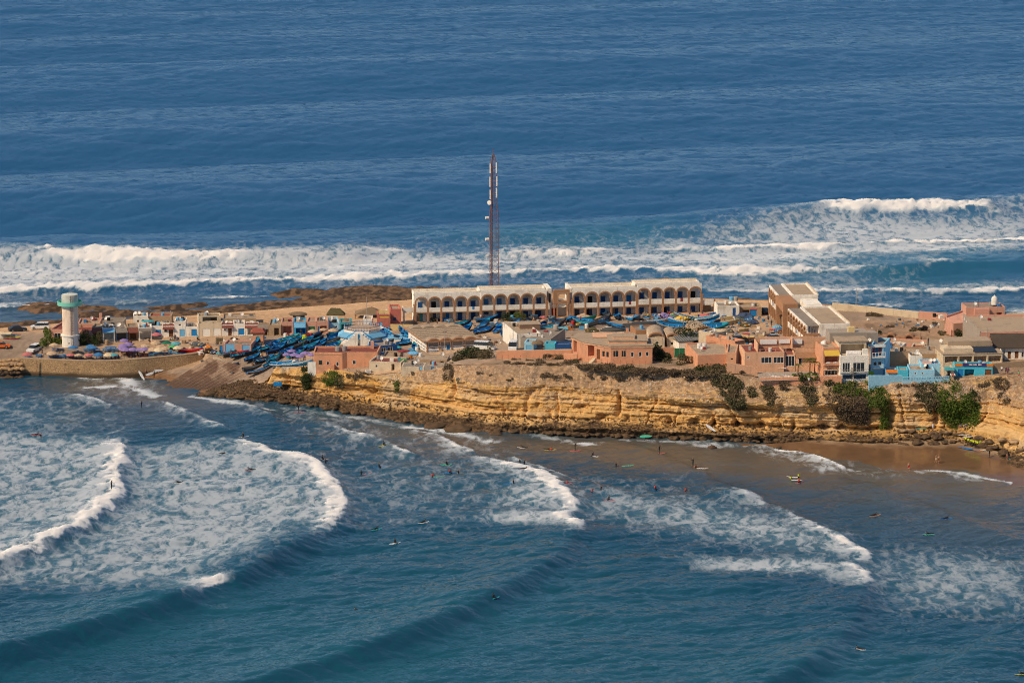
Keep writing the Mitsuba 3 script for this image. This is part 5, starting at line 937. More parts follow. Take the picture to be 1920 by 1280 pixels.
box_house('shack', 'low grey-roofed shack behind the crumbling white shack', (-28.64,783.05,7.8), (-24.87,782.64,8), 7, 1.9, 'tan_wall', 'beige_roof', category='shack')
k = box_house('shack', 'patched whitewashed shack with pale blue door on the cliff edge', (-23.88,767.43,8.9), (-18.98,767.11,9.2), 5, 1.6, 'cream_wall', 'grey_roof', z=8.9, ops=[(0, 'door', 3.85, 0.0, 0.75, 1.6, 'sky_blue')], parapet=0.15, category='shack', sunk=2)
box_house('shack', 'small grey shack with bright blue door at the right end of the cliff-edge shacks', (-18.92,766.69,9.4), (-14.7,766.04,10), 4, 1.5, 'grey_wall', 'beige_roof', z=9.4, ops=[(0, 'door', 1.5, 0.0, 0.7, 1.3, 'bright_blue')], parapet=0.15, category='shack', sunk=2)
box_house('shack', 'bare tan shack with broken wall behind the cliff-edge shacks', (-21.49,774.6,9), (-14.16,773.97,9.6), 6, 1.7, 'tan_wall', 'beige_roof', z=9.0, ops=[(0, 'gap', 5.9, 0.2, 0.8, 1.2)], parapet=0.2, category='shack', sunk=2)
p = (-21.66,781.24,8.76); solo('tarpaulin', moved(blob(15, 1.3, 1.6, 0.3, 2, 0.4), p[0], p[1], p[2] + 2.0), 'sky_blue', 'pale blue tarpaulin sagging over the shacks by the cliff edge', 'tarpaulin')
p = (-22.96,785.63,8.25); solo('tarpaulin', moved(blob(16, 1.4, 1.2, 0.2, 2, 0.4), p[0] - 1, p[1] + 1, p[2] + 2.0), 'maroon_cloth', 'dark red cloth spread over a shack roof beside a pale blue tarpaulin', 'tarpaulin')
p = (-24.72,777.81,8.6); solo('laundry', cat(*[bx(p[0] + i * 0.35, p[0] + i * 0.35 + 0.3, p[1] - 1.7, p[1] - 1.66, p[2] + 1.3, p[2] + 2.0) for i in range(5)]), 'green_cloth', 'green and red washing hung on the shack roof', 'laundry')
box_house('shed', 'dark blue-fronted shed between the orange house and the boats', (-29.68,798.78,7), (-25.79,800.66,7), 6, 2.0, 'blue_door', 'grey_roof', ops=[(0, 'window', 0.4, 0.6, 1.2, 1.0, 'white_paint'), (0, 'window', 2.0, 0.6, 1.2, 1.0, 'white_paint')], category='shed')
# quay wall round the square, with a stair of iron rungs, and the ramp wall by the slip
kQ = thing('quay_wall', 'long rubble-stone quay wall below the square', 'quay wall')
q = np.array(chaikin(np.array(QUAY), 2)); tq = np.gradient(q, axis=0); nq = np.stack([-tq[:, 1], tq[:, 0]], 1); nq /= np.linalg.norm(nq, axis=1, keepdims=True)
foot, inner = q - 0.25 * nq, q + 0.9 * nq
top = np.interp(q[:, 0], [-95, -76, -68, -60], [4.0, 4.3, 4.55, 4.7]); bot = np.full(len(q), -1.5)
v = np.concatenate([np.c_[foot, bot], np.c_[q, top], np.c_[inner, top], np.c_[inner, bot]]); m = len(q); i = np.arange(m - 1)
part(kQ, 'wall', (v, np.concatenate([np.stack([i + a * m, i + 1 + a * m, i + 1 + (a + 1) * m, i + (a + 1) * m], 1) for a in range(3)])), 'quay_stone')
part(kQ, 'cap', (np.concatenate([np.c_[q - 0.12 * nq, top + 0.003], np.c_[q - 0.12 * nq, top + 0.14], np.c_[inner + 0.1 * nq, top + 0.14], np.c_[inner + 0.1 * nq, top + 0.003]]), np.concatenate([np.stack([i + a * m, i + 1 + a * m, i + 1 + (a + 1) * m, i + (a + 1) * m], 1) for a in range(3)])), 'tan_wall')
x, y, _ = (-107.9,808.57,2); part(kQ, 'rungs', cat(*[bx(x - 0.25, x + 0.25, y - 0.75, y - 0.5, z, z + 0.06) for z in np.arange(0.6, 4.0, 0.35)]), 'rust')
kR = thing('ramp_wall', 'low wedge-shaped ochre wall at the head of the slip', 'wall')
a, b = (-67.97,808.33,3.9), (-64.46,808.36,3.4)
part(kR, 'wall', (np.array([[a[0], a[1], 2.5], [b[0], b[1], 2.5], [b[0], b[1], 3.35], [a[0], a[1], 4.9], [a[0], a[1] + .6, 2.5], [b[0], b[1] + .6, 2.5], [b[0], b[1] + .6, 3.35], [a[0], a[1] + .6, 4.9]]), np.array([[0, 1, 2, 3], [5, 4, 7, 6], [3, 2, 6, 7], [1, 5, 6, 2], [4, 0, 3, 7]])), 'cream_wall')
# the slip: concrete slabs laid in rows down to the water
SA, SB, SC, SD = [np.array(p) for p in ((-78.97,797.09,-0.35), (-65.81,789.66,-0.4), (-56.25,801.47,2.8), (-68.89,809.32,4.2))]
ns, nt = 13, 12
kS = 'slipway'; tag(kS, 'concrete boat slip of worn slabs running down to the water', kind='structure')
rng = random.Random(4)
for i in range(ns):
    for j in range(nt):
        c = []
        for (s, t) in ((i, j), (i + 1, j), (i + 1, j + 1), (i, j + 1)):
            gs = 0.006 if s == i else -0.006; gt = 0.006 if t == j else -0.006
            u, w_ = s / ns + gs * 0.6, t / nt + gt * 0.6
            p = (SA * (1 - u) + SB * u) * (1 - w_) + (SD * (1 - u) + SC * u) * w_
            p = p.copy(); p[2] = max(p[2], -0.6) + 0.10 + 0.25 * math.sin(math.pi * w_) * 0; c.append(p)
        dz = rng.uniform(-0.015, 0.025); c = np.array(c); c[:, 2] += dz
        lo = c.copy(); lo[:, 2] -= 1.5
        key = f'slipway__slab_{i * nt + j:03d}' if i + j else 'slipway__slab'
        scene[key] = mikit.ply((np.concatenate([c, lo]), np.array([[0, 1, 2, 3], [4, 5, 1, 0], [5, 6, 2, 1], [6, 7, 3, 2], [7, 4, 0, 3]])), 'slip_concrete')

# ---------------------------------------------------------------- behind the cliff, middle
k = box_house('house', 'white flat-roofed house with brown corrugated roof shed, among the boats', (1.07,795.61,9.32), (6.44,796.78,9.46), 15, 3.0, 'white_wall', 'beige_roof')
a, b = (1.8,803.56,10.6), (6.38,804.21,10.6); f = edge_frame([a, b, (0, 0)], 0)
part(k, 'roof_shed', at_edge(f, 10.2, cat(*[bx(u, u + 0.16, 0, 0.05, 0.2, 2.7) for u in np.arange(0, f[3], 0.32)], bx(0, f[3], 0.06, 4.0, 0.2, 2.7))), 'brown_shed' if 'brown_shed' in scene else wallmat('brown_shed', (0.22, 0.14, 0.10), (0.12, 0.07, 0.05), 0.4))
part(k, 'shed_roof', at_edge(f, 10.2, bx(-0.15, f[3] + 0.15, -0.15, 4.1, 2.71, 2.83)), 'beige_roof')
for u in (2.3, 3.2): part(k, 'cooling_unit', at_edge(f, 10.2, bx(u, u + 0.75, -0.3, -0.01, 0.35, 0.85)), 'dark_metal')
part(k, 'doorway', at_edge(edge_frame([(1.07,795.61,9.32), (6.44,796.78,9.46), (0, 0)], 0), (1.07,795.61,9.32)[2], bx(4.6, 4.8, -0.03, -0.003, 1.0, 3.0)), 'brown_wood')
box_house('shed', 'grey plank-walled shed with turquoise roof sheet and water tank', (8.66,791.87,10.04), (12.04,804.41,8.97), 7, 3.0, 'grey_wall', 'grey_roof', category='shed')
p = (9.89,805.28,8.8); solo('water_tank', moved(lathe([(0.02, 0), (0.6, 0), (0.6, 1.0), (0.02, 1.05)], 16), p[0], p[1] - 2, p[2] + 3.2), 'concrete', 'pale round water tank on the plank-walled shed', 'water tank', smooth=40)
p = (11.42,811.55,8.34); solo('roof_sheet', bx(p[0] - 1.3, p[0] + 1.2, p[1] - 3, p[1] - 1.2, p[2] + 2.6, p[2] + 2.8), 'turquoise_wall', 'turquoise sheet lying on the plank-walled shed', 'sheet')
k = box_house('house', 'pale blue and white hut with sky blue double door beside the orange wall', (2.71,787.95,10.2), (4.84,787.58,10.33), 4, 1.8, 'light_blue_wall', 'beige_roof', ops=[(0,'door',0.36,0.06,1.33,1.04,'sky_blue')])
box_house('house', 'low flat-roofed house with one maroon door behind the pale blue hut', (2.89,803.73,8.61), (9.6,801.74,9.11), 6, 1.9, 'tan_wall', 'grey_roof')
box_house('stall', 'turquoise painted stall counter beside the thatched stall', (7.19,786.57,10.53), (9.54,786.32,10.63), 3, 1.4, 'turquoise_wall', 'grey_roof', category='stall')
box_house('stall', 'dark blue stall with grey top at the end of the orange wall', (9.66,786.28,10.64), (13.08,786.47,10.72), 3, 1.2, 'blue_door', 'grey_roof', category='stall')
p = (5.65,785.26,10.6); k = thing('thatched_stall', 'drooping dark reed canopy beside the pale blue hut', 'stall'); part(k, 'roof', moved(blob(21, 1.35, 1.2, 0.75, 2, 0.2, flat=0.1), p[0], p[1] + 1.5, p[2] + 1.3), 'thatch'); part(k, 'post', cat(*[rod((p[0] + s, p[1] + 1.3, p[2] - 0.5), (p[0] + s, p[1] + 1.3, p[2] + 1.4), 0.07) for s in (-1.0, 1.0)]), 'brown_wood')
# orange boundary wall and the orange villa
def low_wall(label, a, b, h, mat, thick=0.25, sunk=1.5, name='boundary_wall', cap=True):
    k = thing(name, label, 'wall'); f = edge_frame([a, b, (0, 0)], 0)
    n = max(1, int(f[3] / 3)); v = []
    za, zb = a[2], b[2]
    V = np.array([[0, 0, za - sunk], [f[3], 0, zb - sunk], [f[3], 0, zb + h], [0, 0, za + h], [0, thick, za - sunk], [f[3], thick, zb - sunk], [f[3], thick, zb + h], [0, thick, za + h]])
    F = np.array([[0, 1, 2, 3], [5, 4, 7, 6], [3, 2, 6, 7], [1, 5, 6, 2], [4, 0, 3, 7]])
    part(k, 'wall', at_edge(f, 0, (V, F)), mat)
    if cap:
        C = V.copy(); C[[0, 1, 4, 5], 2] = C[[3, 2, 7, 6], 2] + 0.004; C[[3, 2, 7, 6], 2] += 0.09; C[[0, 1, 2, 3], 1] -= 0.06; C[[4, 5, 6, 7], 1] += 0.06
        part(k, 'coping', at_edge(f, 0, (C, F)), 'pale_orange_wall' if 'orange' in mat else mat)
    return k
low_wall('long low orange wall left of the orange villa', (-3.35,769.91,11.7), (12.88,767.66,12.37), 1.75, 'orange_wall')
k = thing('fence', 'thin wire fence along the cliff top before the orange villa', 'fence')
for i, t in enumerate(np.linspace(0, 1, 26)):
    a, b = (-3.44,764.85,12.22), (29.62,753.96,12.99); x, y = a[0] + (b[0] - a[0]) * t, a[1] + (b[1] - a[1]) * t; z = gz(x, y); part(k, 'post', rod((x, y, z - 0.4), (x, y, z + 1.3), 0.03, 4), 'dark_metal')
VP = [(12.89,768.04,12.3), (15.66,762.36,12.6), (21.02,757.82,12.8), (29.9,758.41,12.8), (30.19,765.91,12.6), (14.47,772.76,12.2)]
VP = [(x, y, 12.6) for x, y, z in VP]
kV = building('villa', 'large orange villa with flat roof terraces and porch on the cliff top', VP, 4.2, 'orange_wall', 'beige_roof', parapet=0, z=12.6, category='villa', sunk=2,
    ops=[(0, 'gap', 0.8, 1.2, 1.6, 2.6), (1, 'gap', 0.8, 1.3, 1.7, 2.5), (1, 'door', 3.2, 1.0, 0.9, 2.2, 'brown_wood'), (1, 'window', 4.6, 1.7, 0.8, 1.3, 'pale_orange_wall'), (1, 'window', 5.7, 1.7, 0.8, 1.3, 'pale_orange_wall'),
         (2, 'window', 0.5, 1.9, 1.2, 1.4, 'pale_orange_wall'), (2, 'window', 2.3, 1.9, 1.0, 1.4, 'pale_orange_wall'), (2, 'window', 4.3, 1.9, 0.65, 1.0, 'white_paint'), (2, 'window', 6.0, 1.9, 0.65, 1.0, 'white_paint'), (2, 'window', 7.5, 1.95, 0.65, 1.0, 'white_paint')])
cs = m3.CrossSection([np.array([p[:2] for p in VP])]); part(kV, 'cornice', mm((cs.offset(0.22, m3.JoinType.Miter, 2.0) - cs.offset(0.01, m3.JoinType.Miter, 2.0)).extrude(0.28).translate((0, 0, 16.45))), 'pale_orange_wall')
U = [(18.79,746.34,16.9), (26.39,746.34,16.9), (28.35,751.02,16.9), (20.41,756.96,16.9)]
X0, Y0 = VP[2][0] - 0.4, VP[2][1] + 2.0
part(kV, 'upper_storey', cat(bx(X0, X0 + 8.2, Y0, Y0 + 6.5, 16.75, 17.6)), 'pale_orange_wall'); part(kV, 'upper_roof', bx(X0 - 0.25, X0 + 8.45, Y0 - 0.25, Y0 + 6.75, 17.61, 17.78), 'beige_roof')
part(kV, 'upper_storey', bx(X0 + 1.0, X0 + 5.6, Y0 + 1.2, Y0 + 5.2, 17.785, 18.25), 'pale_orange_wall'); part(kV, 'upper_roof', bx(X0 + 0.9, X0 + 5.7, Y0 + 1.1, Y0 + 5.3, 18.26, 18.36), 'beige_roof')
part(kV, 'rear_wing', bx(X0 - 3, X0 + 3.5, Y0 + 7.2, Y0 + 12, 12, 17.0), 'orange_wall'); part(kV, 'rear_roof', bx(X0 - 3.2, X0 + 3.7, Y0 + 7.0, Y0 + 12.2, 17.01, 17.15), 'pale_orange_wall')
part(kV, 'chimney', bx(X0 + 3.9, X0 + 4.5, Y0 + 6.9, Y0 + 7.5, 17.0, 19.0), 'orange_wall')
st = edge_frame(VP, 1)
part(kV, 'steps', at_edge(st, 12.6, cat(*[bx(2.2 + i * 0.0, 3.1, -0.35 * (7 - i), -0.35 * (6 - i), -1.0, 0.18 * i + 0.05) for i in range(7)])), 'cream_wall')
low_wall('stepped orange garden wall at the left corner of the villa', (11.12,764.94,12.56), (13.95,763,12.71), 1.3, 'orange_wall')
# yard behind the villa: orange wall, green gate, vaulted cottages
low_wall('orange yard wall between the villa and the green gate', (30.18,768.57,12.43), (35.04,769.09,12.33), 2.0, 'orange_wall')
k = thing('gate', 'dark green metal double gate in the orange yard wall', 'gate'); f = edge_frame([(35.07,768.62,12.36), (37.32,768.67,12.29), (0, 0)], 0); z = (36.16,768.38,12.35)[2]
for i in range(2): part(k, 'leaf', at_edge(f, z, cat(bx(i * f[3] / 2 + 0.02, (i + 1) * f[3] / 2 - 0.02, 0.05, 0.1, 0.05, 1.95), *[bx(i * f[3] / 2 + u, i * f[3] / 2 + u + 0.05, 0.01, 0.05, 0.1, 1.9) for u in (0.1, 0.5, 0.9)])), 'green_paint')
def vault_house(label, fl, fr, depth, h, wall, n, ops=()):
    k = box_house('vaulted_cottage', label, fl, fr, depth, h, wall, 'beige_roof', ops=ops, category='cottage')
    f = edge_frame([fl, fr, (0, 0)], 0); z = min(fl[2], fr[2]); w = f[3] / n; t = np.linspace(0, math.pi, 13)
    for i in range(n):
        um = (i + 0.5) * w; R = w / 2 - 0.1
        cs = m3.CrossSection([np.stack([um + R * np.cos(t), h + 0.0 + 0.55 * R * np.sin(t)], 1)])
        part(k, 'vault', at_edge(f, z, cs.extrude(depth - 0.5).rotate((90, 0, 0)).translate((0, depth - 0.2, 0))), 'beige_roof', smooth=40)
        a = np.stack([um + (R + 0.2) * np.cos(t), h + (0.55 * R + 0.2) * np.sin(t)], 1); b = np.stack([um + (R - 0.1) * np.cos(t), h + (0.55 * R - 0.12) * np.sin(t)], 1)
        part(k, 'arch', at_edge(f, z, m3.CrossSection([np.concatenate([a, b[::-1]])]).extrude(0.5).rotate((90, 0, 0)).translate((0, 0.3, 0))), 'brown_arch')
    return k
vault_house('cream cottage under a brown barrel vault behind the villa', (30.14,785.98,11.06), (33.67,786.01,11.05), 10, 2.4, 'cream_wall', 1, [(0,'gap',0.36,0.12,0.72,1.35),(0,'window',1.57,0.86,0.72,0.61,'white_paint')])
vault_house('cream cottage under a brown barrel vault beside the round bush', (34.31,787.1,10.96), (36.67,787.24,10.93), 9, 2.4, 'cream_wall', 1, [(0,'window',0.72,0.49,1.20,0.74,'white_paint')])
vault_house('long low cottage with brown vaulted roof, right of the dark round bush', (41.62,805.7,9.21), (45.4,806.57,9.05), 9, 1.9, 'tan_wall', 1)
box_house('cottage', 'brown flat-roofed back of the vaulted cottages', (27.68,796.82,10.06), (33.57,797.88,9.98), 6, 3.0, 'brown_arch', 'grey_roof', category='cottage')
for i, (lab, a, b) in enumerate([('white shed with grey corrugated pitched roof beside the green gate', (36.73,783.35,11.21), (39.7,784.14,11.06)), ('white shed with grey corrugated pitched roof beside the cream tower block', (39.89,785.54,10.96), (44.06,788.54,10.44))]):
    k = box_house('shed', lab, a, b, 5, 1.7, 'white_wall', 'grey_roof', parapet=0, ops=[] if i == 0 else [(0,'window',2.77,0.31,0.96,0.37,'bright_blue')], category='shed')
    f = edge_frame([a, b, (0, 0)], 0); part(k, 'roof_slope', at_edge(f, a[2], (np.array([[-.2, -.3, 1.86], [f[3] + .2, -.3, 1.86], [f[3] + .2, 5.2, 2.6], [-.2, 5.2, 2.6], [-.2, -.3, 1.8], [f[3] + .2, -.3, 1.8], [f[3] + .2, 5.2, 2.5], [-.2, 5.2, 2.5]]), np.array([[0, 1, 2, 3], [4, 0, 3, 7], [1, 5, 6, 2], [0, 4, 5, 1], [3, 2, 6, 7]]))), 'slate_hull')
    for u in np.arange(0, f[3], 0.55): part(k, 'roof_rib', at_edge(f, a[2], (np.array([[u, -.3, 1.93], [u + .1, -.3, 1.93], [u + .1, 5.2, 2.67], [u, 5.2, 2.67], [u, -.3, 1.87], [u + .1, -.3, 1.87], [u + .1, 5.2, 2.61], [u, 5.2, 2.61]]), np.array([[0, 1, 2, 3], [4, 0, 3, 7], [1, 5, 6, 2], [0, 4, 5, 1]]))), 'steel')
p = (41.28,787.48,10.77); k = thing('flag', 'red flag on a short pole above the grey shed roofs', 'flag'); part(k, 'pole', rod((p[0], p[1], p[2]), (p[0], p[1], p[2] + 3.6), 0.04), 'steel'); part(k, 'cloth', bx(p[0] + 0.04, p[0] + 0.3, p[1] - 0.02, p[1] + 0.02, p[2] + 2.2, p[2] + 3.5), 'red_paint')
box_house('tower_block', 'tall plain cream tower block beside the grey sheds', (43.91,779.41,11.14), (46.98,782.01,10.69), 4.5, 4.9, 'cream_wall', 'grey_roof', category='tower')
k = building('house', 'blank orange building with flat roof and water tanks right of the green gate', [(39.36,754.33,12.8), (45.65,755.49,12.8), (46.29,770.35,12.2), (37.4,767.95,12.2)], 3.2, 'orange_wall', 'beige_roof', z=12.4, sunk=2)
p = (40.05,761.18,12.6)
for i in range(2): part(k, 'water_tank', moved(lathe([(0.02, 0), (0.55, 0), (0.55, 1.1), (0.02, 1.15)], 16), p[0] + 0.2 + i * 1.0, p[1] + 3, 15.15), 'white_paint', smooth=40)
box_house('house', 'orange back block with one small window, above the blank orange building', (47.94,765.13,12.17), (50.12,767.02,11.91), 9, 4.6, 'orange_wall', 'pale_orange_wall')
building('house', 'stepped orange block with small dark window left of the restaurant', [(45.47,754.33,12.8), (47.5,754.33,12.8), (48.52,763.54,12.6), (46.3,764.55,12.4)], 3.6, 'pale_orange_wall', 'beige_roof', z=12.6, sunk=2, ops=[(0, 'window', 0.9, 2.0, 0.5, 0.35, 'brown_wood')])
low_wall('sloping orange garden wall left of the restaurant terrace', (45.2,747.8,13.3), (51.63,748.15,12.2), 1.9, 'pale_orange_wall', thick=0.35)
# ---------------------------------------------------------------- orange restaurant
ZR = 12.7
kR_ = box_house('restaurant', 'orange restaurant with big white-framed windows above the terrace', (49.06,750.22,12.7), (57.42,750.8,12.7), 9, 4.3, 'pale_orange_wall', 'maroon_roof', z=ZR, category='restaurant', ops=[(0,'window',0.46,2.95,0.58,0.47,'white_paint'),(0,'window',3.47,1.89,2.31,1.30,'white_paint'),(0,'window',6.13,1.89,2.20,1.30,'white_paint')], parapet=0.3)
f = edge_frame([(49.06,750.22,12.7), (57.42,750.8,12.7), (0, 0)], 0)
part(kR_, 'roof_wall', at_edge(f, ZR, cat(bx(3.0, 15.6, 6.0, 6.25, 4.0, 6.4), bx(2.8, 2.99, 1.0, 6.25, 4.0, 6.0), bx(10.6, 10.85, 4.6, 5.99, 4.0, 6.3))), 'pale_orange_wall')
part(kR_, 'roof_rail', at_edge(f, ZR, cat(*[bx(3.2 + i * 1.1, 3.3 + i * 1.1, 0.15, 0.25, 4.3, 4.9) for i in range(6)], bx(3.1, 8.9, 0.16, 0.24, 4.82, 4.88))), 'pink_wall')
for i, (u, w_) in enumerate(((4.0, 3.8), (8.0, 2.6), (11.0, 2.2))): solo('hanging_sheet', at_edge(f, ZR, bx(u, u + w_ - 0.2, 5.6, 5.65, 4.9 + 0.15 * (i == 1), 5.95)), 'white_cloth', f'white sheet hung out on the restaurant roof, {ORD[i]} from the left', 'sheet')
kR2 = box_house('restaurant', 'glazed orange dining room between the big windows and the palms', (57.52,751.37,12.7), (59.83,751.37,12.7), 7, 3.6, 'pale_orange_wall', 'maroon_roof', z=ZR, category='restaurant', ops=[(0,'window',0.17,1.06,1.97,2.24,'white_paint')])
kR3 = box_house('restaurant', 'orange wing with brown tiled lean-to roof behind the palms', (59.95,751.37,12.7), (65.81,751.37,12.7), 6, 3.3, 'pale_orange_wall', 'beige_roof', z=ZR, category='restaurant', ops=[(0,'window',0.58,1.42,0.69,1.42,'white_paint'),(0,'window',4.16,1.89,0.46,0.94,'white_paint'),(0,'window',5.09,1.89,0.46,0.94,'white_paint')])
awning(kR3, (59.95,751.37,12.7), (65.81,751.37,12.7), ZR, 0.0, 6.0, 0.9, 3.9, 3.1, 'brown_arch', inn=0.9)
part(kR3, 'roof_wall', at_edge(edge_frame([(59.95,751.37,12.7), (65.81,751.37,12.7), (0, 0)], 0), ZR, cat(bx(0, 6, 1.5, 1.7, 3.0, 4.5), *[bx(0.3 + i * 1.3, 0.5 + i * 1.3, 1.45, 1.75, 4.5, 4.75) for i in range(5)], bx(-1, 7.6, 9.5, 9.7, 2, 5.6))), 'pale_orange_wall')
kR4 = box_house('restaurant', 'orange corner tower with yellow awning over its balcony and a white bay window', (65.16,745.03,12.6), (68.68,745.6,12.6), 7, 6.6, 'orange_wall', 'beige_roof', z=12.4, category='restaurant', ops=[(0, 'gap', 0.3, 3.3, 2.9, 1.6), (0, 'window', 0.4, 0.7, 2.7, 1.0, 'white_paint')])
f = edge_frame([(65.16,745.03,12.6), (68.68,745.6,12.6), (0, 0)], 0)
part(kR4, 'awning', at_edge(f, 12.4, (np.array([[0.1, 0, 6.0], [3.4, 0, 6.0], [3.4, -1.1, 5.0], [0.1, -1.1, 5.0]]), np.array([[0, 3, 2, 1]]))), 'yellow_paint')
part(kR4, 'bay_roof', at_edge(f, 12.4, cat(*[bx(0.1 + i * 0.4, 0.45 + i * 0.4, -0.55, -0.005, 1.85, 2.0) for i in range(8)])), 'cream_cloth')
part(kR4, 'balcony', at_edge(f, 12.4, cat(bx(0.0, 3.5, -0.9, -0.004, 2.95, 3.12), bx(0.0, 3.5, -0.9, -0.8, 3.12, 3.5))), 'orange_wall')
for i, u in enumerate((0.4, 1.9)): solo('towel', at_edge(f, 12.4, moved(blob(30 + i, 0.55, 0.1, 0.14, 1, 0.4), u + 0.5, -0.85, 3.55)), 'white_cloth', f'white towel over the balcony rail of the orange corner tower, {ORD[i]} from the left', 'towel')
k = low_wall('orange retaining wall below the restaurant terrace', (51.79,742.11,11.6), (68.85,742.38,12), 1.5, 'orange_wall', thick=0.4, sunk=2.5)
solo('terrace', (np.array([[*(51.59,740.97,12.4)[:2], 12.75], [*(65.19,742.64,12.4)[:2], 12.75], [*(65.92,751.37,12.7)[:2], 12.78], [*(51.76,750.22,12.7)[:2], 12.78]]), np.array([[0, 1, 2, 3]])), 'grey_wall', 'grey paved restaurant terrace behind the orange retaining wall', 'terrace')
# ---------------------------------------------------------------- white and blue houses at the cliff edge
ZW = 12.0
kw = box_house('house', 'white three-storey house with wide glazed balconies and a blue band, on the cliff edge', (68.61,743.49,12), (74.58,744.06,12), 8, 5.6, 'white_wall', 'grey_roof', z=ZW, ops=[(0, 'window', 0.5, 0.55, 2.2, 0.95, 'blue_door'), (0, 'window', 2.9, 0.55, 2.6, 0.95, 'blue_door'), (0, 'window', 0.5, 2.1, 1.6, 2.0, 'white_paint'), (0, 'window', 2.7, 2.1, 2.5, 2.0, 'white_paint')], sunk=2)
f = edge_frame([(68.61,743.49,12), (74.58,744.06,12), (0, 0)], 0); L = f[3]; E = lambda m: at_edge(f, ZW, m)
part(kw, 'blue_band', E(bx(0.05, L + 0.02, -0.07, -0.004, 1.65, 2.0)), 'sky_blue')
part(kw, 'balcony_rail', E(cat(bx(0.1, L - 0.1, -0.5, -0.44, 2.65, 2.72), bx(0.1, L - 0.1, -0.55, -0.075, 1.85, 2.0), *[bx(0.1 + i * 0.45, 0.13 + i * 0.45, -0.49, -0.46, 2.0, 2.65) for i in range(13)])), 'steel')
part(kw, 'roof_room', E(m3.Manifold.cube((L - 0.2, 5.2, 2.9)).translate((0.1, 2.2, 5.2)) - m3.Manifold.cube((L - 1.0, 2.4, 2.1)).translate((0.5, 1.8, 5.5))), 'cream_wall')
part(kw, 'roof_slab', E(bx(-0.3, L + 0.3, 1.9, 7.4, 8.11, 8.35)), 'beige_roof'); part(kw, 'roof_parapet', E(bx(L - 1.3, L - 0.05, 0.32, 0.7, 5.2, 6.9)), 'white_wall')
part(kw, 'sofa', E(cat(bx(1.6, 4.6, 1.1, 1.6, 5.25, 5.9), bx(1.5, 4.7, 1.61, 1.9, 5.25, 6.3))), 'white_cloth')
part(kw, 'screen', E(cat(bx(0.7, L - 0.9, 4.1, 4.15, 5.5, 7.6), *[bx(0.8 + i * 1.5, 0.88 + i * 1.5, 4.02, 4.095, 5.5, 7.6) for i in range(4)])), 'cream_cloth')
part(kw, 'roof_house', E(cat(bx(-0.8, L + 1.4, 8.3, 13, 5.5, 8.9))), 'grey_wall'); part(kw, 'roof_box', E(bx(3.2, 4.6, 8.6, 9.6, 8.91, 10.0)), 'yellow_wall')
kb = building('house', 'narrow sky blue house with white balconies between the white house and the low huts', [(75.42,748.15,12.2), (78.17,748.72,12.2), (80.27,756.03,12), (77.21,757.18,12)], 6.8, 'light_blue_wall', 'grey_roof', z=12.2, sunk=2, ops=[(0, 'gap', 0.3, 4.5, 2.2, 1.7), (0, 'window', 0.6, 2.3, 0.8, 0.9, 'white_paint'), (0, 'window', 1.6, 2.3, 0.8, 0.9, 'white_paint'), (1, 'window', 1.3, 2.4, 0.8, 1.1, 'blue_door')])
f = edge_frame([(75.42,748.15,12.2), (78.17,748.72,12.2), (0, 0)], 0); E = lambda m: at_edge(f, 12.2, m); L = f[3]
part(kb, 'balcony', E(cat(bx(-0.05, L + 0.2, -0.8, -0.004, 4.1, 4.3), bx(-0.05, L + 0.2, -0.82, -0.76, 5.2, 5.3), *[bx(u, u + 0.1, -0.83, -0.75, 4.3, 5.2) for u in np.linspace(0, L + 0.05, 5)])), 'white_paint')
part(kb, 'balcony', E(cat(bx(0.3, L, -0.5, -0.004, 1.75, 1.95), bx(0.3, L, -0.52, -0.45, 2.4, 2.48))), 'white_paint'); part(kb, 'roof_frame', E(cat(bx(-0.1, L + 0.3, -0.2, -0.003, 6.25, 6.7))), 'white_paint')
part(kb, 'curtain', E(cat(bx(0.35, 1.0, 0.5, 0.55, 4.55, 6.1), bx(1.9, 2.4, 0.5, 0.55, 4.55, 6.1))), 'maroon_cloth'); part(kb, 'roof_room', E(cat(bx(0.2, L, 4.0, 7.0, 6.3, 8.6))), 'grey_wall')
solo('dumpster', cat(bx(*(lambda p: (p[0] - 0.6, p[0] + 0.5, p[1] - 0.5, p[1] + 0.5, p[2] - 0.2, p[2] + 1.2))((75.53,748.19,12.19)))), 'lime_wall', 'lime green bin at the foot of the narrow blue house', 'bin')
low_wall('pale blue parapet wall stepping along the cliff edge right of the white house', (74.44,741.53,12.4), (81.66,743.49,12), 1.3, 'light_blue_wall', thick=0.25, sunk=2)
k = low_wall('pale blue balustrade along the cliff edge before the surf shops', (81.5,741.95,12.2), (91.38,742.71,12.5), 0.35, 'light_blue_wall', thick=0.25, sunk=2)
f = edge_frame([(81.5,741.95,12.2), (91.38,742.71,12.5), (0, 0)], 0)
for u in np.arange(0.1, f[3], 0.34): part(k, 'baluster', at_edge(f, 12.25, bx(u, u + 0.14, 0.04, 0.2, 0.42 + 0.03 * u, 0.92 + 0.03 * u)), 'sky_blue')
part(k, 'handrail', at_edge(f, 12.25, bx(0, f[3], 0.0, 0.24, 1.0, 1.12)), 'light_blue_wall')
box_house('hut', 'bright turquoise cube hut beside the orange awning', (80.9,745.8,12.1), (83.13,745.71,12.12), 4, 2.0, 'turquoise_wall', 'beige_roof', category='hut')
k = box_house('hut', 'low hut under an orange awning behind the pale blue parapet', (78.42,746.77,12.13), (80.89,746.75,12.14), 4, 1.6, 'light_blue_wall', 'beige_roof', category='hut'); awning(k, (78.42,746.77,12.13), (80.89,746.75,12.14), (78.42,746.77,12.13)[2], 0.1, 2.5, 0.8, 1.9, 1.4, 'orange_paint')
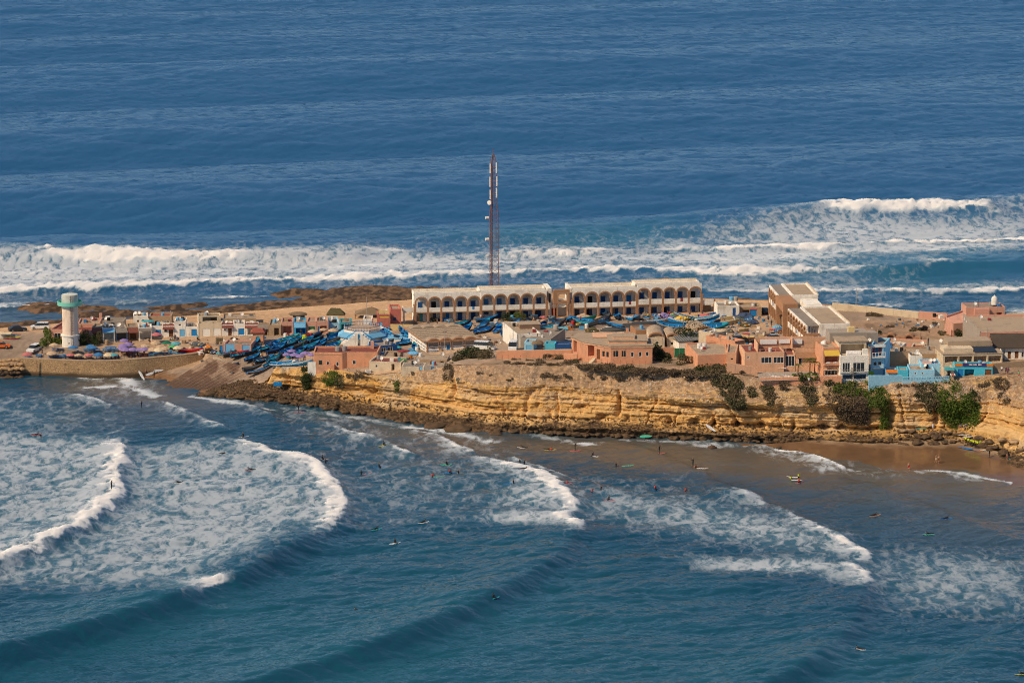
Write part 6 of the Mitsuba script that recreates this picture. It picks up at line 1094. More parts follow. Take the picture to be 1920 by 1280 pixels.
box_house('hut', 'long low pale blue hut with two tiny windows behind the balustrade', (83.3,745.21,12.11), (88.54,745.11,12.24), 6, 2.2, 'light_blue_wall', 'beige_roof', category='hut', ops=[(0,'window',1.02,1.15,0.45,0.46,'white_paint'),(0,'window',2.49,1.15,0.45,0.46,'white_paint')])
box_house('hut', 'taller white-blue hut behind the long low pale blue hut', (86.13,748.57,12.23), (90.17,748.63,12.33), 5, 2.7, 'light_blue_wall', 'pink_wall', category='hut', ops=[(0,'window',1.47,1.27,0.45,0.46,'white_paint')])
k = box_house('shop', 'surfboard shop with bright blue shutters under an orange and navy sign board', (93,746.96,12.44), (100.9,746.63,12.96), 5, 2.3, 'turquoise_wall', 'tan_wall', category='shop', ops=[(0,'door',0.68,0.12,1.13,1.50,'bright_blue'),(0,'gap',2.03,0.12,2.03,1.50),(0,'door',6.33,0.35,1.36,1.27,'brown_wood')])
f = edge_frame([(93,746.96,12.44), (100.9,746.63,12.96), (0, 0)], 0); z = (100.9,746.63,12.96)[2]; z = min(z, (93,746.96,12.44)[2])
part(k, 'sign_board', at_edge(f, z, bx(1.6, 6.6, -0.25, -0.1, 2.3, 3.0)), 'purple_sign' if 'purple_sign' in scene else plain('purple_sign', (0.045, 0.035, 0.16))); part(k, 'side_board', at_edge(f, z, cat(bx(0, 1.55, -0.2, -0.1, 2.25, 2.85), bx(6.65, 8.0, -0.2, -0.1, 2.25, 2.85))), 'orange_paint')
part(k, 'lettering', at_edge(f, z, cat(*[bx(2.9 + i * 0.24, 2.9 + i * 0.24 + 0.15 + 0.03 * (i % 3), -0.28, -0.252, 2.52, 2.78) for i in range(11) if i not in (3, 7)])), 'white_paint')
k = box_house('shop', 'small teal-roofed surf shop with boards standing at its door', (90.4,744.82,12.3), (92.65,744.93,12.39), 4, 2.3, 'cream_wall', 'teal_paint', category='shop', ops=[(0,'gap',0.79,0.23,0.79,1.61)]); awning(k, (90.4,744.82,12.3), (92.65,744.93,12.39), (90.4,744.82,12.3)[2], 0.1, 2.2, 0.7, 2.5, 2.1, 'teal_paint')
# tan houses behind
box_house('house', 'bare tan house with flat roof and dark shaded side, behind the blue house', (80.34,756.83,12.3), (84.78,757.94,12.2), 9, 3.6, 'tan_wall', 'beige_roof')
box_house('house', 'grey-roofed house with crumbling white front behind the pale blue huts', (84.43,754.76,12.25), (87.04,754.82,12.24), 4, 3.1, 'white_wall', 'grey_roof')
box_house('house', 'low tan house behind the crumbling white front', (83.49,762.93,12.02), (92.06,762.93,12.25), 8, 2.2, 'tan_wall', 'beige_roof')
box_house('house', 'cream house with red roof edge and white sign wall, left of the wide beige roof', (81.72,776.89,10.92), (84.18,775.95,11.22), 7, 2.0, 'white_wall', 'red_roof')
box_house('house', 'low house with white and red striped eave beside a green shutter', (86.49,773.73,11.54), (90.56,772.8,11.84), 6, 1.8, 'cream_wall', 'red_roof', ops=[(0,'door',-0.82,0.24,0.47,1.32,'green_paint')] if False else ())
box_house('house', 'wide beige flat roof house behind the long gallery restaurant', (89.81,772.3,11.82), (96.64,771.46,12.22), 12, 2.0, 'tan_wall', 'beige_roof')
box_house('house', 'long faded pink wall house with graffiti below the twin arches', (82.69,788.57,10.2), (98.65,784.13,11.66), 5, 1.7, 'pink_wall', 'tan_wall')
# long gallery restaurant
ZL = 12.4
k = box_house('restaurant', 'long cream restaurant with open glazed gallery and stepped beige roofs', (91.63,756.34,12.4), (104.38,757.5,12.4), 8, 2.9, 'cream_wall', 'beige_roof', z=ZL, parapet=0, category='restaurant', ops=[(0, 'gap', 0.4 + i * 3.12, 1.15, 2.8, 1.35) for i in range(4)])
f = edge_frame([(91.63,756.34,12.4), (104.38,757.5,12.4), (0, 0)], 0)
part(k, 'upper_roof', at_edge(f, ZL, cat(bx(0.5, 6.8, 1.5, 6, 3.05, 3.9))), 'cream_wall'); part(k, 'upper_roof', at_edge(f, ZL, cat(bx(2.0, 11.4, 4.5, 9.5, 3.06, 4.9))), 'beige_roof'); part(k, 'solar_panel', at_edge(f, ZL, (np.array([[6.9, .4, 3.2], [11.8, .4, 3.2], [11.4, 3.6, 3.9], [6.9, 3.6, 3.9]]), np.array([[0, 1, 2, 3]]))), 'glass_dark')
for i in range(4):
    for j in range(2): part(k, 'mullion', at_edge(f, ZL, bx(0.4 + i * 3.12 + 0.9 * (j + 1), 0.46 + i * 3.12 + 0.9 * (j + 1), 0.1, 0.16, 1.15, 2.5)), 'brown_wood')
low_wall('tan wall under the long gallery restaurant', (101.77,752.29,12.4), (110.42,755.33,12.6), 1.7, 'tan_wall', sunk=1.5)
# thatched restaurant and right edge
k = box_house('restaurant', 'white restaurant with dark brown reed roof at the right edge', (105.76,763.67,12.81), (112.75,763.81,12.9), 7, 2.6, 'white_wall', 'thatch', parapet=0, category='restaurant', ops=[(0,'door',0.59,0.12,0.71,1.68,'brown_wood'),(0,'door',2.12,0.24,0.82,1.56,'brown_wood'),(0,'window',3.53,0.48,0.59,1.20,'white_paint')])
f = edge_frame([(105.76,763.67,12.81), (112.75,763.81,12.9), (0, 0)], 0)
part(k, 'reed_roof', at_edge(f, (105.76,763.67,12.81)[2], cat(*[(np.array([[-2.6, -.8 + i * 1.5, 2.75 + i * .32], [8, -.8 + i * 1.5, 2.75 + i * .32], [8, .9 + i * 1.5, 3.15 + i * .32], [-2.3, .9 + i * 1.5, 3.15 + i * .32], [-2.6, -.8 + i * 1.5, 2.55 + i * .32], [8, -.8 + i * 1.5, 2.55 + i * .32]]), np.array([[0, 1, 2, 3], [4, 5, 1, 0]])) for i in range(5)])), 'dark_thatch')
building('house', 'large blank building with grey concrete side wall and pink front, left of the mural', [(102.62,780.3,12.16), (115.38,782.16,12.28), (118.22,801.86,10.92), (101.55,801.88,10.43)], 4.6, 'pink_wall', 'beige_roof', z=11.0, ops=[(0, 'door', 3.1, 1.6, 0.5, 2.0, 'grey_wall'), (0, 'gap', 4.0, 1.6, 0.6, 1.8)], parapet=0.5)
f = edge_frame([(101.55,801.88,10.43), (102.62,780.3,12.16), (0, 0)], 0); k = thing('gable_wall', 'bare grey concrete side wall of the large pink building', 'wall'); part(k, 'wall', at_edge(f, 11, bx(0, f[3] - 0.05, -0.16, -0.01, -1, 4.9)), 'grey_wall'); part(k, 'vent', at_edge(f, 11, cat(bx(1.5, 1.9, -0.2, -0.161, 3.6, 4.3), bx(4.5, 4.9, -0.2, -0.161, 3.7, 4.1))), 'white_paint')
k = thing('mural_panel', 'white and teal painted panel on the pink wall at the right edge', 'panel'); f = edge_frame([(102.62,780.3,12.16), (115.38,782.16,12.28), (0, 0)], 0); part(k, 'panel', at_edge(f, 11, bx(6.4, 10.5, -0.06, -0.01, 1.0, 2.6)), 'white_wall')
for u in (7.6, 9.0): part(k, 'motif', at_edge(f, 11, moved(lathe([(0.01, 0), (0.55, 0), (0.55, 0.02), (0.01, 0.02)], 20), u, -0.065, 1.8, rx=math.pi / 2)), 'teal_cloth')
part(k, 'banner', at_edge(f, 11, bx(0.6, 2.6, -0.05, -0.01, 0.4, 1.1)), 'yellow_paint')
low_wall('yellow and navy painted wall on the roof at the right edge', (109.1,799.44,12.6), (118.02,800.73,12.6), 1.3, 'yellow_wall', sunk=0.6)
p = (110.77,799.44,12.6); solo('wall_painting', bx(p[0] - 0.9, p[0] + 0.9, p[1] - 0.1, p[1] - 0.03, 12.7, 13.9), 'purple_sign', 'navy painted panel on the yellow roof wall at the right edge', 'panel')
building('house', 'pink square-cornered house with dark garage mouth above the right side wall', [(99.37,802.7,10.28), (101.77,803.67,10.34), (103.78,819.89,9.5), (98.54,811.9,9.76)], 3.4, 'pink_wall', 'pink_wall', ops=[(0, 'gap', 0.15, 0.0, 2.0, 1.6)], z=10.0)
k = box_house('house', 'pink house with flat grey roof and small white dome on the sea wall', (106,832.83,8.6), (115.18,833.51,8.6), 6, 3.0, 'pink_wall', 'grey_roof', z=8.6, ops=[(0, 'gap', 5.3, 0.2, 1.3, 0.9), (0, 'gap', 7.2, 0.1, 1.3, 1.6), (0, 'gap', 3.0, 0.2, 0.3, 1.1)])
p = (113.06,833.51,8.6); part(k, 'dome', moved(lathe([(0.75, -1), (0.75, 0.0), (0.72, 0.4), (0.55, 0.8), (0.3, 1.02), (0.08, 1.1), (0.06, 1.4)], 20), p[0], p[1] + 3, 12.6), 'white_wall', smooth=50); part(k, 'antenna', rod((p[0] - 4, p[1] + 1, 11.4), (p[0] - 4, p[1] + 1, 13.4), 0.05), 'dark_metal'); part(k, 'corner_block', bx(p[0] - 5.2, p[0] - 1.7, p[1] - 1.5, p[1] - 0.1, 8, 11.4), 'pink_wall')
k = low_wall('plain beige sea wall behind the bare field', (76.14,848.91,8.2), (95.14,834.88,8.6), 1.6, 'cream_wall', thick=0.5, sunk=2.5, name='sea_wall', cap=False)
k = low_wall('pink stretch of the sea wall between the beige wall and the blue panel', (95.2,834.88,8.6), (101.49,831.61,8.7), 1.7, 'pink_wall', thick=0.5, sunk=2, name='sea_wall', cap=False)
k = low_wall('bright blue gate panel in the pink sea wall', (101.56,831.61,8.7), (104.4,830.92,8.7), 1.6, 'bright_blue', thick=0.2, sunk=1, name='sea_gate', cap=False)
k = low_wall('pink end of the sea wall beside the domed house', (104.46,830.92,8.7), (105.8,830.24,8.7), 1.7, 'pink_wall', thick=0.5, sunk=1, name='sea_wall', cap=False)
k = low_wall('sea wall running on to the right of the domed house', (115.22,833.8,8.8), (124.79,834.49,8.8), 1.2, 'cream_wall', thick=0.5, sunk=2, name='sea_wall', cap=False)
k = thing('arched_shelter', 'brown shelter with two arches at the foot of the bare field', 'shelter'); f = edge_frame([(81.83,800.12,9.55), (91.49,797.66,10.14), (0, 0)], 0); z = (86.13,798.85,9.79)[2]; b = m3.Manifold.cube((f[3], 2.0, 2.3)).translate((0, 0, -1))
for u in (3.2, 7.4):
    b += m3.Manifold.cylinder(2.0, 1.25, 1.25, 24).rotate((-90, 0, 0)).translate((u, 0.0, 0.7)); b -= m3.Manifold.cylinder(1.6, 0.9, 0.9, 24).rotate((-90, 0, 0)).translate((u, -0.3, 0.75)) + m3.Manifold.cube((1.8, 1.6, 1.2)).translate((u - 0.9, -0.3, -0.45))
part(k, 'wall', at_edge(f, z, b), 'brown_arch'); part(k, 'pillar', at_edge(f, z, cat(bx(0.0, 0.35, -0.1, 0.3, -1, 2.6), bx(f[3] - 0.35, f[3], -0.1, 0.3, -1, 2.4))), 'tan_wall'); part(k, 'back_panel', at_edge(f, z, cat(bx(2.4, 4.0, 1.24, 1.29, -.4, .9), bx(6.6, 8.2, 1.24, 1.29, -.4, .9))), 'teal_cloth')
# white house and blue shop by the wing
box_house('house', 'white flat-roofed house with dark doorway right of the arcaded building', (48.33,839.39,7.77), (53.5,839.75,7.83), 6, 3.0, 'white_wall', 'grey_roof', ops=[(0,'door',0.37,1.65,0.50,1.77,'blue_door'),(0,'door',3.60,1.77,0.87,2.03,'brown_wood')] if False else [(0, 'door', 3.6, 0.5, 0.8, 2.0, 'blue_door')])
p = (52.43,842.98,8)
for i, m in enumerate(('sky_blue', 'concrete')): solo('water_tank', moved(lathe([(0.02, 0), (0.55, 0), (0.55, 0.95), (0.02, 1.0)], 14), p[0] + i * 1.0 - 0.4, p[1] + 3.5, 10.75), m, ('blue' if i == 0 else 'grey') + ' water tank on the white house beside the arcaded building', 'water tank', smooth=40)
k = box_house('shop', 'low shop with blue doors and pink sign between the white house and the wing', (53.86,841.48,7.76), (58.91,841.78,7.84), 6, 2.3, 'tan_wall', 'beige_roof', category='shop', ops=[(0, 'gap', 0.6, 0.0, 1.6, 1.7), (0, 'door', 2.3, 0.0, 1.6, 1.7, 'bright_blue')]); part(k, 'sign_board', at_edge(edge_frame([(53.86,841.48,7.76), (58.91,841.78,7.84), (0, 0)], 0), (53.86,841.48,7.76)[2], bx(2.2, 4.0, -0.1, -0.01, 1.75, 2.15)), 'pink_cloth')
for i, (a, b, h) in enumerate([((49.06,836.72,7.88), (51.9,838.17,7.86), .7), ((49.15,827.45,8.21), (53.03,832.21,8.08), .9), ((52.15,817.96,8.49), (54.51,820.36,8.41), .7), ((52.13,809.73,8.69), (54.98,808.84,8.61), .8), ((56.18,810.48,8.55), (58.02,810.74,8.5), .7), ((42.84,842.58,7.56), (45.89,843.17,7.58), .5)]):
    low_wall(f'low yellow terrace wall in the harbour yard, {ORD[i]} of the row', a, b, h, 'yellow_wall', thick=0.35, sunk=0.8, name='terrace_wall', cap=False)
# lattice mast
plain('mast_red', (0.23, 0.095, 0.065))
kT = thing('lattice_mast', 'tall red-brown lattice phone mast with white antennas behind the arcade', 'mast')
MX, MY, MZ = (-4.58,875.19,5.8); H = 42.6 - MZ
def leg(i, z):
    r = np.interp(z, [0, 22.2, 24.0, 34.0, 36.2], [1.3, 1.2, 0.78, 0.76, 0.1]); a = math.pi / 2 + 0.35 + i * 2 * math.pi / 3
    return (MX + r * math.cos(a), MY + r * math.sin(a), MZ + z)
zs = [0, 22.2, 24.0, 34.0, 36.0]
for i in range(3): part(kT, 'leg', cat(*[rod(leg(i, a), leg(i, b), 0.10, 5) for a, b in zip(zs[:-1], zs[1:])]), 'mast_red')
br = []
zz = np.arange(0, 34.2, 1.1)
for i in range(3):
    for a, b in zip(zz[:-1], zz[1:]): br += [rod(leg(i, a), leg((i + 1) % 3, b), 0.035, 4), rod(leg(i, b), leg((i + 1) % 3, b), 0.03, 4)]
part(kT, 'bracing', cat(*br), 'mast_red'); part(kT, 'spire', rod((MX, MY, MZ + 34.5), (MX, MY, MZ + 37.4), 0.06), 'mast_red'); part(kT, 'cable_ladder', bx(MX - 0.22, MX - 0.08, MY - 0.55, MY - 0.48, MZ, MZ + 33), 'dark_metal')
for (dx, z0, z1) in ((-0.72, 31.4, 33.7), (0.78, 31.4, 34.0), (-0.82, 28.0, 30.5), (0.86, 28.2, 30.6), (-0.72, 25.0, 27.3), (0.8, 25.4, 27.8)):
    part(kT, 'antenna', bx(MX + dx - 0.15, MX + dx + 0.15, MY - 0.75, MY - 0.55, MZ + z0, MZ + z1), 'white_paint'); part(kT, 'bracket', bx(MX + dx * 0.5 - 0.25, MX + dx * 0.5 + 0.25, MY - 0.6, MY - 0.5, MZ + (z0 + z1) / 2, MZ + (z0 + z1) / 2 + 0.1), 'mast_red')
part(kT, 'dish', moved(lathe([(0.01, -0.3), (0.5, -0.25), (0.55, 0), (0.55, 0.2), (0.01, 0.25)], 20), MX - 0.9, MY - 0.9, MZ + 24.2, rx=math.pi / 2, rz=-0.5), 'white_paint', smooth=40)
for z0, s in ((20.4, 1), (15.1, 1), (11.0, 0.7)): part(kT, 'dish', moved(lathe([(0.01, -0.4 * s), (0.36 * s, -0.4 * s), (0.36 * s, 0.4 * s), (0.01, 0.4 * s)], 14), MX - 1.5, MY - 0.5, MZ + z0, ry=math.pi / 2, rz=0.3), 'white_paint', smooth=40)
# poles
for (q, h, lab) in [((-72.68,828.43,4.75), 5.0, 'thin grey pole before the cream garages'), ((-33.9,832.79,6.07), 8.0, 'tall lamp pole beside the auction hall'), ((-14.96,792.42,8.48), 5.5, 'concrete pole at the front of the market hall'), ((32.52,769.68,12.33), 5.0, 'concrete pole behind the villa beside the cottages'),
                    ((38.96,810.89,8.96), 5.2, 'thin white pole standing among the beached boats'), ((76.1,788.74,9.56), 6.0, 'concrete pole above the white cliff-edge house'), ((81.6,846.24,8.3), 5.6, 'tall lone pole on the sea wall beside the wing'), ((-46.75,797.72,5.62), 6.0, 'green pole standing among the boats on the slip'),
                    ((0.24,794.75,9.36), 5.0, 'thin pole at the left corner of the white house with the roof shed'), ((103.39,775.49,12.38), 5.0, 'thin pole before the pink building on the right'), ((-81.03,846.27,4.82), 3.6, 'short bare pole behind the white houses')]:
    pole(*q, h, lab, mat='green_paint' if 'green' in lab else 'concrete', arm='concrete' in lab)

# ---------------------------------------------------------------- boats
def boat_meshes(L=6.6, B=0.95, bow=0.95, seed=0):
    t = np.linspace(0, 1, 15)
    half = B * np.clip(np.sin(np.pi * (0.22 + 0.78 * t) ** 1.15) ** 0.75, 0.02, None); half[-1] = 0.02
    sheer = 0.72 + bow * t ** 2.6 + 0.12 * (1 - t) ** 3; keel = 0.02 + 0.75 * np.clip((t - 0.72) / 0.28, 0, 1) ** 2
    x = (t - 0.5) * L + 0.25 * t ** 4
    prof = np.array([0.0, 0.55, 0.86, 1.0]); rise = np.array([0.0, 0.10, 0.52, 1.0])
    def skin(s, dz):
        v = []
        for i in range(15):
            h = max(half[i] - s, 0.005); zk = keel[i] + dz
            for sg_ in (-1, 1):
                pr = prof[::-1] if sg_ < 0 else prof[1:]; ri = rise[::-1] if sg_ < 0 else rise[1:]
                v += [(x[i] * (1 - s * 0.06), sg_ * h * a, zk + (sheer[i] - zk) * b) for a, b in zip(pr, ri)]
        n = 7; f = [[i * n + j, (i + 1) * n + j, (i + 1) * n + j + 1, i * n + j + 1] for i in range(14) for j in range(n - 1)]
        v = np.array(v); m = np.array([x[0], 0, (keel[0] + sheer[0]) / 2]); v = np.vstack([v, m + [0, 0, dz]])
        q = np.vstack([np.array(f)[:, [0, 1, 2]], np.array(f)[:, [0, 2, 3]], np.array([[j, j + 1, len(v) - 1] for j in range(n - 1)])])
        return v, q
    hull, inside = skin(0, 0), skin(0.07, 0.06)
    rim = []
    for sg_ in (-1, 1):
        a = np.stack([x, sg_ * half, sheer], 1)
        for p, q in zip(a[:-1], a[1:]): rim.append(rod(p, q, 0.05, 4))
    thw = [bx(xx - 0.14, xx + 0.14, -np.interp(xx, x, half) * 0.9, np.interp(xx, x, half) * 0.9, 0.52, 0.58) for xx in (-1.9, -0.6, 0.8)]
    deck = (np.array([[x[11], half[11] - .03, sheer[11] - .05], [x[11], -half[11] + .03, sheer[11] - .05], [x[14] - .1, 0, sheer[14] - .06]]), np.array([[0, 1, 2]]))
    mot = cat(bx(-L / 2 - 0.28, -L / 2 - 0.02, -0.14, 0.14, 0.6, 1.05), bx(-L / 2 - 0.2, -L / 2 - 0.1, -0.06, 0.06, 0.0, 0.6))
    stripe = []
    for sg_ in (-1, 1):
        a = np.stack([x, sg_ * (half * 0.985 + 0.025), sheer - 0.17], 1)
        for p, q in zip(a[:-1], a[1:]): stripe.append(rod(p, q, 0.055, 4))
    return dict(hull=mikit.ply(hull, None, smooth=40), inside=mikit.ply(inside, None, smooth=40), gunwale=mikit.ply(cat(*rim), None), stripe=mikit.ply(cat(*stripe), None), thwart=[mikit.ply(b, None) for b in thw], foredeck=mikit.ply(deck, None), motor=mikit.ply(mot, None))
BOATS = [boat_meshes(), boat_meshes(7.4, 1.05, 1.15), boat_meshes(5.4, 0.85, 0.75)]
def put(key, d, M, mat): scene[key] = {**d, 'to_world': M, 'bsdf': {'type': 'ref', 'id': mat}}
LOOK = {'b': ('navy_hull', 'boat_blue', 'boat_blue', 'blue'), 'n': ('navy_hull', 'boat_teal', 'navy_hull', 'dark navy'), 'g': ('grey_hull', 'slate_hull', 'grey_hull', 'grey'), 'B': ('boat_blue', 'boat_blue', 'white_paint', 'bright blue'), 't': ('boat_teal', 'boat_blue', 'boat_teal', 'teal'), 'e': ('green_paint', 'boat_teal', 'teal_paint', 'green'), 's': ('slate_hull', 'boat_blue', 'boat_blue', 'slate-hulled blue')}
def put_boat(pos, heading, look, kind=0, roll=0.12, pitch=0.0, label='', group=None, flip=False):
    k = thing('fishing_boat', label, 'boat', group)
    (x, y, z), h = pos, LOOK[look]
    M = T().translate((x, y, z + (0.95 if flip else 0.02))).rotate((0, 0, 1), heading).rotate((0, 1, 0), -pitch).rotate((1, 0, 0), math.degrees(roll) + (180 if flip else 0)).scale(0.87)
    b = BOATS[kind]
    put(f'{k}__hull', b['hull'], M, h[0]); put(f'{k}__inside', b['inside'], M, h[1] if rb.random() < .55 else rb.choice(('boat_teal', 'bright_blue', 'slate_hull', 'blue_door', 'sky_blue'))); put(f'{k}__gunwale', b['gunwale'], M, h[2])
    if not flip:
        for i, d in enumerate(b['thwart']): put(f'{k}__thwart' + (f'_{i:03d}' if i else ''), d, M, h[1] if i % 2 else 'sky_blue')
        put(f'{k}__foredeck', b['foredeck'], M, h[2])
        if look in 'Bs': put(f'{k}__stripe', b['stripe'], M, 'white_paint')
    return k
rb = random.Random(7)
def fleet(items, text, group):
    P = np.array([it[0][:2] for it in items]); H = np.radians([it[1] for it in items])
    for _ in range(80):                                     # keep the hulls from overlapping
        for i in range(len(P)):
            for j in range(i):
                u = np.array([math.cos(H[i]), math.sin(H[i])]); d = P[i] - P[j]; al, la = d @ u, d @ np.array([-u[1], u[0]])
                near = 1.9 if abs(math.sin(H[i] - H[j])) < 0.5 else 3.2
                if abs(al) < 6.0 and abs(la) < near:
                    m = np.array([-u[1], u[0]]) * (math.copysign(near - abs(la), la) * 0.12) + u * math.copysign(0.06, al)
                    P[i] += m; P[j] -= m
    items = [((P[i][0], P[i][1], gz(*P[i])),) + tuple(it[1:]) for i, it in enumerate(items)]
    order = sorted(range(len(items)), key=lambda i: items[i][0][0] / items[i][0][1])
    for r, i in enumerate(order):
        it = items[i]; pos, hd, lk = it[0], it[1], it[2]; kind = int(it[3]) if len(it) > 3 else rb.choice((0, 2, 2, 0))
        put_boat(pos, hd + rb.uniform(-6, 6), lk, kind, rb.uniform(-0.25, 0.25), rb.uniform(-1, 4), f'{LOOK[lk][3]} fishing boat {text}, {ORD[r]} from the left', group)
fleet([((-60.9,811.5,4.15),52,'b'),((-60.4,813.8,4.56),54,'s'),((-59.9,816.3,4.82),50,'b'),((-59,810.5,4.21),50,'n'),((-57.8,808.6,4.09),52,'n'),((-57,809.2,4.35),50,'b'),((-56,807.3,4.23),48,'b'),((-56.6,815.6,4.96),52,'g'),((-55.6,813.3,4.9),52,'b'),((-55.1,816.8,5.11),50,'s'),((-54.1,813.9,5.05),50,'n'),((-53.1,810.9,5),48,'b'),((-53.5,808.3,4.77),50,'n'),((-53.9,805.3,4.38),55,'n'),((-56.3,804.6,3.78),35,'g'),((-59.3,803.7,2.73),48,'g'),((-55.2,799.1,3.52),30,'s',1),((-53.2,820.3,5.31),40,'e'),((-52.2,816.1,5.24),50,'b'),((-51.3,818.2,5.33),52,'b'),((-50.2,813.7,5.32),50,'g'),((-49.8,817.3,5.38),50,'n'),((-48.3,812.4,5.46),50,'b'),((-48.9,817.7,5.44),55,'s'),((-47.5,815.3,5.51),48,'b'),((-46.9,820.1,5.58),50,'n'),((-45.8,818,5.62),48,'b'),((-46.9,823.8,5.63),55,'n'),((-45.3,821.6,5.67),50,'b'),((-44.2,817.6,5.7),50,'g'),((-43.7,821.3,5.73),52,'b'),((-43,825,5.78),50,'n'),((-42,820.3,5.79),46,'b'),((-40.9,817.4,5.86),48,'n'),((-43.4,814.6,5.78),50,'t'),((-45.1,813,5.7),50,'b'),((-52.1,810.5,5.08),50,'b'),((-50.3,808.7,5.2),50,'t')], 'drawn up on the slip', 'fishing boats on the slip')
fleet([((-51.1,797.9,4.61),-8,'B',1),((-47.7,787.6,6.53),-10,'B',1)], 'on the cliff edge by the orange house', 'boats along the cliff edge')
fleet([((-28.6,822.7,6.22),110,'b'),((-28.1,830.5,6.26),118,'b'),((-27.1,825.7,6.28),112,'B'),((-25.8,828.1,6.33),118,'b'),((-25,824,6.35),112,'b'),((-23.6,825,6.4),120,'b'),((-22.7,818,6.48),60,'n'),((-26.2,818.1,6.34),150,'n'),((-28.2,814.9,6.35),20,'g'),((-25.1,808.8,6.65),130,'e'),((-23.7,813.1,6.57),40,'b'),((-22.7,805.8,6.86),95,'t',2)], 'between the two halls', 'boats beside the auction hall')
fleet([((-6.8,830.3,6.92),60,'b',1),((-5.9,826.6,6.99),40,'g',1),((-4.2,827.7,7.03),70,'s'),((-3.7,832.7,6.97),60,'n'),((-2.7,831.8,7.01),-60,'b'),((-1.4,837.6,6.95),-65,'n'),((-1.7,821.3,7.24),85,'b',2),((-5.4,836.5,6.89),30,'b'),((3.1,840.2,6.97),-70,'b',2),((7.8,838.3,7.08),-75,'n',1),((6.8,829,7.3),40,'b'),((9.1,832.6,7.25),60,'g'),((10.4,838,7.13),20,'b'),((11.5,832.4,7.29),35,'g',1),((13.8,838.5,7.17),10,'e',2),((15.1,835.2,7.27),-20,'b',2),((12.9,832.2,7.33),160,'n'),((8.7,827.1,7.4),30,'b',2),((4.8,837,7.07),50,'g',2),((-0.3,836,7),75,'b',2),((-5,835.8,6.91),60,'t',2),((-8.4,834.8,6.84),40,'n',2)], 'behind the roof-shed house', 'boats in the harbour yard')
fleet([((17.3,838.2,7.23),160,'s'),((18.4,830,7.48),12,'g',1),((20,837.1,7.3),45,'g',1),((23.9,842.3,7.22),-82,'b',1),((25.8,842.1,7.26),-80,'b',1),((27.6,840.3,7.35),-78,'B'),((29.6,839.1,7.43),-70,'b'),((25.4,821.4,8.09),170,'b',2),((20.9,831.4,7.46),20,'n',2),((31.4,838.9,7.48),-75,'s'),((33.2,836.9,7.59),-70,'g'),((22.1,830.5,7.51),150,'b',2)], 'bow-on before the right arcade', 'boats before the right arcade')
fleet([((35.7,832.2,7.84),5,'B',1),((36.9,824.7,8.22),172,'s',1),((40.1,830.6,8),170,'B',1),((41.4,838.4,7.7),165,'s',1),((45.3,836.2,7.85),10,'B',1),((44.5,830.2,8.08),8,'n'),((43.9,825.8,8.26),12,'s',1),((46.6,841.3,7.67),12,'b'),((38.1,827.3,8.12),175,'n')], 'in the row behind the cottages', 'long boats behind the cottages')
p = (46.61,824.06,8.34); put_boat(p, 8, 't', 1, 0.5, 0, 'turquoise-hulled boat lying on its side at the right end of the long boats')
for i, (q, hd) in enumerate([((28.5,828.4,7.79),15),((30.8,830.5,7.77),10),((29,822.5,8.13),5),((23.4,821.9,8),170)]): put_boat(q, hd, 'g', 0, 0.1, 0, f'upturned grey boat lying on the sand behind the villa, {ORD[i]} of the upturned ones', None, flip=True)
for q, lab in (((-73.88,817.81,3.78), 'bright red dinghy on the square beside the blue tables'), ((-63.08,812.76,4.27), 'bright red dinghy at the head of the slip')):
    k = thing('dinghy', lab, 'dinghy'); M = T().translate(q).rotate((0, 0, 1), 0).scale((1.0, 0.9, 0.8)); b = BOATS[2]
    put(f'{k}__hull', b['hull'], M, 'red_paint'); put(f'{k}__inside', b['inside'], M, 'red_paint'); put(f'{k}__gunwale', b['gunwale'], M, 'red_paint')

# ---------------------------------------------------------------- parasols, tables
def gores(r, h, z, n=8):
    t = np.arange(n) * 2 * np.pi / n; v = [(0, 0, z + h)]
    for f_, dz in ((0.55, h * 0.55), (1.0, 0.0)): v += [(r * f_ * math.cos(a), r * f_ * math.sin(a), z + dz) for a in t]
    v += [(r * 1.0 * math.cos(a), r * math.sin(a), z - 0.18) for a in t]
    f = [[0, 1 + i, 1 + (i + 1) % n] for i in range(n)]
    for k in (0, 1):
        for i in range(n): a, b = 1 + k * n + i, 1 + k * n + (i + 1) % n; f += [[a, a + n, b + n], [a, b + n, b]]
    return np.array(v), np.array(f)
CAN = {c: mikit.ply(gores(r, h, 2.05), None) for c, r, h in (('a', 1.25, 0.5), ('b', 1.05, 0.4))}
POLE = mikit.ply(rod((0, 0, -0.3), (0, 0, 2.5), 0.03, 6), None); FOOT = mikit.ply(rod((0, 0, -0.1), (0, 0, 0.12), 0.25, 8), None)
COL = {'p': ('purple_cloth', 'lilac'), 'r': ('pink_cloth', 'faded red'), 'c': ('beige_cloth', 'beige'), 'y': ('cream_cloth', 'cream'), 'b': ('blue_cloth', 'blue'), 't': ('teal_cloth', 'teal'), 'g': ('green_cloth', 'light green'), 'd': ('green_paint', 'dark green')}
def put_parasol(it, label):
    k = thing('parasol', label, 'parasol', 'parasols on the square'); M = T().translate(it[0]).rotate((1, 0, 0), rb.uniform(-6, 6)).rotate((0, 0, 1), rb.uniform(0, 90))
    put(f'{k}__canopy', CAN['a' if rb.random() < 0.6 else 'b'], M, COL[it[1]][0]); put(f'{k}__pole', POLE, M, 'pale_wood'); put(f'{k}__foot', FOOT, M, 'concrete')
groups = {}
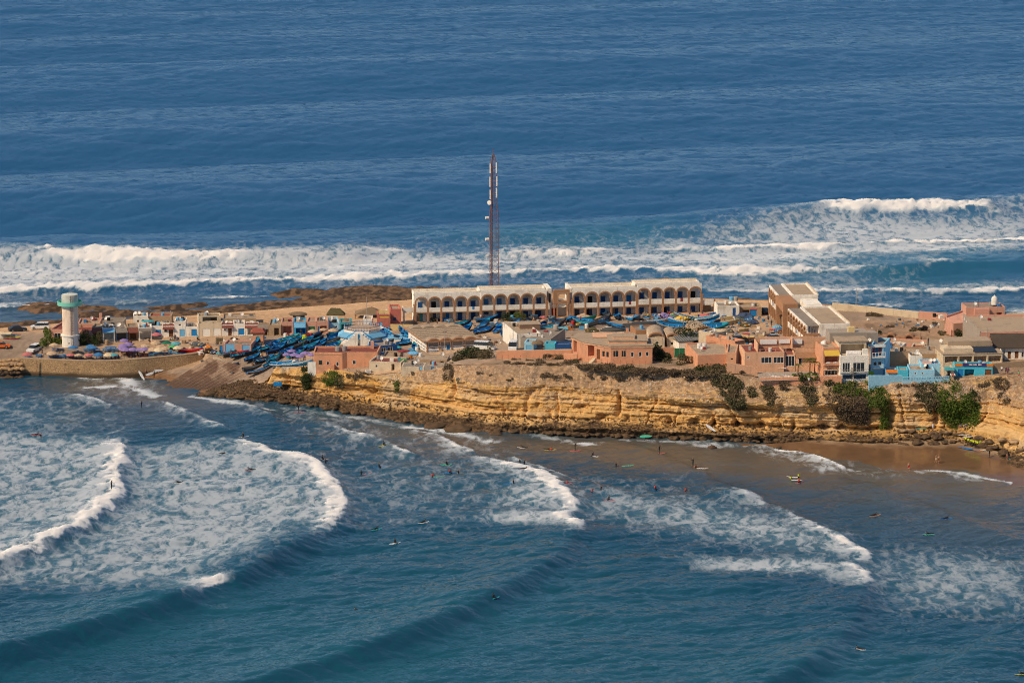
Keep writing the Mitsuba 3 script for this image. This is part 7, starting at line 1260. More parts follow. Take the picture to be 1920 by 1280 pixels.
for it in [((-89.5,821.8,3.89),'p'),((-89.3,818.4,3.29),'p'),((-89.2,816.9,2.96),'p'),((-88.5,815.9,2.78),'p'),((-86.8,815.9,2.91),'p'),((-85.3,815.2,2.93),'p'),((-84.2,815.1,3.07),'p'),((-111.4,818.3,1.31),'r'),((-101.2,816.1,1.51),'r'),((-96.9,814.8,1.76),'r'),((-105.4,819.9,3.12),'c'),((-105.7,817.4,1.74),'c'),((-99.3,815.5,1.61),'c'),((-92.2,813.7,2.1),'y'),((-84.2,817.7,3.43),'c'),((-82,819.4,3.72),'c'),((-82,813.8,3.32),'c'),((-80.7,815.5,3.35),'c'),((-79.6,814.6,3.16),'c'),((-76.6,816.5,3.17),'y'),((-100.9,818.2,2.83),'b'),((-96.9,818.7,3.11),'b'),((-96.2,817.9,2.89),'b'),((-94.6,814.3,1.98),'b'),((-91.1,813.6,2.12),'t'),((-77.9,817,3.31),'g'),((-79.4,819.4,3.73),'d'),((-80.5,811.8,3.6),'y'),((-77.3,819,3.68),'t'),((-88.3,819.3,3.49),'p')]: groups.setdefault(it[1], []).append(it)
for c, its in groups.items(): ranked(its, put_parasol, lambda it: f'{COL[it[1]][1]} parasol over the tables on the square')
ranked([((-50.6,800.2,4.77),'p'),((-48.6,797.2,5.24),'p'),((-46.2,796.1,5.82),'p'),((-44.4,790.7,6.65),'p'),((-47,789.7,6.37),'p'),((-49.7,803.1,5.05),'p')], put_parasol, lambda it: 'lilac parasol among the boats left of the orange house')
ranked([((-46,823.6,5.66),'c'),((-43.6,825.1,5.76),'c'),((-41.3,824.1,5.82),'c')], put_parasol, lambda it: 'beige parasol before the brick-red houses')
put_parasol([((-82.4,826.5,4.37),'r')][0], 'faded red parasol beside the whitewashed house with one blue shutter')
TT = mikit.ply(cat(*[bx(-0.75, 0.75, -0.36 + i * 0.19, -0.2 + i * 0.19, 0.7, 0.75) for i in range(4)]), None); TB = mikit.ply(cat(*[bx(-0.75, 0.75, -0.08 + i * 0.1, 0.0 + i * 0.1, 0.42, 0.46) for i in range(2)]), None); TL = mikit.ply(cat(bx(-0.05, 0.05, -0.6, 0.6, 0.36, 0.42), rod((0, -0.65, -0.1), (0, -0.2, 0.72), 0.05, 4), rod((0, 0.65, -0.1), (0, 0.2, 0.72), 0.05, 4)), None)
def put_table(it, label):
    k = thing('picnic_table', label, 'table', 'picnic tables on the square'); x, y, z = it[0]; a = rb.uniform(-8, 8); m = {'b': 'blue_cloth', 'd': 'denim', 'r': 'maroon_cloth', 't': 'sky_blue'}[it[1]]
    B = T().translate((x, y, z + 0.04)).rotate((0, 0, 1), a)
    put(f'{k}__top', TT, B, m); put(f'{k}__bench', TB, B @ T().translate((0, -0.7, 0)), m); put(f'{k}__bench_001', TB, B @ T().translate((0, 0.7, 0)), m); put(f'{k}__leg', TL, B @ T().translate((-0.5, 0, 0)), m); put(f'{k}__leg_001', TL, B @ T().translate((0.5, 0, 0)), m)
ranked([((-111.7,820.7,1.84),'b'),((-109,819.7,2.15),'b'),((-105.9,818.4,2.29),'b'),((-105,818.2,2.34),'b'),((-103.4,817.8,2.4),'b'),((-102.5,817.9,2.52),'b'),((-101.3,817.5,2.35),'d'),((-99.4,817.1,2.3),'d'),((-97.1,816.7,2.39),'d'),((-94.8,816.2,2.48),'b'),((-92.4,815.8,2.55),'d'),((-91.3,815.7,2.58),'d'),((-90.4,815.3,2.53),'d')], put_table, lambda it: 'wooden picnic table along the quay edge')
ranked([((-98,819.9,3.5),'b'),((-96.8,819.7,3.42),'b'),((-95.6,819.9,3.5),'b'),((-97.4,820.7,3.72),'t'),((-93.6,819.8,3.52),'b'),((-92.5,820.1,3.59),'b'),((-91.5,819.8,3.53),'b'),((-93.1,821,3.8),'b'),((-92,821,3.79),'b'),((-105.3,820.8,3.46),'b'),((-104,819.8,3.53),'d')], put_table, lambda it: 'blue picnic table in the middle of the square before the cafes')
ranked([((-89.1,817.8,3.16),'r'),((-87.8,817.3,3.13),'r'),((-86.7,816.8,3.1),'r'),((-85.4,816.5,3.16),'r'),((-84.1,815.8,3.18),'r'),((-88.3,818.7,3.37),'r'),((-82.5,815.2,3.3),'t'),((-81.6,816,3.39),'b'),((-80.5,815.1,3.32),'t'),((-79.6,816.3,3.32),'b'),((-78.6,815.9,3.15),'t'),((-77.6,816.8,3.24),'t'),((-76.5,816.5,3.17),'t'),((-75.6,816.6,3.27),'b'),((-82.4,817.4,3.49),'b'),((-81,817.8,3.54),'b'),((-78.2,818,3.5),'t')], put_table, lambda it: 'picnic table in the crowded cafe terrace right of the square')
ranked([((-50.3,798.7,4.82),'b'),((-48.1,794.5,5.53),'b'),((-46.1,790.9,6.36),'b'),((-44.5,786.7,7.08),'b')], put_table, lambda it: 'blue picnic table among the boats left of the orange house')

# ---------------------------------------------------------------- vehicles
WHEEL = mikit.ply(moved(lathe([(0.01, -0.11), (0.31, -0.11), (0.34, -0.07), (0.34, 0.07), (0.31, 0.11), (0.01, 0.11)], 18), rx=math.pi / 2), None, smooth=35); RIM = mikit.ply(moved(lathe([(0.01, -0.12), (0.19, -0.12), (0.19, 0.12), (0.01, 0.12)], 12), rx=math.pi / 2), None)
def car_mesh(L, W, prof, top):
    cs = m3.CrossSection([np.array(prof)]); b = cs.extrude(W).rotate((90, 0, 0)).translate((0, W / 2, 0))
    for xx in (-L * 0.31, L * 0.31): b -= m3.Manifold.cylinder(W + 1, 0.38, 0.38, 18).rotate((90, 0, 0)).translate((xx, W / 2 + 0.5, 0.33))
    cab = m3.Manifold.hull_points(np.array([[x_, sy * w_, z_] for (x_, z_, w_) in top for sy in (-1, 1)]))
    return mm(b), mm(cab)
SHAPES = {'suv': (4.4, 1.8, [(-2.2, 0.3), (2.2, 0.3), (2.22, 0.75), (1.1, 1.0), (-2.15, 1.05), (-2.22, 0.6)], [(-2.1, 1.0, 0.86), (1.25, 0.98, 0.86), (0.55, 1.62, 0.7), (-1.95, 1.62, 0.7)]),
          'saloon': (4.3, 1.7, [(-2.15, 0.28), (2.15, 0.28), (2.15, 0.7), (1.0, 0.9), (-1.4, 0.92), (-2.15, 0.85)], [(-1.75, 0.88, 0.8), (1.15, 0.86, 0.8), (0.35, 1.38, 0.62), (-1.0, 1.4, 0.62)]),
          'van': (4.6, 1.85, [(-2.3, 0.3), (2.3, 0.3), (2.3, 0.85), (1.5, 1.15), (-2.3, 1.2)], [(-2.28, 1.15, 0.9), (1.7, 1.05, 0.9), (0.9, 1.95, 0.75), (-2.25, 1.95, 0.78)])}
CARS = {}
for s, (L, W, pr, tp) in SHAPES.items():
    b, c = car_mesh(L, W, pr, tp)
    cc = c[0].mean(0); roof = (np.array([v for v in c[0] if v[2] > c[0][:, 2].max() - 0.05]))
    x0, x1, w_ = roof[:, 0].min(), roof[:, 0].max(), roof[:, 1].max(); zt = c[0][:, 2].max()
    CARS[s] = (L, W, mikit.ply(b, None, smooth=30), mikit.ply(c, None), mikit.ply(bx(x0 - 0.03, x1 + 0.03, -w_ - 0.02, w_ + 0.02, zt - 0.03, zt + 0.05), None), mikit.ply(bx(L / 2 - 0.04, L / 2 + 0.02, -0.09, 0.09, 0.55, 0.68), None), mikit.ply(bx(-L / 2 - 0.04, -L / 2 + 0.02, -0.09, 0.09, 0.6, 0.76), None), (x0, x1, w_, zt))
def car(pos, hd, shape, paint, label, solid_rear=False):
    k = thing('parked_car', label, 'car'); L, W, b, c, r, hl, tl, _ = CARS[shape]; M = T().translate((pos[0], pos[1], pos[2] + 0.02)).rotate((0, 0, 1), hd)
    put(f'{k}__body', b, M, paint); put(f'{k}__window', c, M, 'glass_dark'); put(f'{k}__roof', r, M, paint)
    for i, (sx, sy) in enumerate(((1, 1), (1, -1), (-1, 1), (-1, -1))):
        w = f'{k}__wheel' + (f'_{i:03d}' if i else ''); N = M @ T().translate((sx * L * 0.31, sy * (W / 2 - 0.1), 0.33)); put(w, WHEEL, N, 'black_rubber'); put(f'{w}__rim', RIM, N, 'steel')
    for i, sy in enumerate((1, -1)):
        n = f'_{i:03d}' if i else ''; put(f'{k}__headlight{n}', hl, M @ T().translate((0, sy * W * 0.36, 0)), 'white_paint'); put(f'{k}__tail_light{n}', tl, M @ T().translate((0, sy * W * 0.38, 0)), 'red_paint')
    return k
car((-112.17,847.06,3.77), 185, 'suv', 'car_white', 'white off-road car parked by the shore left of the water tower'); car((-117.09,844.05,3.82), 20, 'saloon', 'car_dark', 'dark saloon car parked at the left edge by the shore')
car((-110.57,823.76,2.88), -110, 'suv', 'car_white', 'white car with a board on its roof, nose-on before the water tower'); car((-118.63,826.77,3.17), 0, 'saloon', 'car_orange', 'bright orange car cut by the left edge'); car((-6.06,793.44,9.13), -15, 'van', 'car_white', 'white van parked beside the market hall')
car((0.24,789.29,9.94), -95, 'van', 'car_white', 'white van with maroon roof load beside the white house with the roof shed'); car((54.83,846.91,7.54), 185, 'suv', 'car_white', 'white estate car in the yard before the shop with the pink sign'); car((51.41,804.14,8.9), 10, 'saloon', 'car_dark', 'dark car behind the orange roofs beside the tractors')
car((59.66,808.26,8.48), 8, 'saloon', 'car_silver', 'pale silver car at the foot of the arcaded wing'); car((59.97,846.26,7.65), 100, 'saloon', 'car_dark', 'dark car in the shade at the far end of the arcaded wing'); car((51.72,850.07,7.34), 170, 'saloon', 'car_dark', 'dark car before the white house with water tanks')
def tractor(pos, hd, label):
    k = thing('tractor', label, 'tractor'); M = lambda m: moved(m, pos[0], pos[1], pos[2], math.radians(hd))
    part(k, 'body', M(cat(bx(0.1, 1.6, -0.3, 0.3, 0.7, 1.3), bx(-0.9, 0.1, -0.45, 0.45, 0.7, 1.1))), 'rust'); part(k, 'seat', M(bx(-0.8, -0.4, -0.25, 0.25, 1.1, 1.5)), 'black_rubber'); part(k, 'canopy', M(bx(-1.1, 0.4, -0.6, 0.6, 2.2, 2.28)), 'red_paint'); part(k, 'canopy_frame', M(cat(*[rod((a, b, 1.0), (a, b, 2.2), 0.04, 4) for a in (-1, 0.3) for b in (-0.5, 0.5)])), 'rust')
    for sx, r in ((-0.6, 0.72), (1.2, 0.42)):
        for sy in (-0.62, 0.62): part(k, 'wheel', M(moved(lathe([(0.01, -0.15), (r, -0.15), (r, 0.15), (0.01, 0.15)], 18), sx, sy, r, rx=math.pi / 2)), 'black_rubber', smooth=35)
tractor((58.9,809.5,8.49), 200, 'rusty red tractor with canopy before the arcaded wing'); tractor((53.1,802.32,8.88), 10, 'rusty red tractor behind the orange blocks left of the restaurant')
# kayaks piled at the left edge
for i, (c, lab) in enumerate((('board_pink', 'pink'), ('board_yellow', 'yellow'), ('board_teal', 'teal'), ('red_paint', 'red'))):
    x, y, z = (-117,832.28,4.14); solo('kayak', moved(blob(60 + i, 1.9, 0.36, 0.18, 2, 0.02), x + 0.3 * (i % 2), y + 0.7 * i, z + 0.25 + 0.16 * i, 0.05 * i), c, f'{lab} kayak on the rack near the left edge', 'kayak', smooth=50)
x, y, z = (-118.1,830.23,4.02); k = thing('stall', 'pale awning stall beside the kayaks at the left edge', 'stall'); part(k, 'roof', bx(x - 2, x + 1.2, y + 1, y + 3.5, z + 1.5, z + 1.6), 'cream_cloth'); part(k, 'wall', bx(x - 2, x + 1.2, y + 3.2, y + 3.4, z - 0.4, z + 1.49), 'white_wall'); part(k, 'post', cat(rod((x + 1.1, y + 1.1, z - 0.4), (x + 1.1, y + 1.1, z + 1.5), 0.05)), 'pale_wood')
# nets, floats and gear
def heap(q, r, mat, label, n=0):
    k = thing('net_heap', label, 'net heap'); x, y, z = q; sd = n * 11 + 3
    v, f = blob(sd, r, r * 0.8, r * 0.55, 3, 0.5, 2.2, flat=0.3); part(k, 'net', moved((v, f), x, y, z + 0.15 * r), mat)
    rr = random.Random(sd)
    for _ in range(5): a = rr.uniform(0, 6.3); part(k, 'float', moved(blob(1, 0.16, 0.16, 0.16, 1, 0), x + r * 0.8 * math.cos(a), y - abs(r * 0.7 * math.sin(a)), z + r * rr.uniform(0.2, 0.45)), rr.choice(('orange_paint', 'white_paint', 'yellow_paint', 'sky_blue')))
for n, (q, r, m, c) in enumerate([((31.8,843.1,7.33),1.5,'thatch','brown'),((33.6,843.7,7.35),1.2,'blue_cloth','blue'),((35.9,841.7,7.47),1.7,'purple_cloth','lilac'),((38.7,843,7.47),1.2,'green_cloth','green'),((40.2,837.6,7.71),1.6,'yellow_paint','yellow'),((42.3,840,7.65),1.2,'beige_cloth','beige'),((45.5,839.7,7.72),1.5,'pink_cloth','reddish'),((54.5,836.2,7.98),2.2,'denim','navy'),((53.2,834.7,8.01),1.4,'slate_hull','grey'),((55.3,835.3,8.02),1.5,'blue_cloth','blue'),((17,841.4,7.14),1.8,'beige_cloth','pale'),((22.1,840.1,7.25),1.2,'orange_paint','orange'),((22.1,823.2,7.88),1.3,'white_cloth','white'),((23.2,824,7.86),1.2,'slate_hull','grey'),((18.4,821.9,7.88),1.4,'scrub_leaf','green')]):
    heap(q, r, m, f'{c} heap of nets and floats in the harbour yard, {ORD[n]} of the heaps', n)
for n, (q, r, m, c) in enumerate([((56,830.4,8.17),1.4,'denim','navy'),((54.4,826.6,8.25),1.3,'scrub_leaf','green'),((49.7,817.7,8.54),1.1,'slate_hull','grey'),((62.9,807.3,8.42),1.5,'denim','navy'),((64,808.4,8.44),1.3,'black_rubber','black'),((64.8,806.2,8.5),1.2,'slate_hull','grey'),((61.9,809.1,8.43),1.2,'maroon_cloth','dark-red'),((61.4,818.9,8.44),1.2,'blue_cloth','blue'),((61.3,823.1,8.4),1.2,'sky_blue','pale-blue'),((62,817.5,8.46),1.0,'brown_wood','brown'),((65.5,806.8,8.51),0.9,'yellow_paint','yellow')]):
    heap(q, r, m, f'{c} heap of gear at the foot of the arcaded wing, {ORD[n]} of the heaps there', 30 + n)
for n, (q, r, m, c) in enumerate([((-7.8,842.8,6.75),1.4,'slate_hull','grey'),((-6.3,845.1,6.72),1.5,'white_cloth','white'),((-20.2,844.7,6.4),1.6,'grey_hull','dark'),((-18.3,843.6,6.47),1.4,'scrub_leaf','green'),((-15.8,842.4,6.56),1.2,'blue_cloth','blue'),((-14.5,841.5,6.61),1.0,'slate_hull','grey'),((5,843.2,6.93),1.0,'beige_cloth','beige'),((7.2,843.1,6.96),1.0,'pink_cloth','reddish')]):
    heap(q, r, m, f'{c} heap of nets under the left arcade, {ORD[n]} of the heaps there', 50 + n)
for n, (q, r, m, c) in enumerate([((-49.5,826.1,5.57),1.1,'green_cloth','green'),((-48.5,825.9,5.6),1.0,'lycra_yellow','yellow-green'),((-51.1,822.8,5.45),1.0,'blue_cloth','blue'),((-71.4,814.5,4.06),0.9,'white_cloth','white'),((-69.3,814.4,4.44),1.2,'black_rubber','black'),((-68.2,813.8,4.43),1.0,'denim','navy'),((-66.8,813.2,4.31),0.9,'teal_cloth','teal'),((-65.2,812.9,4.25),1.0,'blue_cloth','blue'),((-63.7,813.2,4.32),1.1,'green_paint','dark-green'),((-73.2,823.4,4.45),1.2,'slate_hull','grey'),((-71.7,822.5,4.5),1.0,'slate_hull','grey'),((-69.9,819.9,4.51),0.9,'orange_paint','orange'),((-54.3,808.6,4.7),0.9,'slate_hull','grey'),((-58,805.5,3.47),1.0,'brown_wood','brown'),((-55.3,811.3,4.8),0.8,'orange_paint','orange'),((-74.3,815.8,3.3),0.9,'black_rubber','black'),((-72.8,814.2,3.49),0.8,'brown_wood','brown'),((-64.2,824.1,4.95),1.4,'black_rubber','black'),((-78.6,829.1,4.62),1.0,'slate_hull','grey')]):
    heap(q, r, m, f'{c} heap of fishing gear near the head of the slip, {ORD[n]} of the heaps there', 70 + n)
# crates and barrels among the shacks
CR = mikit.ply(cat(bx(-0.4, 0.4, -0.3, 0.3, 0, 0.06), *[bx(-0.4, 0.4, s * 0.3 - 0.03, s * 0.3 + 0.03, 0.08 + 0.14 * i, 0.18 + 0.14 * i) for i in range(4) for s in (-1, 1)], *[bx(s * 0.4 - 0.03, s * 0.4 + 0.03, -0.27, 0.27, 0.08 + 0.14 * i, 0.18 + 0.14 * i) for i in range(4) for s in (-1, 1)]), None)
BR = mikit.ply(lathe([(0.01, 0), (0.3, 0), (0.34, 0.2), (0.34, 0.7), (0.3, 0.9), (0.01, 0.9)], 14), None, smooth=40)
CLUT = sorted([((-22.8,802,6.97),'sky_blue'),((-22,798.8,7.11),'boat_teal'),((-21.4,801.5,7.07),'white_paint'),((-25.2,792.2,7.43),'bright_blue'),((-22.5,790.1,7.85),'orange_paint'),((15.5,831.1,7.4),'yellow_paint'),((16.1,826,7.61),'sky_blue'),((17.3,827.6,7.56),'white_paint'),((18.7,834,7.36),'bright_blue'),((13.6,826.3,7.54),'orange_paint'),((14.2,832.1,7.35),'red_paint'),((12.3,824.8,7.58),'sky_blue'),((46.3,837,7.83),'sky_blue'),((49.8,838.4,7.83),'bright_blue'),((57.1,844.8,7.67),'orange_paint'),((42.9,831.2,8.02),'white_paint'),((34.2,838.5,7.56),'sky_blue'),((-3.8,838.6,6.9),'white_paint'),((0,842.1,6.89),'sky_blue'),((-49.9,824.3,5.53),'orange_paint'),((-47.7,827,5.64),'red_paint'),((-46.7,827.5,5.68),'red_paint'),((-52.6,826.7,5.46),'white_paint'),((-76,825.3,4.46),'pale_wood'),((-93.8,824.5,4.36),'pale_wood'),((-88.6,825.6,4.28),'brown_wood'),((-31.3,773.6,7.78),'white_paint'),((-13.6,756.6,11.18),'pale_wood')], key=lambda it: it[0][0] / it[0][1])
for n, it in enumerate(CLUT):
    kind = 'crate' if n % 3 else 'barrel'; col = {'pale_wood': 'wooden', 'boat_teal': 'teal'}.get(it[1], it[1].split('_')[0] if not it[1].startswith(('sky', 'bright')) else 'blue')
    k = thing(kind, f'{col} {kind} lying loose among boats and sheds, {ORD[CLUT.index(it)]} crate or barrel from the left', kind, f'{kind}s lying about the village')
    d = CR if n % 3 else BR; scene[k] = {**d, 'to_world': T().translate((it[0][0], it[0][1], it[0][2])).rotate((0, 0, 1), rb.uniform(0, 90)).scale(1.3), 'bsdf': {'type': 'ref', 'id': it[1]}}

# ---------------------------------------------------------------- people and surfboards
bsdf('figure', {'type': 'principled', 'base_color': {'type': 'mesh_attribute', 'name': 'vertex_color'}, 'roughness': 0.7, 'specular': 0.3})
def bone(p, q, r, s, n=8):
    return m3.Manifold.batch_hull([m3.Manifold.sphere(r, n).translate(tuple(p)), m3.Manifold.sphere(s, n).translate(tuple(q))])
def figure(J):
    """one continuous body from joints; returns (vertices, faces, which zone each vertex is in, head frame)"""
    B = []
    def add(zone, p, q, r, s, n=8): B.append((zone, np.array(J[p], float), np.array(J[q], float), r, s, n))
    add('torso', 'hip', 'waist', .145, .125); add('torso', 'waist', 'chest', .125, .155); add('torso', 'chest', 'neck', .12, .06); add('head', 'neck', 'head', .055, .06); add('head', 'head', 'crown', .092, .098, 10)
    add('head', 'nose', 'head', .022, .03, 4)
    for s in 'lr':
        add('torso', 'chest', s + 'sho', .11, .07); add('arm', s + 'sho', s + 'elb', .055, .042); add('arm', s + 'elb', s + 'wri', .042, .03)
        add('leg', 'hip', s + 'hip', .12, .10); add('leg', s + 'hip', s + 'kne', .088, .06); add('leg', s + 'kne', s + 'ank', .058, .038); add('foot', s + 'ank', s + 'toe', .04, .03)
        w, e = np.array(J[s + 'wri'], float), np.array(J[s + 'elb'], float); d = (w - e) / np.linalg.norm(w - e); side = np.cross(d, [0, 1, 0.2]); side /= np.linalg.norm(side) + 1e-9
        J[s + 'pal'] = w + d * .085; add('hand', s + 'wri', s + 'pal', .028, .034, 6)
        curl = np.cross(side, d)
        for k, (o, l) in enumerate(((-.028, .07), (-.009, .08), (.010, .075), (.028, .055))):
            J[f'{s}f{k}'] = w + d * .09 + side * o; J[f'{s}g{k}'] = J[f'{s}f{k}'] + d * l * .85 + curl * l * .35; add('hand', f'{s}f{k}', f'{s}g{k}', .010, .008, 4)
        J[s + 't0'] = w + d * .035 - side * .028; J[s + 't1'] = J[s + 't0'] + d * .04 - side * .035; add('hand', s + 't0', s + 't1', .011, .009, 4)
    m = m3.Manifold.batch_boolean([bone(p, q, r, s, n) for _, p, q, r, s, n in B], m3.OpType.Add)
    v, f = mm(m)
    best = np.full(len(v), 1e9); zone = np.zeros(len(v), int); names = ['torso', 'head', 'arm', 'leg', 'foot', 'hand']
    for z_, p, q, r, s, n in B:
        e = q - p; t = np.clip(((v - p) @ e) / (e @ e + 1e-9), 0, 1); d = np.linalg.norm(v - p - t[:, None] * e, axis=1) / (r + t * (s - r))
        k = d < best - 0.02; best = np.where(k, d, best); zone[k] = names.index(z_)
    h, c = np.array(J['head'], float), np.array(J['crown'], float)
    up = (c - h) / np.linalg.norm(c - h); back = h * 2 - np.array(J['nose'], float) - h; back = back - up * (back @ up); back /= np.linalg.norm(back) + 1e-9
    hair = mm(m3.Manifold.batch_hull([m3.Manifold.sphere(.098, 10).translate(tuple(c + up * .022 + back * .02)), m3.Manifold.sphere(.08, 8).translate(tuple(h + back * .05 + up * .02))]))
    shirt = mm(m3.Manifold.batch_boolean([bone(J['waist'], J['chest'], .142, .172), bone(J['chest'], J['neck'], .135, .07)] + [bone(J['chest'], J[s + 'sho'], .125, .085) for s in 'lr'] + [bone(J[s + 'sho'], np.array(J[s + 'sho']) * .4 + np.array(J[s + 'elb']) * .6, .072, .058) for s in 'lr'], m3.OpType.Add))
    shorts = mm(m3.Manifold.batch_boolean([bone(J['hip'], J['waist'], .16, .14)] + [bone(J['hip'], J[s + 'hip'], .135, .115) for s in 'lr'] + [bone(J[s + 'hip'], np.array(J[s + 'hip']) * .45 + np.array(J[s + 'kne']) * .55, .105, .085) for s in 'lr'], m3.OpType.Add))
    return v, f, zone, hair, shirt, shorts
def sym(**k):
    return {a: np.array(b, float) for a, b in k.items()}
# figures face +x, feet on z = 0
STAND = sym(hip=(0, 0, .92), waist=(0, 0, 1.08), chest=(.01, 0, 1.33), neck=(.0, 0, 1.48), head=(.02, 0, 1.60), crown=(.02, 0, 1.66), nose=(.125, 0, 1.60), lsho=(0, .19, 1.40), rsho=(0, -.19, 1.40), lelb=(-.02, .25, 1.12), relb=(-.02, -.25, 1.12), lwri=(.06, .24, .88), rwri=(.08, -.23, .88), lhip=(0, .10, .90), rhip=(0, -.10, .90), lkne=(.03, .11, .49), rkne=(.02, -.11, .49), lank=(0, .11, .07), rank=(-.02, -.12, .07), ltoe=(.15, .13, .03), rtoe=(.13, -.14, .03))
WALK = dict(STAND, **sym(lkne=(.20, .10, .52), lank=(.14, .10, .09), ltoe=(.29, .11, .05), rkne=(-.06, -.10, .48), rank=(-.30, -.10, .12), rtoe=(-.17, -.11, .03), lelb=(-.12, .24, 1.15), lwri=(-.06, .24, .9), relb=(.10, -.24, 1.14), rwri=(.26, -.22, .96)))
CARRY = dict(WALK, **sym(relb=(.02, -.30, 1.14), rwri=(.18, -.34, .92), lelb=(.05, .26, 1.14), lwri=(.25, .15, 1.1)))
SIT = sym(hip=(0, 0, .16), waist=(-.02, 0, .32), chest=(.0, 0, .57), neck=(.02, 0, .72), head=(.05, 0, .84), crown=(.05, 0, .90), nose=(.155, 0, .84), lsho=(0, .19, .64), rsho=(0, -.19, .64), lelb=(.10, .26, .40), relb=(.10, -.26, .40), lwri=(.30, .20, .28), rwri=(.30, -.20, .28), lhip=(.02, .12, .14), rhip=(.02, -.12, .14), lkne=(.36, .30, .06), rkne=(.36, -.30, .06), lank=(.34, .34, -.36), rank=(.34, -.34, -.36), ltoe=(.47, .36, -.42), rtoe=(.47, -.36, -.42))
PRONE = sym(hip=(-.25, 0, .16), waist=(-.08, 0, .18), chest=(.16, 0, .26), neck=(.28, 0, .36), head=(.38, 0, .43), crown=(.40, 0, .49), nose=(.48, 0, .42), lsho=(.18, .19, .26), rsho=(.18, -.19, .26), lelb=(.34, .34, .16), relb=(.02, -.36, .14), lwri=(.56, .36, .04), rwri=(-.16, -.40, .0), lhip=(-.27, .09, .15), rhip=(-.27, -.09, .15), lkne=(-.68, .10, .14), rkne=(-.68, -.10, .14), lank=(-1.08, .09, .15), rank=(-1.06, -.09, .19), ltoe=(-1.2, .10, .13), rtoe=(-1.18, -.10, .18))
REACH = dict(STAND, **sym(lelb=(.22, .26, 1.42), lwri=(.42, .26, 1.62), relb=(.2, -.26, 1.28), rwri=(.44, -.22, 1.22)))
BEND = sym(hip=(-.12, 0, .85), waist=(.02, 0, .98), chest=(.25, 0, 1.08), neck=(.38, 0, 1.12), head=(.49, 0, 1.12), crown=(.54, 0, 1.15), nose=(.56, 0, 1.04), lsho=(.26, .19, 1.08), rsho=(.26, -.19, 1.08), lelb=(.36, .22, .82), relb=(.36, -.22, .82), lwri=(.45, .18, .58), rwri=(.45, -.18, .58), lhip=(-.1, .10, .84), rhip=(-.1, -.10, .84), lkne=(.02, .11, .46), rkne=(.0, -.11, .46), lank=(-.05, .11, .07), rank=(-.06, -.12, .07), ltoe=(.1, .13, .03), rtoe=(.09, -.14, .03))
FIG = {k: figure(dict(v)) for k, v in dict(stand=STAND, walk=WALK, carry=CARRY, sit=SIT, prone=PRONE, reach=REACH, bend=BEND).items()}
_figs = {}
SK, WS = (0.40, 0.22, 0.14), (0.014, 0.015, 0.018)
def person(pos, hd, pose, suit, label, top=None, bottom=None, group=None, sink=0.0, hair='dark_hair'):
    """suit: True for a dark wetsuit, else bare skin with top and bottom worn over it"""
    v, f, zone, hr, sh, so = FIG[pose]
    ck = (pose, suit)
    if ck not in _figs:
        col = np.where(np.isin(zone, [1, 5])[:, None] | (~np.array(suit)), np.array(SK), np.array(WS))
        _figs[ck] = mikit.ply((v, f), None, smooth=True, color=col)
        if pose not in _figs: _figs[pose] = (mikit.ply(hr, None, smooth=40), mikit.ply(sh, None, smooth=40), mikit.ply(so, None, smooth=40))
    k = thing('person', label, 'person', group); M = T().translate((pos[0], pos[1], pos[2] - sink)).rotate((0, 0, 1), hd)
    put(f'{k}__body', _figs[ck], M, 'figure'); put(f'{k}__hair', _figs[pose][0], M, hair)
    if top: put(f'{k}__shirt', _figs[pose][1], M, top)
    if bottom: put(f'{k}__trousers', _figs[pose][2], M, bottom)
    return k
def board_mesh(L=2.6, W=0.29, th=0.045):
    t = np.linspace(0, 1, 17); w = W * np.clip(np.sin(np.pi * (0.06 + 0.94 * t) ** 0.85), 0, None) ** 0.62; w[-1] = 0.004; x = (t - 0.5) * L; rk = 0.16 * np.clip((t - 0.6) / 0.4, 0, 1) ** 2 + 0.04 * np.clip((0.2 - t) / 0.2, 0, 1) ** 2
    v, f = [], []
    for i in range(17): h = th * (0.35 + 0.65 * math.sin(math.pi * t[i])); v += [(x[i], -w[i], rk[i]), (x[i], -w[i] * .6, rk[i] + h), (x[i], w[i] * .6, rk[i] + h), (x[i], w[i], rk[i]), (x[i], 0, rk[i] - h * .6)]
    for i in range(16):
        for j in range(5): f.append([i * 5 + j, (i + 1) * 5 + j, (i + 1) * 5 + (j + 1) % 5, i * 5 + (j + 1) % 5])
    return np.array(v), np.array(f)
BD = mikit.ply(board_mesh(), None, smooth=40); FIN = mikit.ply(cat(*[(np.array([[-1.12, y, -.02], [-.95, y, -.02], [-1.16, y, -.16], [-1.12, y + .012, -.02], [-.95, y + .012, -.02], [-1.16, y + .012, -.16]]), np.array([[0, 1, 2], [5, 4, 3], [0, 3, 4], [0, 4, 1], [1, 4, 5], [1, 5, 2]])) for y in (-.1, 0, .1)]), None)
def board(pos, hd, color, label, M=None, group=None):
    k = thing('surfboard', label, 'surfboard', group); M = M or T().translate(pos).rotate((0, 0, 1), hd)
    put(f'{k}__deck', BD, M, color); put(f'{k}__fin', FIN, M, 'black_rubber')
    return k
def sea_z(x, y):
    h = sea_state(np.array([[x]]), np.array([[y]]))[0][0, 0]; return float(h)
rp = random.Random(12)
WORD = {'board_white': 'white', 'board_green': 'mint green', 'board_blue': 'blue', 'board_pink': 'pink', 'board_orange': 'orange', 'board_yellow': 'yellow', 'board_teal': 'teal'}
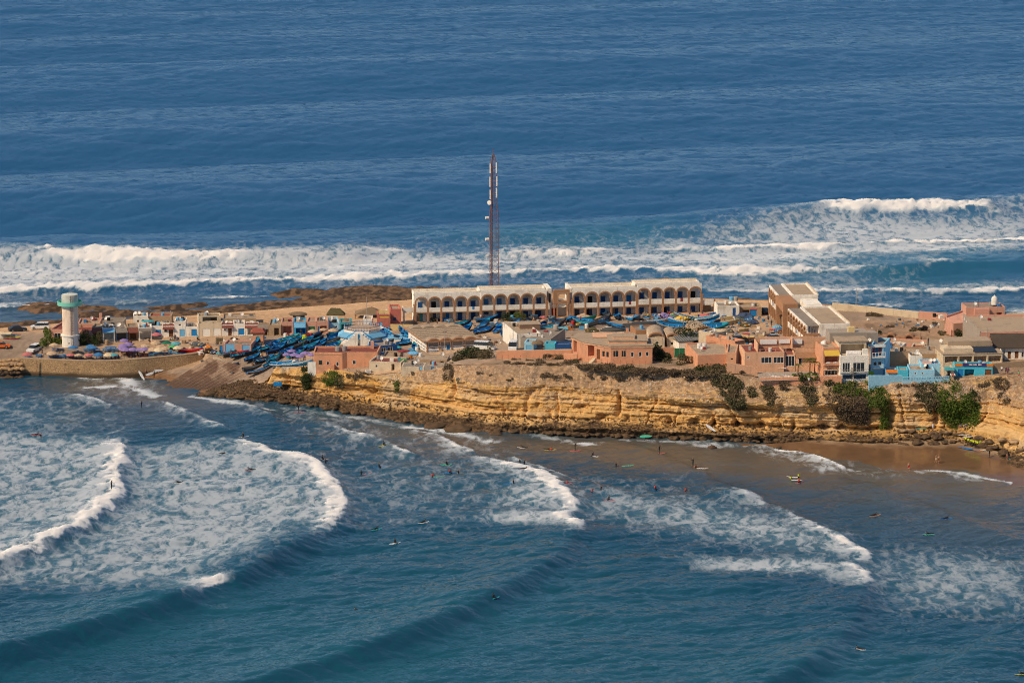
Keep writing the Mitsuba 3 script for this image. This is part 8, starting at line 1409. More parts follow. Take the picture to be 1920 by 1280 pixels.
BAY = [((-56.5,745.1,0),'sit','w','board_white'),((-59.3,727.2,0),'prone','w','board_white'),((-52.7,712,0),'prone','w','board_pink'),((-46.3,770,0),'stand','w','board_pink'),((-26.6,734.8,0),'sit','w','board_yellow'),((-38.6,720.2,0),'sit','w','board_white'),((-37.8,717.8,0),'wade','w',0),((-26.9,715.8,0),'sit','w','board_blue'),((-30.3,711,0),'wade','w','board_pink'),((-13.3,717.3,0),'sit','w','board_green'),((-15.9,706.7,0),'wade','r','board_green'),((-12.5,709.6,0),'sit','r','board_blue'),((-10.7,709.6,0),'wade','w',0),((1.6,719.3,0),'wade','w',0),((2.5,717.3,0),'wade','w',0),((2.6,711,0),'prone','w','board_pink'),((0.3,700.2,0),'wade','w','board_blue'),((10.7,699.2,0),'prone','r','board_pink'),((15.7,693.2,0),'wade','r','board_blue'),((17.5,694.6,0),'wade','w',0),((18.9,687.8,0),'sit','w','board_pink'),((2.2,733.7,0),'prone','w','board_white'),((7.9,730.7,0),'prone','r','board_yellow'),((13,729.7,0),'stand','w','board_pink'),((16.6,726.2,0),'sit','w','board_white'),((21.1,717.3,0),'wade','w',0),((30.3,728.2,0),'stand','w','board_pink'),((28.2,696.9,0),'sit','r','board_blue'),((36.6,715.4,0),'stand','w','board_orange'),((37.1,713.9,0),'wade','w','board_white'),((34.1,694.6,0),'wade','r','board_blue'),((55.5,704.8,0),'wade','y','board_white'),((57.3,707.2,0),'wade','y','board_white'),((57,703,0),'sit','r','board_pink'),((69.4,675,0),'prone','w','board_orange'),((82.5,669.8,0),'prone','w','board_blue'),((77.8,659.3,0),'prone','w','board_green'),((57.4,580.3,0),'prone','w','board_white'),((82.2,564.4,0),'prone','w','board_yellow'),((-26.8,605.3,0),'prone','w',0),((-3.2,607.8,0),'sit','w','board_teal'),((-21.7,652.7,0),'sit','w','board_white'),((-25.5,663.5,0),'prone','w','board_teal'),((-16.7,667.7,0),'prone','w','board_white'),((-100,745.6,0),'prone','w','board_pink'),((-98.9,744.1,0),'wade','w',0),((-78.2,690.1,0),'stand','w','board_white'),((-66.2,700.6,0),'prone','w','board_white'),((-80.8,774,0),'stand','w',0)]
BAY = sorted(BAY, key=lambda b: b[0][0] / b[0][1])
SUIT = {'w': (None, 'in a black wetsuit'), 'r': ('lycra_red', 'in a red vest'), 'y': ('lycra_yellow', 'in a yellow vest')}
DO = {'sit': 'sitting on a board', 'prone': 'lying on a board', 'stand': 'standing on a board', 'wade': 'standing in the water'}
for r, it in enumerate(BAY):
    (x, y, _), pose, su, bc = it[0], it[1], it[2], it[3]; z = sea_z(x, y); hd = rp.uniform(-30, 40) + (180 if rp.random() < .4 else 0); top, txt = SUIT[su]
    has = bc != 0; do = DO[pose] if has or pose == 'wade' else 'floating in the water'
    if pose == 'wade': person((x, y, z), hd, rp.choice(('reach', 'stand')), True, f'person {txt} {do} in the bay, {ORD[r]} from the left' if r < 49 else f'person {txt} {do}', top, None, 'surfers in the bay', 0.85)
    else: person((x, y, z + (0.06 if has else -0.25)), hd, {'sit': 'sit', 'prone': 'prone', 'stand': 'reach'}[pose], True, f'person {txt} {do} in the bay, {ORD[r]} from the left', top, None, 'surfers in the bay')
    if has:
        off = 1.2 if pose == 'wade' else 0.0
        board((x + off * math.cos(math.radians(hd)), y + off * math.sin(math.radians(hd)), z + 0.02), hd, bc, f'{WORD[bc]} surfboard {"beside" if pose == "wade" else "under"} the {ORD[r]} surfer from the left in the bay', None, 'surfboards in the bay')
p = (23.46,717.3,0); board((p[0], p[1], sea_z(p[0], p[1]) + 0.03), 12, 'board_green', 'mint green surfboard floating loose in the brown shallows')
# on the sand and the rocks
p = (27.86,740.49,0.1); person(p, 20, 'carry', True, 'person in black wetsuit wading ashore with a green board under the cliff'); board(None, 0, 'board_green', 'mint green surfboard carried along the water edge below the cliff', T().translate((p[0] + .1, p[1] - .42, p[2] + 1.05)).rotate((0, 0, 1), 8).rotate((1, 0, 0), 80))
p = (42.04,741.01,0.9); person(p, 160, 'carry', True, 'person in dark clothes on the dark rocks holding a white board'); board(None, 0, 'board_white', 'white surfboard held slanting on the dark rocks below the cliff', T().translate((p[0] - .5, p[1] - .4, p[2] + 1.9)).rotate((0, 1, 0), 35).rotate((1, 0, 0), 70))
_bv = meshkit.WRITTEN[scene['beach']['filename']][0].astype(float)
def on_sand(q): i = np.argmin(np.hypot(_bv[:, 0] - q[0], _bv[:, 1] - q[1])); return (q[0], q[1], float(_bv[i, 2]))
person(on_sand((86.1,718.65,0.25)), -60, 'walk', False, 'bare-chested person in pale shorts walking on the wet sand, left one of a pair', None, 'cream_cloth', hair='brown_wood'); person(on_sand((86.58,718.16,0.25)), -110, 'walk', False, 'person in brown swimwear walking on the wet sand, right one of a pair', None, 'brown_wood')
person((80.12,714.39,0), -90, 'walk', False, 'person in red swimwear at the edge of the swash', None, 'red_paint', sink=0.3)
for i, (q,) in enumerate([((93.6,731,0.95),),((94,730,0.95),),((94.5,729,0.95),),((94.9,728.5,0.95),),((95.3,728,0.95),),((95.6,727.5,0.95),),((96.1,727.5,0.95),)]):
    person(on_sand(q), -100 + 9 * i, 'stand' if i % 2 else 'reach', True, f'person in a yellow vest in the surf lesson on the sand, {ORD[i]} from the left', 'lycra_yellow', None, 'surf lesson in yellow vests')
for i, (q, c) in enumerate([((93,729.1,0.8),'board_blue'),((93.6,728.1,0.8),'board_blue'),((94.3,727.1,0.8),'board_blue'),((95,726.6,0.8),'board_blue'),((95.7,725.6,0.8),'board_orange'),((97,725.1,0.8),'board_white')]):
    board((q[0], q[1], on_sand(q)[2] + .08), 165, c, f'{WORD[c]} surfboard lying on the sand before the surf lesson, {ORD[i]} from the left', None, 'boards of the surf lesson')
for q, h, lab in (((95.06,734.28,0.9), -90, 'person in black wetsuit standing behind the surf lesson, left one'), ((95.99,733.77,0.9), -80, 'person in black wetsuit standing behind the surf lesson, right one'), ((97.87,728.52,0.6), 180, 'person in black wetsuit right of the surf lesson by the rocks'), (on_sand((97.25,721.16,0.35)), 180, 'person in black wetsuit alone on the sand right of the surf lesson')): person(q, h, 'reach' if 'left' in lab else 'stand', True, lab)
person((100.49,718.62,0.7), 0, 'stand', False, 'bare-chested person in shorts by the rocks at the right, left one', None, 'maroon_cloth'); person((100.92,718.62,0.7), -40, 'walk', True, 'person in black wetsuit by the rocks at the right, beside the bather')
p = (101.88,717.73,0.9); board((p[0], p[1], p[2] + .3), 150, 'board_teal', 'teal surfboard lying on the rocks at the right edge')
p = (102.94,720.84,1.2); board((p[0], p[1], p[2] + .6), 10, 'board_white', 'white surfboard lying across the rocks at the right edge')
person((87.57,737.79,2.74), -60, 'stand', False, 'person in white clothes standing on the rock shelf', 'white_cloth', 'white_cloth'); person((86.67,737.58,2.67), 0, 'bend', True, 'person in dark clothes bending down on the rock shelf beside the white-clad person')
person((93.49,737.19,3.1), 180, 'bend', False, 'person in grey bending on the rock ledge below the ivy, left one', 'slate_hull', 'denim'); person((94.1,736.77,3.19), 0, 'bend', False, 'person in grey bending on the rock ledge below the ivy, right one', 'denim', 'slate_hull')
for q, c, lab in (((85.2,738.37,2.84), 'board_teal', 'teal surfboard resting on the rock shelf'), ((93.46,734.15,2.4), 'board_white', 'white surfboard lying on the rocks above the surf lesson, left one'), ((94.18,732.72,2.26), 'board_white', 'white surfboard lying on the rocks above the surf lesson, right one')): board((q[0], q[1] - 0.8, q[2] + 0.55), 12, c, lab)
for i, (q, t, b) in enumerate((((102.83,746.79,13.04), 'white_cloth', 'denim'), ((103.62,746.03,13.08), 'denim', 'black_rubber'), ((103.79,744.83,13.1), 'maroon_cloth', 'denim'), ((104.32,747.12,13.09), 'slate_hull', 'denim'), ((105.64,741.23,13.14), 'green_cloth', 'red_paint'))): person(q, -120 + 30 * i, ('stand', 'walk')[i % 2], False, f'person on the cliff-top path at the right edge, {ORD[i]} from the left', t, b)
# the slip and the square
for q, h, po, lab in (((-84.12,804.38,0.25), 60, 'carry', 'person in black wetsuit carrying a board upright at the water edge of the slip'), ((-83.08,807.42,0.5), -40, 'stand', 'bare-chested person in dark trousers at the foot of the slip'), ((-81.03,804.97,0.5), 20, 'carry', 'person in black wetsuit carrying a long white board at the foot of the slip')):
    person(q, h, po, 'bare' not in lab, lab, None, 'black_rubber' if 'bare' in lab else None)
p = (-83.75,804.38,0.25); board(None, 0, 'board_white', 'white surfboard carried upright at the water edge of the slip', T().translate((p[0], p[1] - .2, p[2] + .9)).rotate((0, 1, 0), 60).rotate((1, 0, 0), 75))
p = (-81.63,806.19,0.5); board(None, 0, 'board_white', 'long white surfboard carried slanting at the foot of the slip, left one', T().translate((p[0] - .2, p[1] - .4, p[2] + .8)).rotate((0, 0, 1), 30).rotate((0, 1, 0), -12).rotate((1, 0, 0), 70)); p = (-80.38,808.27,0.7); board(None, 0, 'board_white', 'long white surfboard carried slanting at the foot of the slip, right one', T().translate((p[0], p[1], p[2] + .8)).rotate((0, 0, 1), 30).rotate((1, 0, 0), 70))
FOLK = [((-108.3,820.5,2.51),'brown_wood'),((-93.8,814.9,2.23),'white_cloth'),((-93,814.5,2.2),'white_cloth'),((-91.7,814.3,2.24),'denim'),((-90.8,814.2,2.25),'maroon_cloth'),((-90.1,814.4,2.33),'denim'),((-89.6,817.2,3.02),'red_paint'),((-87.3,815.7,2.82),'maroon_cloth'),((-85.8,815.3,2.89),'black_rubber'),((-84.4,816.6,3.27),'denim'),((-83.9,825.1,4.24),'black_rubber'),((-79.7,818.2,3.58),'white_cloth'),((-88.5,820.3,3.66),'pink_cloth'),((-72.9,826.3,4.65),'teal_paint'),((-78.3,827.6,4.53),'slate_hull'),((-77.5,827,4.52),'denim'),((-66.6,812.3,4.12),'black_rubber'),((-64.1,811.9,4.07),'denim'),((-62.3,811.7,4.1),'red_paint'),((-60.1,818.8,4.96),'slate_hull'),((-55.3,815.3,5.03),'denim'),((-54.7,820.5,5.25),'slate_hull'),((-51.8,826.5,5.49),'red_paint'),((-48.9,827.2,5.61),'black_rubber'),((-46.7,827.5,5.68),'denim'),((-44.5,827.8,5.75),'red_paint'),((-56.5,806.5,4.01),'brown_wood'),((-51.3,805.3,4.87),'blue_cloth'),((-49.4,801.8,5.07),'denim'),((-46.5,798.9,5.63),'maroon_cloth')]
for r, (q, c) in enumerate(sorted(FOLK, key=lambda b: b[0][0] / b[0][1])):
    person(q, rp.uniform(0, 360), rp.choice(('stand', 'walk', 'reach', 'bend')), False, f'person in {c.split("_")[0].replace("black", "dark")} top about the square and slip, {ORD[r]} from the left', c, rp.choice(('denim', 'black_rubber', 'slate_hull')), 'people on the square and the slip')
FOLK2 = [((-7.3,841.2,6.8),'white_cloth'),((3.2,843.4,6.9),'denim'),((5.2,844.8,6.89),'pink_cloth'),((12.7,830.6,7.37),'black_rubber'),((13.8,824.5,7.63),'blue_cloth'),((16,835.9,7.27),'red_paint'),((21.9,835.3,7.38),'denim'),((32,838.8,7.49),'yellow_paint'),((34.9,840.1,7.51),'white_cloth'),((37.1,841.5,7.5),'red_paint'),((42,842.7,7.54),'slate_hull'),((44.9,841.5,7.64),'denim'),((49.5,843.7,7.61),'white_cloth'),((52.8,840.7,7.78),'black_rubber'),((58.2,842.8,7.78),'black_rubber'),((59.8,832.3,8.19),'denim'),((60,824.7,8.36),'black_rubber'),((61.3,816.2,8.46),'blue_cloth'),((49.9,804.5,8.96),'black_rubber'),((63.4,806.5,8.45),'white_cloth'),((-25,826.6,6.35),'red_paint'),((-24.1,828.4,6.39),'orange_paint'),((-17.5,836.9,6.58),'slate_hull')]
for r, (q, c) in enumerate(sorted(FOLK2, key=lambda b: b[0][0] / b[0][1])):
    person(q, rp.uniform(0, 360), rp.choice(('stand', 'walk', 'reach', 'bend')), False, f'person in {c.split("_")[0].replace("black", "dark")} top in the harbour yard, {ORD[r]} from the left', c, rp.choice(('denim', 'black_rubber', 'slate_hull')), 'people in the harbour yard')
# boards for hire, terrace furniture
p = (89.9,744.36,12.28); board(None, 0, 'board_orange', 'orange surfboard standing on end beside the surf shop', T().translate((p[0], p[1] - .6, p[2] + 1.3)).rotate((0, 1, 0), -88).rotate((1, 0, 0), 8))
for i, c in enumerate(('board_white', 'board_pink', 'board_white')): p = (92.04,744.53,12.36); board(None, 0, c, f'{WORD[c]} surfboard leaning at the door of the small surf shop, {ORD[i]} of the row', T().translate((p[0] - 0.2 + .4 * i, p[1] - .5, p[2] + 1.1)).rotate((0, 1, 0), -86).rotate((0, 0, 1), 90).rotate((1, 0, 0), 0).scale(.8))
for i, (q,) in enumerate([((54.6,744.1,12.78),),((55.3,743.6,12.78),),((57.3,744.1,12.78),),((58,743.6,12.78),)]):
    k = thing('sun_lounger', f'white sun lounger on the grey restaurant terrace, {ORD[i]} from the left', 'lounger', 'loungers on the terrace'); x, y, z = q; part(k, 'bed', bx(x - .3, x + .8, y - .3, y + .3, z + .3, z + .38), 'white_cloth'); part(k, 'backrest', moved(bx(-.7, 0, -.3, .3, 0, .07), x - .3, y, z + .31, ry=0.7), 'white_cloth'); part(k, 'leg', cat(*[bx(x + u, x + u + .05, y + w, y + w + .05, z, z + .3) for u in (-.25, .7) for w in (-.28, .23)]), 'steel')
for i, (q,) in enumerate([((55.8,751.3,12.78),),((56.4,751,12.78),),((57.1,751,12.78),),((57.5,750.7,12.78),)]):
    k = thing('dining_table', f'small white-topped table before the big restaurant windows, {ORD[i]} from the left', 'table', 'tables on the terrace'); x, y, z = q; part(k, 'top', bx(x - .4, x + .4, y - .4, y + .4, z + .72, z + .77), 'white_paint'); part(k, 'leg', rod((x, y, z), (x, y, z + .72), .05), 'dark_metal')
for i, (q, c) in enumerate([((60.6,742.5,12.78),'red_paint'),((61.2,743.6,12.78),'red_paint'),((62,741.9,12.78),'white_cloth'),((63.1,743,12.78),'red_paint'),((63.7,742.5,12.78),'red_paint'),((58.9,744.1,12.78),'beige_cloth')]):
    k = thing('planter', f'{"red" if "red" in c else "pale"} planter on the terrace under the palms, {ORD[i]} of the group', 'planter'); x, y, z = q; part(k, 'pot', moved(lathe([(.2, 0), (.32, .5), (.26, .5), (.2, .42), (.01, .42)], 10), x, y, z), c); part(k, 'plant', moved(blob(80 + i, .35, .35, .3, 2, .5, 2.5), x, y, z + .65), 'green_leaf')

# ---------------------------------------------------------------- plants, boulders
def leaves(centers, size, rng_, flat=0.0):
    """one small bent leaf per centre"""
    n = len(centers); a = rng_.normal(size=(n, 3)); a /= np.linalg.norm(a, axis=1, keepdims=True); b = rng_.normal(size=(n, 3)); b -= (b * a).sum(1, keepdims=True) * a; b /= np.linalg.norm(b, axis=1, keepdims=True)
    s = size * rng_.uniform(0.6, 1.4, (n, 1)); c = np.asarray(centers); up = np.cross(a, b) * s * 0.25
    v = np.stack([c - a * s, c + b * s * .55 + up, c + a * s, c - b * s * .55 + up], 1).reshape(-1, 3); i = np.arange(n) * 4
    return v, np.concatenate([np.stack([i, i + 1, i + 2], 1), np.stack([i, i + 2, i + 3], 1)])
def cloud(rng_, n, rx, ry, rz, lumps=7):
    """points near the surface of several overlapping lumps: foliage with gaps"""
    c = rng_.normal(size=(lumps, 3)) * [rx * .5, ry * .5, rz * .35] + [0, 0, rz * .5]; r = rng_.uniform(.35, .62, lumps)
    k = rng_.integers(0, lumps, n); d = rng_.normal(size=(n, 3)); d /= np.linalg.norm(d, axis=1, keepdims=True)
    p = c[k] + d * (r[k] * rng_.uniform(.75, 1.08, n) ** 1)[:, None] * [rx, ry, rz]
    p[:, 2] = np.abs(p[:, 2])
    return p
def bush(q, rx, ry, rz, mat, label, name='bush', category='bush', n=None, size=0.16, group=None):
    k = thing(name, label, category, group); sd = int(abs(q[0] * 131 + q[1] * 17)) % 99991; g = np.random.default_rng(sd); x, y, z = q
    n = n or int(np.clip(330 * rx * max(ry, rz), 120, 2600))
    part(k, 'foliage', moved(leaves(cloud(g, n, rx, ry, rz, max(5, int(rx * 4))), size, g), x, y, z), mat)
    st = [rod((x + g.uniform(-.3, .3) * rx, y + g.uniform(-.3, .3) * ry, z - .3), (x + g.uniform(-.6, .6) * rx, y + g.uniform(-.5, .5) * ry, z + rz * .8), .035, 4, .012) for _ in range(5)]
    part(k, 'stem', cat(*st), 'brown_wood')
    return k
PL = {'d': ('dry_scrub', 'dry grey-brown'), 's': ('scrub_leaf', 'olive'), 'g': ('green_leaf', 'bright green'), 'k': ('dark_leaf', 'dark green')}
def scrubs(items, text, cat_='bush', grp=None):
    items = sorted(items, key=lambda b: b[0][0] / b[0][1])
    for r, it in enumerate(items):
        rx = float(it[2]); bush((it[0][0], it[0][1], it[0][2] - .1), rx, rx * (it[4] if len(it) > 4 else .8), float(it[3]), PL[it[1]][0], f'{PL[it[1]][1]} scrub bush {text}, {ORD[r]} from the left', group=grp)
scrubs([((0.9,765.3,12.36),'d',.8,.5),((3.7,763.6,12.58),'d',.7,.45),((5.9,763.3,12.64),'d',.9,.5),((8,765.1,12.53),'d',1.1,.9),((10.1,766,12.47),'s',1.2,.9),((6.8,759,12.92),'d',1.2,.5),((11.4,758.3,12.93),'d',1.3,.7),((13.9,760.6,12.84),'s',1.3,.8),((-1.1,760.5,12.62),'d',1.2,.5),((1.7,759,12.79),'d',1.4,.4),((4.5,756.9,12.98),'d',1.6,.5),((8.5,757,12.97),'d',1.5,.5)], 'below the long orange wall', grp='scrub along the orange wall')
scrubs([((14.7,754.5,13),'d',1.8,.6),((16.6,753.3,13),'d',2.0,.7),((18.5,752.2,13),'d',1.8,.6),((20.3,752.2,13),'d',2.0,.8),((22.1,751,13),'d',2.1,.7),((23.9,751.6,13),'s',1.6,.7),((25.7,750.5,13),'d',2.0,.7),((27.4,749.3,13),'d',1.8,.6),((29.2,748.7,13),'d',2.0,.8),((31.2,748.7,13),'d',1.8,.7),((33.2,748.2,13),'d',1.8,.6),((35.4,748.7,13),'d',1.5,.5),((37.2,747,13),'d',1.8,.7),((39.2,746.4,13.01),'d',1.8,.7),((41.4,745.8,13.02),'s',1.8,.8)], 'on the cliff top below the villa', grp='scrub on the cliff top')
scrubs([((39.8,751.5,13.01),'k',1.8,.9),((41.9,750.9,13.03),'s',1.8,.8),((44,749.1,13.05),'s',1.5,.8),((46,748.6,13.03),'s',1.1,.6),((47.7,748.2,12.99),'d',1.2,.6),((43.5,753.3,13),'s',1.2,.7)], 'before the blank orange building')
for q, rx, rz, m, lab in (((-8.83,775.56,10.71), 2.8, 2.2, 'dark_leaf', 'big dark green bush beside the market hall, left one'), ((-5.56,772.8,11.25), 2.4, 1.9, 'scrub_leaf', 'big olive bush beside the market hall, right one'), ((-11.83,773.87,10.57), 1.6, 1.0, 'scrub_leaf', 'low olive bush at the corner of the market hall'), ((32.24,762.8,12.75), 2.0, 1.5, 'dark_leaf', 'dark bush in the shadow right of the villa'), ((31.06,767.67,12.49), 1.6, 1.8, 'dark_leaf', 'tall dark bush against the right wall of the villa'), ((36.51,758.71,12.86), 1.9, 1.4, 'scrub_leaf', 'olive bush before the green gate'), ((32.27,777.66,11.72), 1.1, 1.8, 'dark_leaf', 'dark bush at the door of the vaulted cottage'),
    ((-0.76,842.14,6.87), 1.4, 1.6, 'dark_leaf', 'green bush against the arcade, left of the pair'), ((1.26,841.96,6.91), 1.5, 1.6, 'green_leaf', 'green bush against the arcade, right of the pair'), ((97.59,806.91,9.97), 1.0, .7, 'scrub_leaf', 'small bush at the foot of the pink house'), ((100.64,802.22,10.37), 1.4, 1.2, 'dark_leaf', 'dark bush in the mouth of the pink garage'), ((82.11,806.55,9.3), 2.2, 1.3, 'dark_leaf', 'dark bush in the shade at the edge of the bare field'), ((85.23,838.21,8.62), 2.2, .6, 'dry_scrub', 'dry scrub in the bare field under the sea wall'), ((86.98,821.07,9.03), 1.0, .4, 'dry_scrub', 'small dry tuft in the middle of the bare field'), ((92.79,815.92,9.38), 1.4, .4, 'scrub_leaf', 'low green tuft in the bare field'), ((94.25,814.74,9.47), 1.3, .6, 'black_rubber', 'dark burnt tuft in the bare field'), ((98.09,824.76,9.09), .9, .4, 'dry_scrub', 'small tuft near the blue sea gate')):
    bush(q, rx, rx * .8, rz, m, lab)
bush((38.02,788.41,10.83), 2.6, 2.4, 3.3, 'dark_leaf', 'round dark evergreen tree over the grey sheds, left one', 'tree', 'tree'); bush((41.35,791.09,10.43), 2.3, 2.0, 2.8, 'dark_leaf', 'round dark evergreen tree over the grey sheds, right one', 'tree', 'tree')
for q, rx, ry, rz, m, lab in (((-108.06,827.51,3.91), 1.2, 3.0, 2.4, 'green_leaf', 'green clipped hedge left of the water tower'), ((-105.96,826.62,4.09), 1.8, 1.0, 1.5, 'green_leaf', 'low green hedge before the pink house'), ((-99.63,824.38,4.39), 1.8, 1.2, 2.0, 'dark_leaf', 'dark vine hedge right of the water tower, left part'), ((-97.71,824.87,4.42), 1.5, 1.2, 2.2, 'dark_leaf', 'dark vine hedge right of the water tower, middle part'), ((-95.86,824.91,4.41), 1.2, 1.0, 1.8, 'scrub_leaf', 'olive vine hedge beside the cafes'), ((-99.06,846.67,4.36), 1.2, 1.0, 1.4, 'green_leaf', 'palm-like green tuft behind the pink house')):
    bush(q, rx, ry, rz, m, lab, 'hedge', 'hedge')
def palm(q, h, label, n=16, L=1.5):
    k = thing('palm_tree', label, 'palm'); x, y, z = q; g = np.random.default_rng(int(x * 97) % 9999)
    part(k, 'trunk', cat(*[rod((x + .1 * i / 6 * h * .2, y, z - .2 + h * i / 6), (x + .1 * (i + 1) / 6 * h * .2, y, z - .2 + h * (i + 1) / 6), .16 - .01 * i, 7, .14 - .01 * i) for i in range(6)]), 'brown_wood')
    fr = []
    for i in range(n):
        a = i * 2.4; e = g.uniform(.1, 1.1); t = np.linspace(0, 1, 7); rr = L * t; zz = L * (np.sin(e) * t - .75 * t ** 2)
        c = np.stack([x + .2 * h * .1 + rr * np.cos(e) * math.cos(a), y + rr * np.cos(e) * math.sin(a), z + h - .1 + zz], 1); sd = np.array([-math.sin(a), math.cos(a), 0])
        for j in range(1, 7):
            for s in (-1, 1): fr.append((np.array([c[j], c[j] + sd * s * .38 * (1.15 - t[j]) + (c[j] - c[j - 1]) * .6 - [0, 0, .1], c[j] + (c[j] - c[j - 1]) * .45]), np.array([[0, 1, 2]])))
        fr.append((np.concatenate([c, c + [0, 0, .04]]), np.array([[j, j + 1, j + 8, j + 7] for j in range(6)])))
    part(k, 'crown', cat(*fr), 'green_leaf')
palm((62.49,746.55,12.75), 3.4, 'feathery palm on the restaurant terrace, right one', 22, 2.0); palm((60.07,747.12,12.75), 2.2, 'smaller palm on the restaurant terrace, left one', 16, 1.4); palm((63.59,747.69,12.75), 2.6, 'palm behind the red planters on the terrace', 16, 1.6); palm((52.98,827.41,8.22), 2.0, 'small palm among the yellow terrace walls', 12, 1.2)
scrubs([((60.7,742.3,12.7),'k',1.1,1.0),((62,742.8,12.7),'g',1.3,1.1),((63.5,742.8,12.7),'k',1.2,1.0),((59.5,744,12.7),'k',.9,.8)], 'under the palms on the terrace')
# foliage that clothes the cliff: leaves on the rock face inside an oval (x, height), hanging outward
_cv = meshkit.WRITTEN[scene['cliff']['filename']][0].astype(float); _cn = meshkit.WRITTEN[scene['cliff']['filename']][2]
def drape(label, spots, mat, n, size=0.2, out=0.5, hang=0.0, name='cliff_shrub', category='shrub'):
    k = thing(name, label, category); g = np.random.default_rng(len(scene)); P = []
    for (cx, _, cz), rx, rz in spots:
        d = ((_cv[:, 0] - cx) / rx) ** 2 + ((_cv[:, 2] - cz) / rz) ** 2 + 0.9 * (meshkit.fbm(_cv * 0.5, 3, 5) - .5)
        P.append(np.nonzero((d < 1) & (_cv[:, 2] > 1.2))[0])
    ids = np.concatenate(P)
    if len(ids) == 0: ids = np.array([0])
    w = np.clip(meshkit.fbm(_cv[ids] * 0.8, 3, 9) - .32, 0.01, None); pick = g.choice(ids, n, p=w / w.sum())
    b = _cv[pick] + _cn[pick] * (g.uniform(.05, 1, (n, 1)) * out) + g.normal(size=(n, 3)) * .14
    if hang: b[:, 2] -= g.uniform(0, hang, n) ** 1.5
    part(k, 'foliage', leaves(b, size, g), mat); q = _cv[pick[:12]]
    part(k, 'stem', cat(*[rod(p_, p_ + g.normal(size=3) * [.4, .2, .3] + [0, -.4, .3], .03, 4) for p_ in q]), 'brown_wood')
drape('big dark olive shrub hanging over the cliff brink below the blank orange building', [((43.87,745.87,11.97), 2.6, 1.5), ((45.56,743.9,10.55), 2.6, 2.2), ((46.8,742.04,9), 1.6, 1.8), ((47.91,741.63,7.72), 1.0, 1.2)], 'scrub_leaf', 5200, .2, .9)
drape('small olive shrub on the cliff right of the big hanging shrub', [((50.15,742.37,10.07), .9, 1.0)], 'scrub_leaf', 500, .18, .6); drape('dark shrub on the cliff below the orange retaining wall, left one', [((53.16,742.44,10.85), 1.4, .9), ((53.75,741.11,9.53), 1.1, 1.4)], 'scrub_leaf', 1300, .18, .7)
drape('pale sage shrub on the cliff below the orange retaining wall', [((57.02,742.07,11.38), 1.1, .8)], 'dry_scrub', 500, .18, .7); drape('dark shrub on the cliff below the orange retaining wall, right one', [((61.42,741.31,11.08), 1.6, 1.2), ((62.24,740.12,9.74), 1.5, 1.4)], 'scrub_leaf', 1700, .18, .8)
drape('dry grey scrub curtain on the cliff under the white house', [((70.08,740.87,9.81), 3.0, 2.6), ((71.08,739.1,7.34), 3.2, 3.0), ((66.68,740.07,9.41), 1.6, 1.6), ((72.8,739.47,6.13), 1.6, 2.6)], 'dry_scrub', 7000, .2, .9, .8)
drape('green creeper on the cliff top under the white house', [((69.07,742.22,10.9), 2.2, 1.2), ((71.28,741.95,10.5), 1.8, 1.2)], 'green_leaf', 2200, .2, .7); drape('bright green creeper on the cliff top under the pale blue parapet', [((74.85,742.12,11.03), 2.6, 1.2), ((75.57,740.06,9.75), 2.2, 1.6), ((77.17,739.42,9.54), 1.4, 1.2), ((77.58,739.52,6.12), .8, 3.4)], 'green_leaf', 4200, .2, .8, .6)
drape('dark scrub curtain left of the green ivy on the right cliff', [((86.12,740.14,10.53), 2.2, 2.0), ((87.51,739.37,8.76), 1.8, 2.0)], 'scrub_leaf', 3000, .2, .8, .8); drape('great green ivy curtain hanging down the right cliff', [((90.65,740.97,10.92), 3.0, 2.2), ((92.16,739.18,8.46), 3.4, 3.0), ((93.31,739.08,6.21), 3.0, 3.2), ((95.5,738.95,6.8), 1.8, 3.2)], 'green_leaf', 9000, .22, 1.0, 1.4)
drape('dark ivy fringe at the right of the great green curtain', [((96.25,739.89,8.31), 1.2, 2.6)], 'dark_leaf', 900, .2, .6, .8); drape('dry scrub patch on the rock at the right edge', [((102.29,742.5,11.52), 1.6, 1.2), ((102.34,739.04,9.28), 1.0, .8)], 'dry_scrub', 900, .18, .6)
drape('dark upright shrub on the cliff face left of the orange house', [((-45.08,780.55,5.43), 1.0, 2.6)], 'dark_leaf', 2600, .16, 1.0); drape('green shrub on the cliff face under the orange house, left part', [((-40.14,777.64,5.54), 1.3, 1.3), ((-38.93,776.9,6.4), 1.2, .8)], 'green_leaf', 1300, .17, .7); drape('green shrub on the cliff face under the orange house, right part', [((-37.48,775.65,5.47), 1.0, 1.4)], 'scrub_leaf', 900, .17, .7)
drape('dry scrub tuft on the cliff below the crumbling shack', [((-34.58,773.62,7.07), 1.5, .9), ((-33.42,773.62,7.78), 1.6, .7)], 'dry_scrub', 900, .17, .5); drape('small green tuft on the golden rock below the shacks', [((-24.75,766.94,6.53), .6, 1.3)], 'green_leaf', 400, .16, .4); drape('dark dry bush in the cleft below the tan shack', [((-13.5,762.57,10.23), 1.0, 1.6)], 'dry_scrub', 1100, .18, .6)
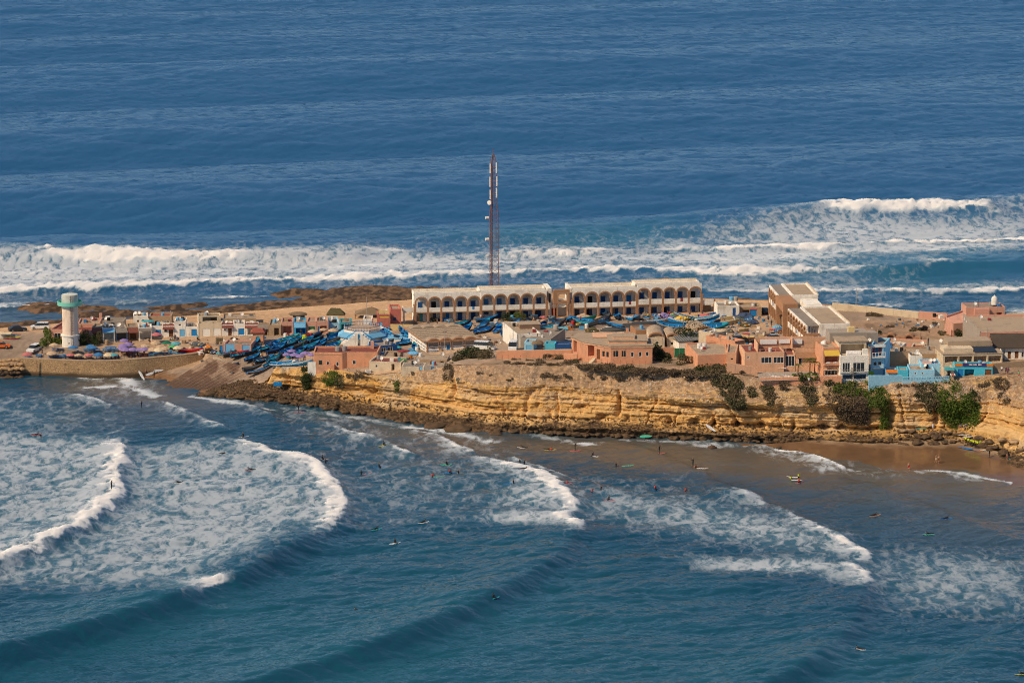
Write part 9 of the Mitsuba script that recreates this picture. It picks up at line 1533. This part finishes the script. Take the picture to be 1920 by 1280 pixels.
scrubs([((-6.8,757.4,11.04),'d',.9,.4),((-4.5,756.5,10.86),'d',.7,.4),((7,754.4,11.05),'d',1.2,.6),((9,753.8,10.6),'d',1.1,.6),((11.5,753.7,10.86),'d',1.2,.6),((16.4,753.3,11.27),'d',1.0,.5),((19.2,752.3,11.12),'d',.9,.5),((22.5,751.1,10.91),'d',1.2,.6),((28.1,749.7,11.2),'d',1.1,.6),((34.3,748.8,12.07),'d',1.2,.5),((37.6,747.2,11.7),'d',1.3,.6),((-31.3,771.7,7.92),'d',.9,.4),((-20.7,766.6,8.96),'d',.9,.4),((-0.6,754.9,10.15),'d',.6,.3),((42,745.6,11.34),'d',1.0,.6),((55.1,740.6,9.29),'d',.9,.6),((81.2,741.5,11.38),'d',1.2,.6),((84.5,741,11.14),'d',1.2,.7),((98.7,743,11.42),'d',1.2,.7),((60.1,741.2,11.21),'d',1.0,.6),((66.3,742.5,11.41),'k',1.2,1.0),((64.6,742.6,11.72),'s',1.2,1.2),((67.8,743.1,11.74),'k',1.0,1.3)], 'on the stony slope above the golden rock', grp='scrub on the cliff slope')
# agave flower stalk before the white house
k = thing('agave', 'agave with branched flower stalk before the white cliff-edge house', 'plant'); x, y, z = (71.37,742.96,11.2); part(k, 'stalk', rod((x, y, z), (x, y, z + 4.0), .05, 5), 'brown_wood'); part(k, 'flower', cat(*[moved(blob(i, .22, .22, .08, 1, .2), x + (.35 if i % 2 else -.35), y, z + 2.0 + .3 * i) for i in range(7)]), 'dark_leaf'); part(k, 'leaf', cat(*[(np.array([[x - .06 * math.sin(a), y + .06 * math.cos(a), z], [x + .06 * math.sin(a), y - .06 * math.cos(a), z], [x + .8 * math.cos(a), y + .8 * math.sin(a), z + .5]]), np.array([[0, 1, 2]])) for a in np.arange(0, 6.2, .5)]), 'scrub_leaf')
# boulders
ROCKS = [mikit.ply(blob(200 + i, 1, .85, .65, 3, .5, 1.1), None, smooth=28) for i in range(6)]
ra = random.Random(21)
def rock(q, s, label, mat='boulder_rock', group=None, flat=1.0):
    k = thing('boulder', label, 'boulder', group); scene[k] = {**ROCKS[ra.randrange(6)], 'to_world': T().translate(q).rotate((0, 0, 1), ra.uniform(0, 360)).scale((s * ra.uniform(.8, 1.3), s * ra.uniform(.8, 1.2), s * flat * ra.uniform(.7, 1.1))), 'bsdf': {'type': 'ref', 'id': mat}}
FOOT = [((-68.1,788.6,-0.18),),((-65.6,787.4,0.18),),((-63.2,786.2,0.32),),((-60.7,784.8,0.24),),((-57.6,783.1,0.13),),((-54,781.1,0.29),),((-50.3,779.3,0.42),),((-46.7,777.4,0.23),),((-43.1,775.2,0.2),),((-39.5,772.6,0.16),),((-35.9,769.7,0.07),),((-32.3,767,0.16),),((-28.7,764.3,0.15),),((-25.2,762.1,0.27),),((-21.7,759.7,0.21),),((-19.4,757.9,0.12),),((-2.3,749.3,0.46),),((0.6,748.8,0.36),),((3.4,748.3,0.46),),((6.2,747.7,0.47),),((9,747.2,0.35),),((11.2,746.8,0.33),),((14,746.2,0.33),),((16.3,745.9,0.18),),((18.5,745.4,0.39),),((21.3,745.1,0.12),),((23.5,744.7,0.09),),((25.8,744.4,0.28),),((28.5,743.8,0.17),),((31.3,743.2,0.43),),((34.1,742.6,0.21),),((36.8,742,0.23),),((39.6,741.3,0.38),),((42.4,740.8,0.26),),((45.1,740.3,0.27),),((47.9,739.7,0.28),),((50.6,739.1,0.28),),((53.9,738.5,0.19),),((56.7,737.9,0.32),),((59.9,737.3,0.23),),((63.2,736.4,0.66),),((66.4,735.6,0.73),),((69.7,734.5,1.08),),((72.9,734,0.97),),((76.2,733.6,0.83),),((79.5,733.2,1.04),),((81.6,732.9,0.87),),((83.3,733.1,1.4),),((85,732.8,0.99),),((86.6,733,1.3),),((88.3,732.8,1.11),),((89.9,733.1,1.51),),((91.6,732.9,1.32),),((80.7,734.7,1.82),),((83.2,735.6,2.09),),((85.7,735.2,2.06),),((87.9,734.9,2.02),),((78.5,734.2,1.7),),((75.1,733.6,1.61),),((97,728.1,1.82),),((98.3,725.5,1.62),),((99.9,724.9,2.19),),((101,721,1.71),),((102.6,720.8,2.32),),((103.2,717,1.72),),((100.7,727.2,3.15),),((102.5,724.3,3.21),),((98.7,728.3,2.56),),((96.3,731.4,2.55),),((94.9,733.3,2.59),),((92.4,735.6,2.43),),((89.8,736.7,2.52),),((87,736.8,2.49),),((84.3,737.4,2.59),),((82.2,738,2.69),)]
for r, (q,) in enumerate(sorted(FOOT, key=lambda b: b[0][0] / b[0][1])):
    for j in range(2): rock((q[0] + ra.uniform(-1.2, 1.2), q[1] - .3 + ra.uniform(-.6, .4), q[2] + .1 + ra.uniform(-.1, .15)), ra.uniform(.45, 1.15), 'dark broken boulder among the rocks at the foot of the cliff', 'boulder_rock', 'boulders at the foot of the cliff', .8)
for q, s, lab in (((-11.29,750.54,0.2), 3.0, 'large flat-topped ochre rock standing in the shallows off the cliff foot'), ((-15.67,754.75,0.1), 2.2, 'dark ridge of rock beside the ochre rock in the shallows'), ((-13.01,752,0), 1.6, 'dark rock between the ridge and the ochre rock'), ((41.49,734.77,0), .9, 'dark rock awash in the foam below the cliff'), ((55.28,734.26,0), .8, 'dark rock in the swash left of the beach'), ((73.49,733.99,0.4), .9, 'dark weedy rock on the sand, left one'), ((75.65,733.53,0.5), .8, 'dark weedy rock on the sand, right one'), ((-3.37,746.83,0.2), 1.3, 'dark rock at the end of the ochre rock')):
    rock(q, s, lab, 'boulder_rock', None, .75)
wallmat('riprap', (0.44, 0.285, 0.15), (0.2, 0.13, 0.08), .5)
RX, RY, _ = (-112,809.71,4)
for i in range(5):
    for j in range(9):
        rock((RX + .4 - .85 * j + ra.uniform(-.2, .2) - .4 * (i % 2), RY - 3.2 + 1.0 * i + ra.uniform(-.25, .25), .3 + .78 * i + ra.uniform(-.15, .15)), ra.uniform(.55, .85), 'squared pale stone block of the rubble bank at the left end of the quay', 'riprap' if i > 1 else 'boulder_rock', 'stone blocks left of the quay', .85)
p = (-51.58,782.94,3.27); solo('crate_box', bx(p[0] - .9, p[0] + .9, p[1] - 1.6, p[1] - .6, p[2] + .1, p[2] + .9), 'boat_blue', 'blue box lying on the rock shelf left of the golden cliff', 'box')

# loose stones on the slope and litter in the yards: nobody could count them
g_ = np.random.default_rng(5)
def scatter(name, label, P, s0, s1, mat, box=False):
    n = len(P); s_ = g_.uniform(s0, s1, (n, 1, 1)) * g_.uniform(.6, 1.4, (n, 1, 3)); a = g_.uniform(0, 6.3, n); c, q = np.cos(a), np.sin(a)
    base = (_BV - .5) * 1.6 if box else np.array([[1, 0, 0], [-.8, .6, 0], [-.5, -.9, 0], [.1, .1, .8], [0, 0, -.6]]); F = _BF if box else np.array([[0, 1, 3], [1, 2, 3], [2, 0, 3], [1, 0, 4], [2, 1, 4], [0, 2, 4]])
    v = base[None] * s_; v = np.stack([v[..., 0] * c[:, None] - v[..., 1] * q[:, None], v[..., 0] * q[:, None] + v[..., 1] * c[:, None], v[..., 2]], -1) + P[:, None]
    scene[name] = mikit.ply((v.reshape(-1, 3), (F[None] + (np.arange(n) * len(base))[:, None, None]).reshape(-1, 3)), mat); tag(name, label, kind='stuff')
_up = np.nonzero((_cn[:, 2] > .45) & (_cv[:, 2] > 6.5))[0]; _up = _up[meshkit.fbm(_cv[_up] * .25, 3, 3) > .46]
scatter('loose_stones', 'pale loose stones strewn over the slope above the golden rock', _cv[g_.choice(_up, 3800)] + [0, 0, .04], .08, .26, 'stone_pale' if 'stone_pale' in scene else plain('stone_pale', (.56, .46, .35)))
_low = np.nonzero((_cv[:, 2] > .7) & (_cv[:, 2] < 3.2) & (_cn[:, 2] > .25))[0]
scatter('shore_rubble', 'dark broken rubble on the rock shelf at the foot of the cliff', _cv[g_.choice(_low, 3500)] + [0, 0, .05], .15, .42, 'boulder_rock')
_xy = np.concatenate([g_.uniform((-20, 800), (62, 842), (900, 2)), g_.uniform((-105, 808), (-30, 828), (500, 2)), g_.uniform((66, 790), (110, 832), (260, 2))])
_P = np.c_[_xy, ground(_xy[:, 0], _xy[:, 1]) + .1]; _P = _P[(meshkit.fbm(_P * .09, 3, 8) > .44) & (_P[:, 2] > 3)]
for i_, (nm, m_) in enumerate((('timber_litter', 'pale_wood'), ('dark_litter', 'slate_hull'), ('blue_litter', 'boat_blue'), ('white_litter', 'white_wall'), ('rust_litter', 'rust'))): scatter(nm, f'{nm.split("_")[0]} bits of gear and rubbish strewn about the yards', _P[i_::5], .1, .34, m_, True)
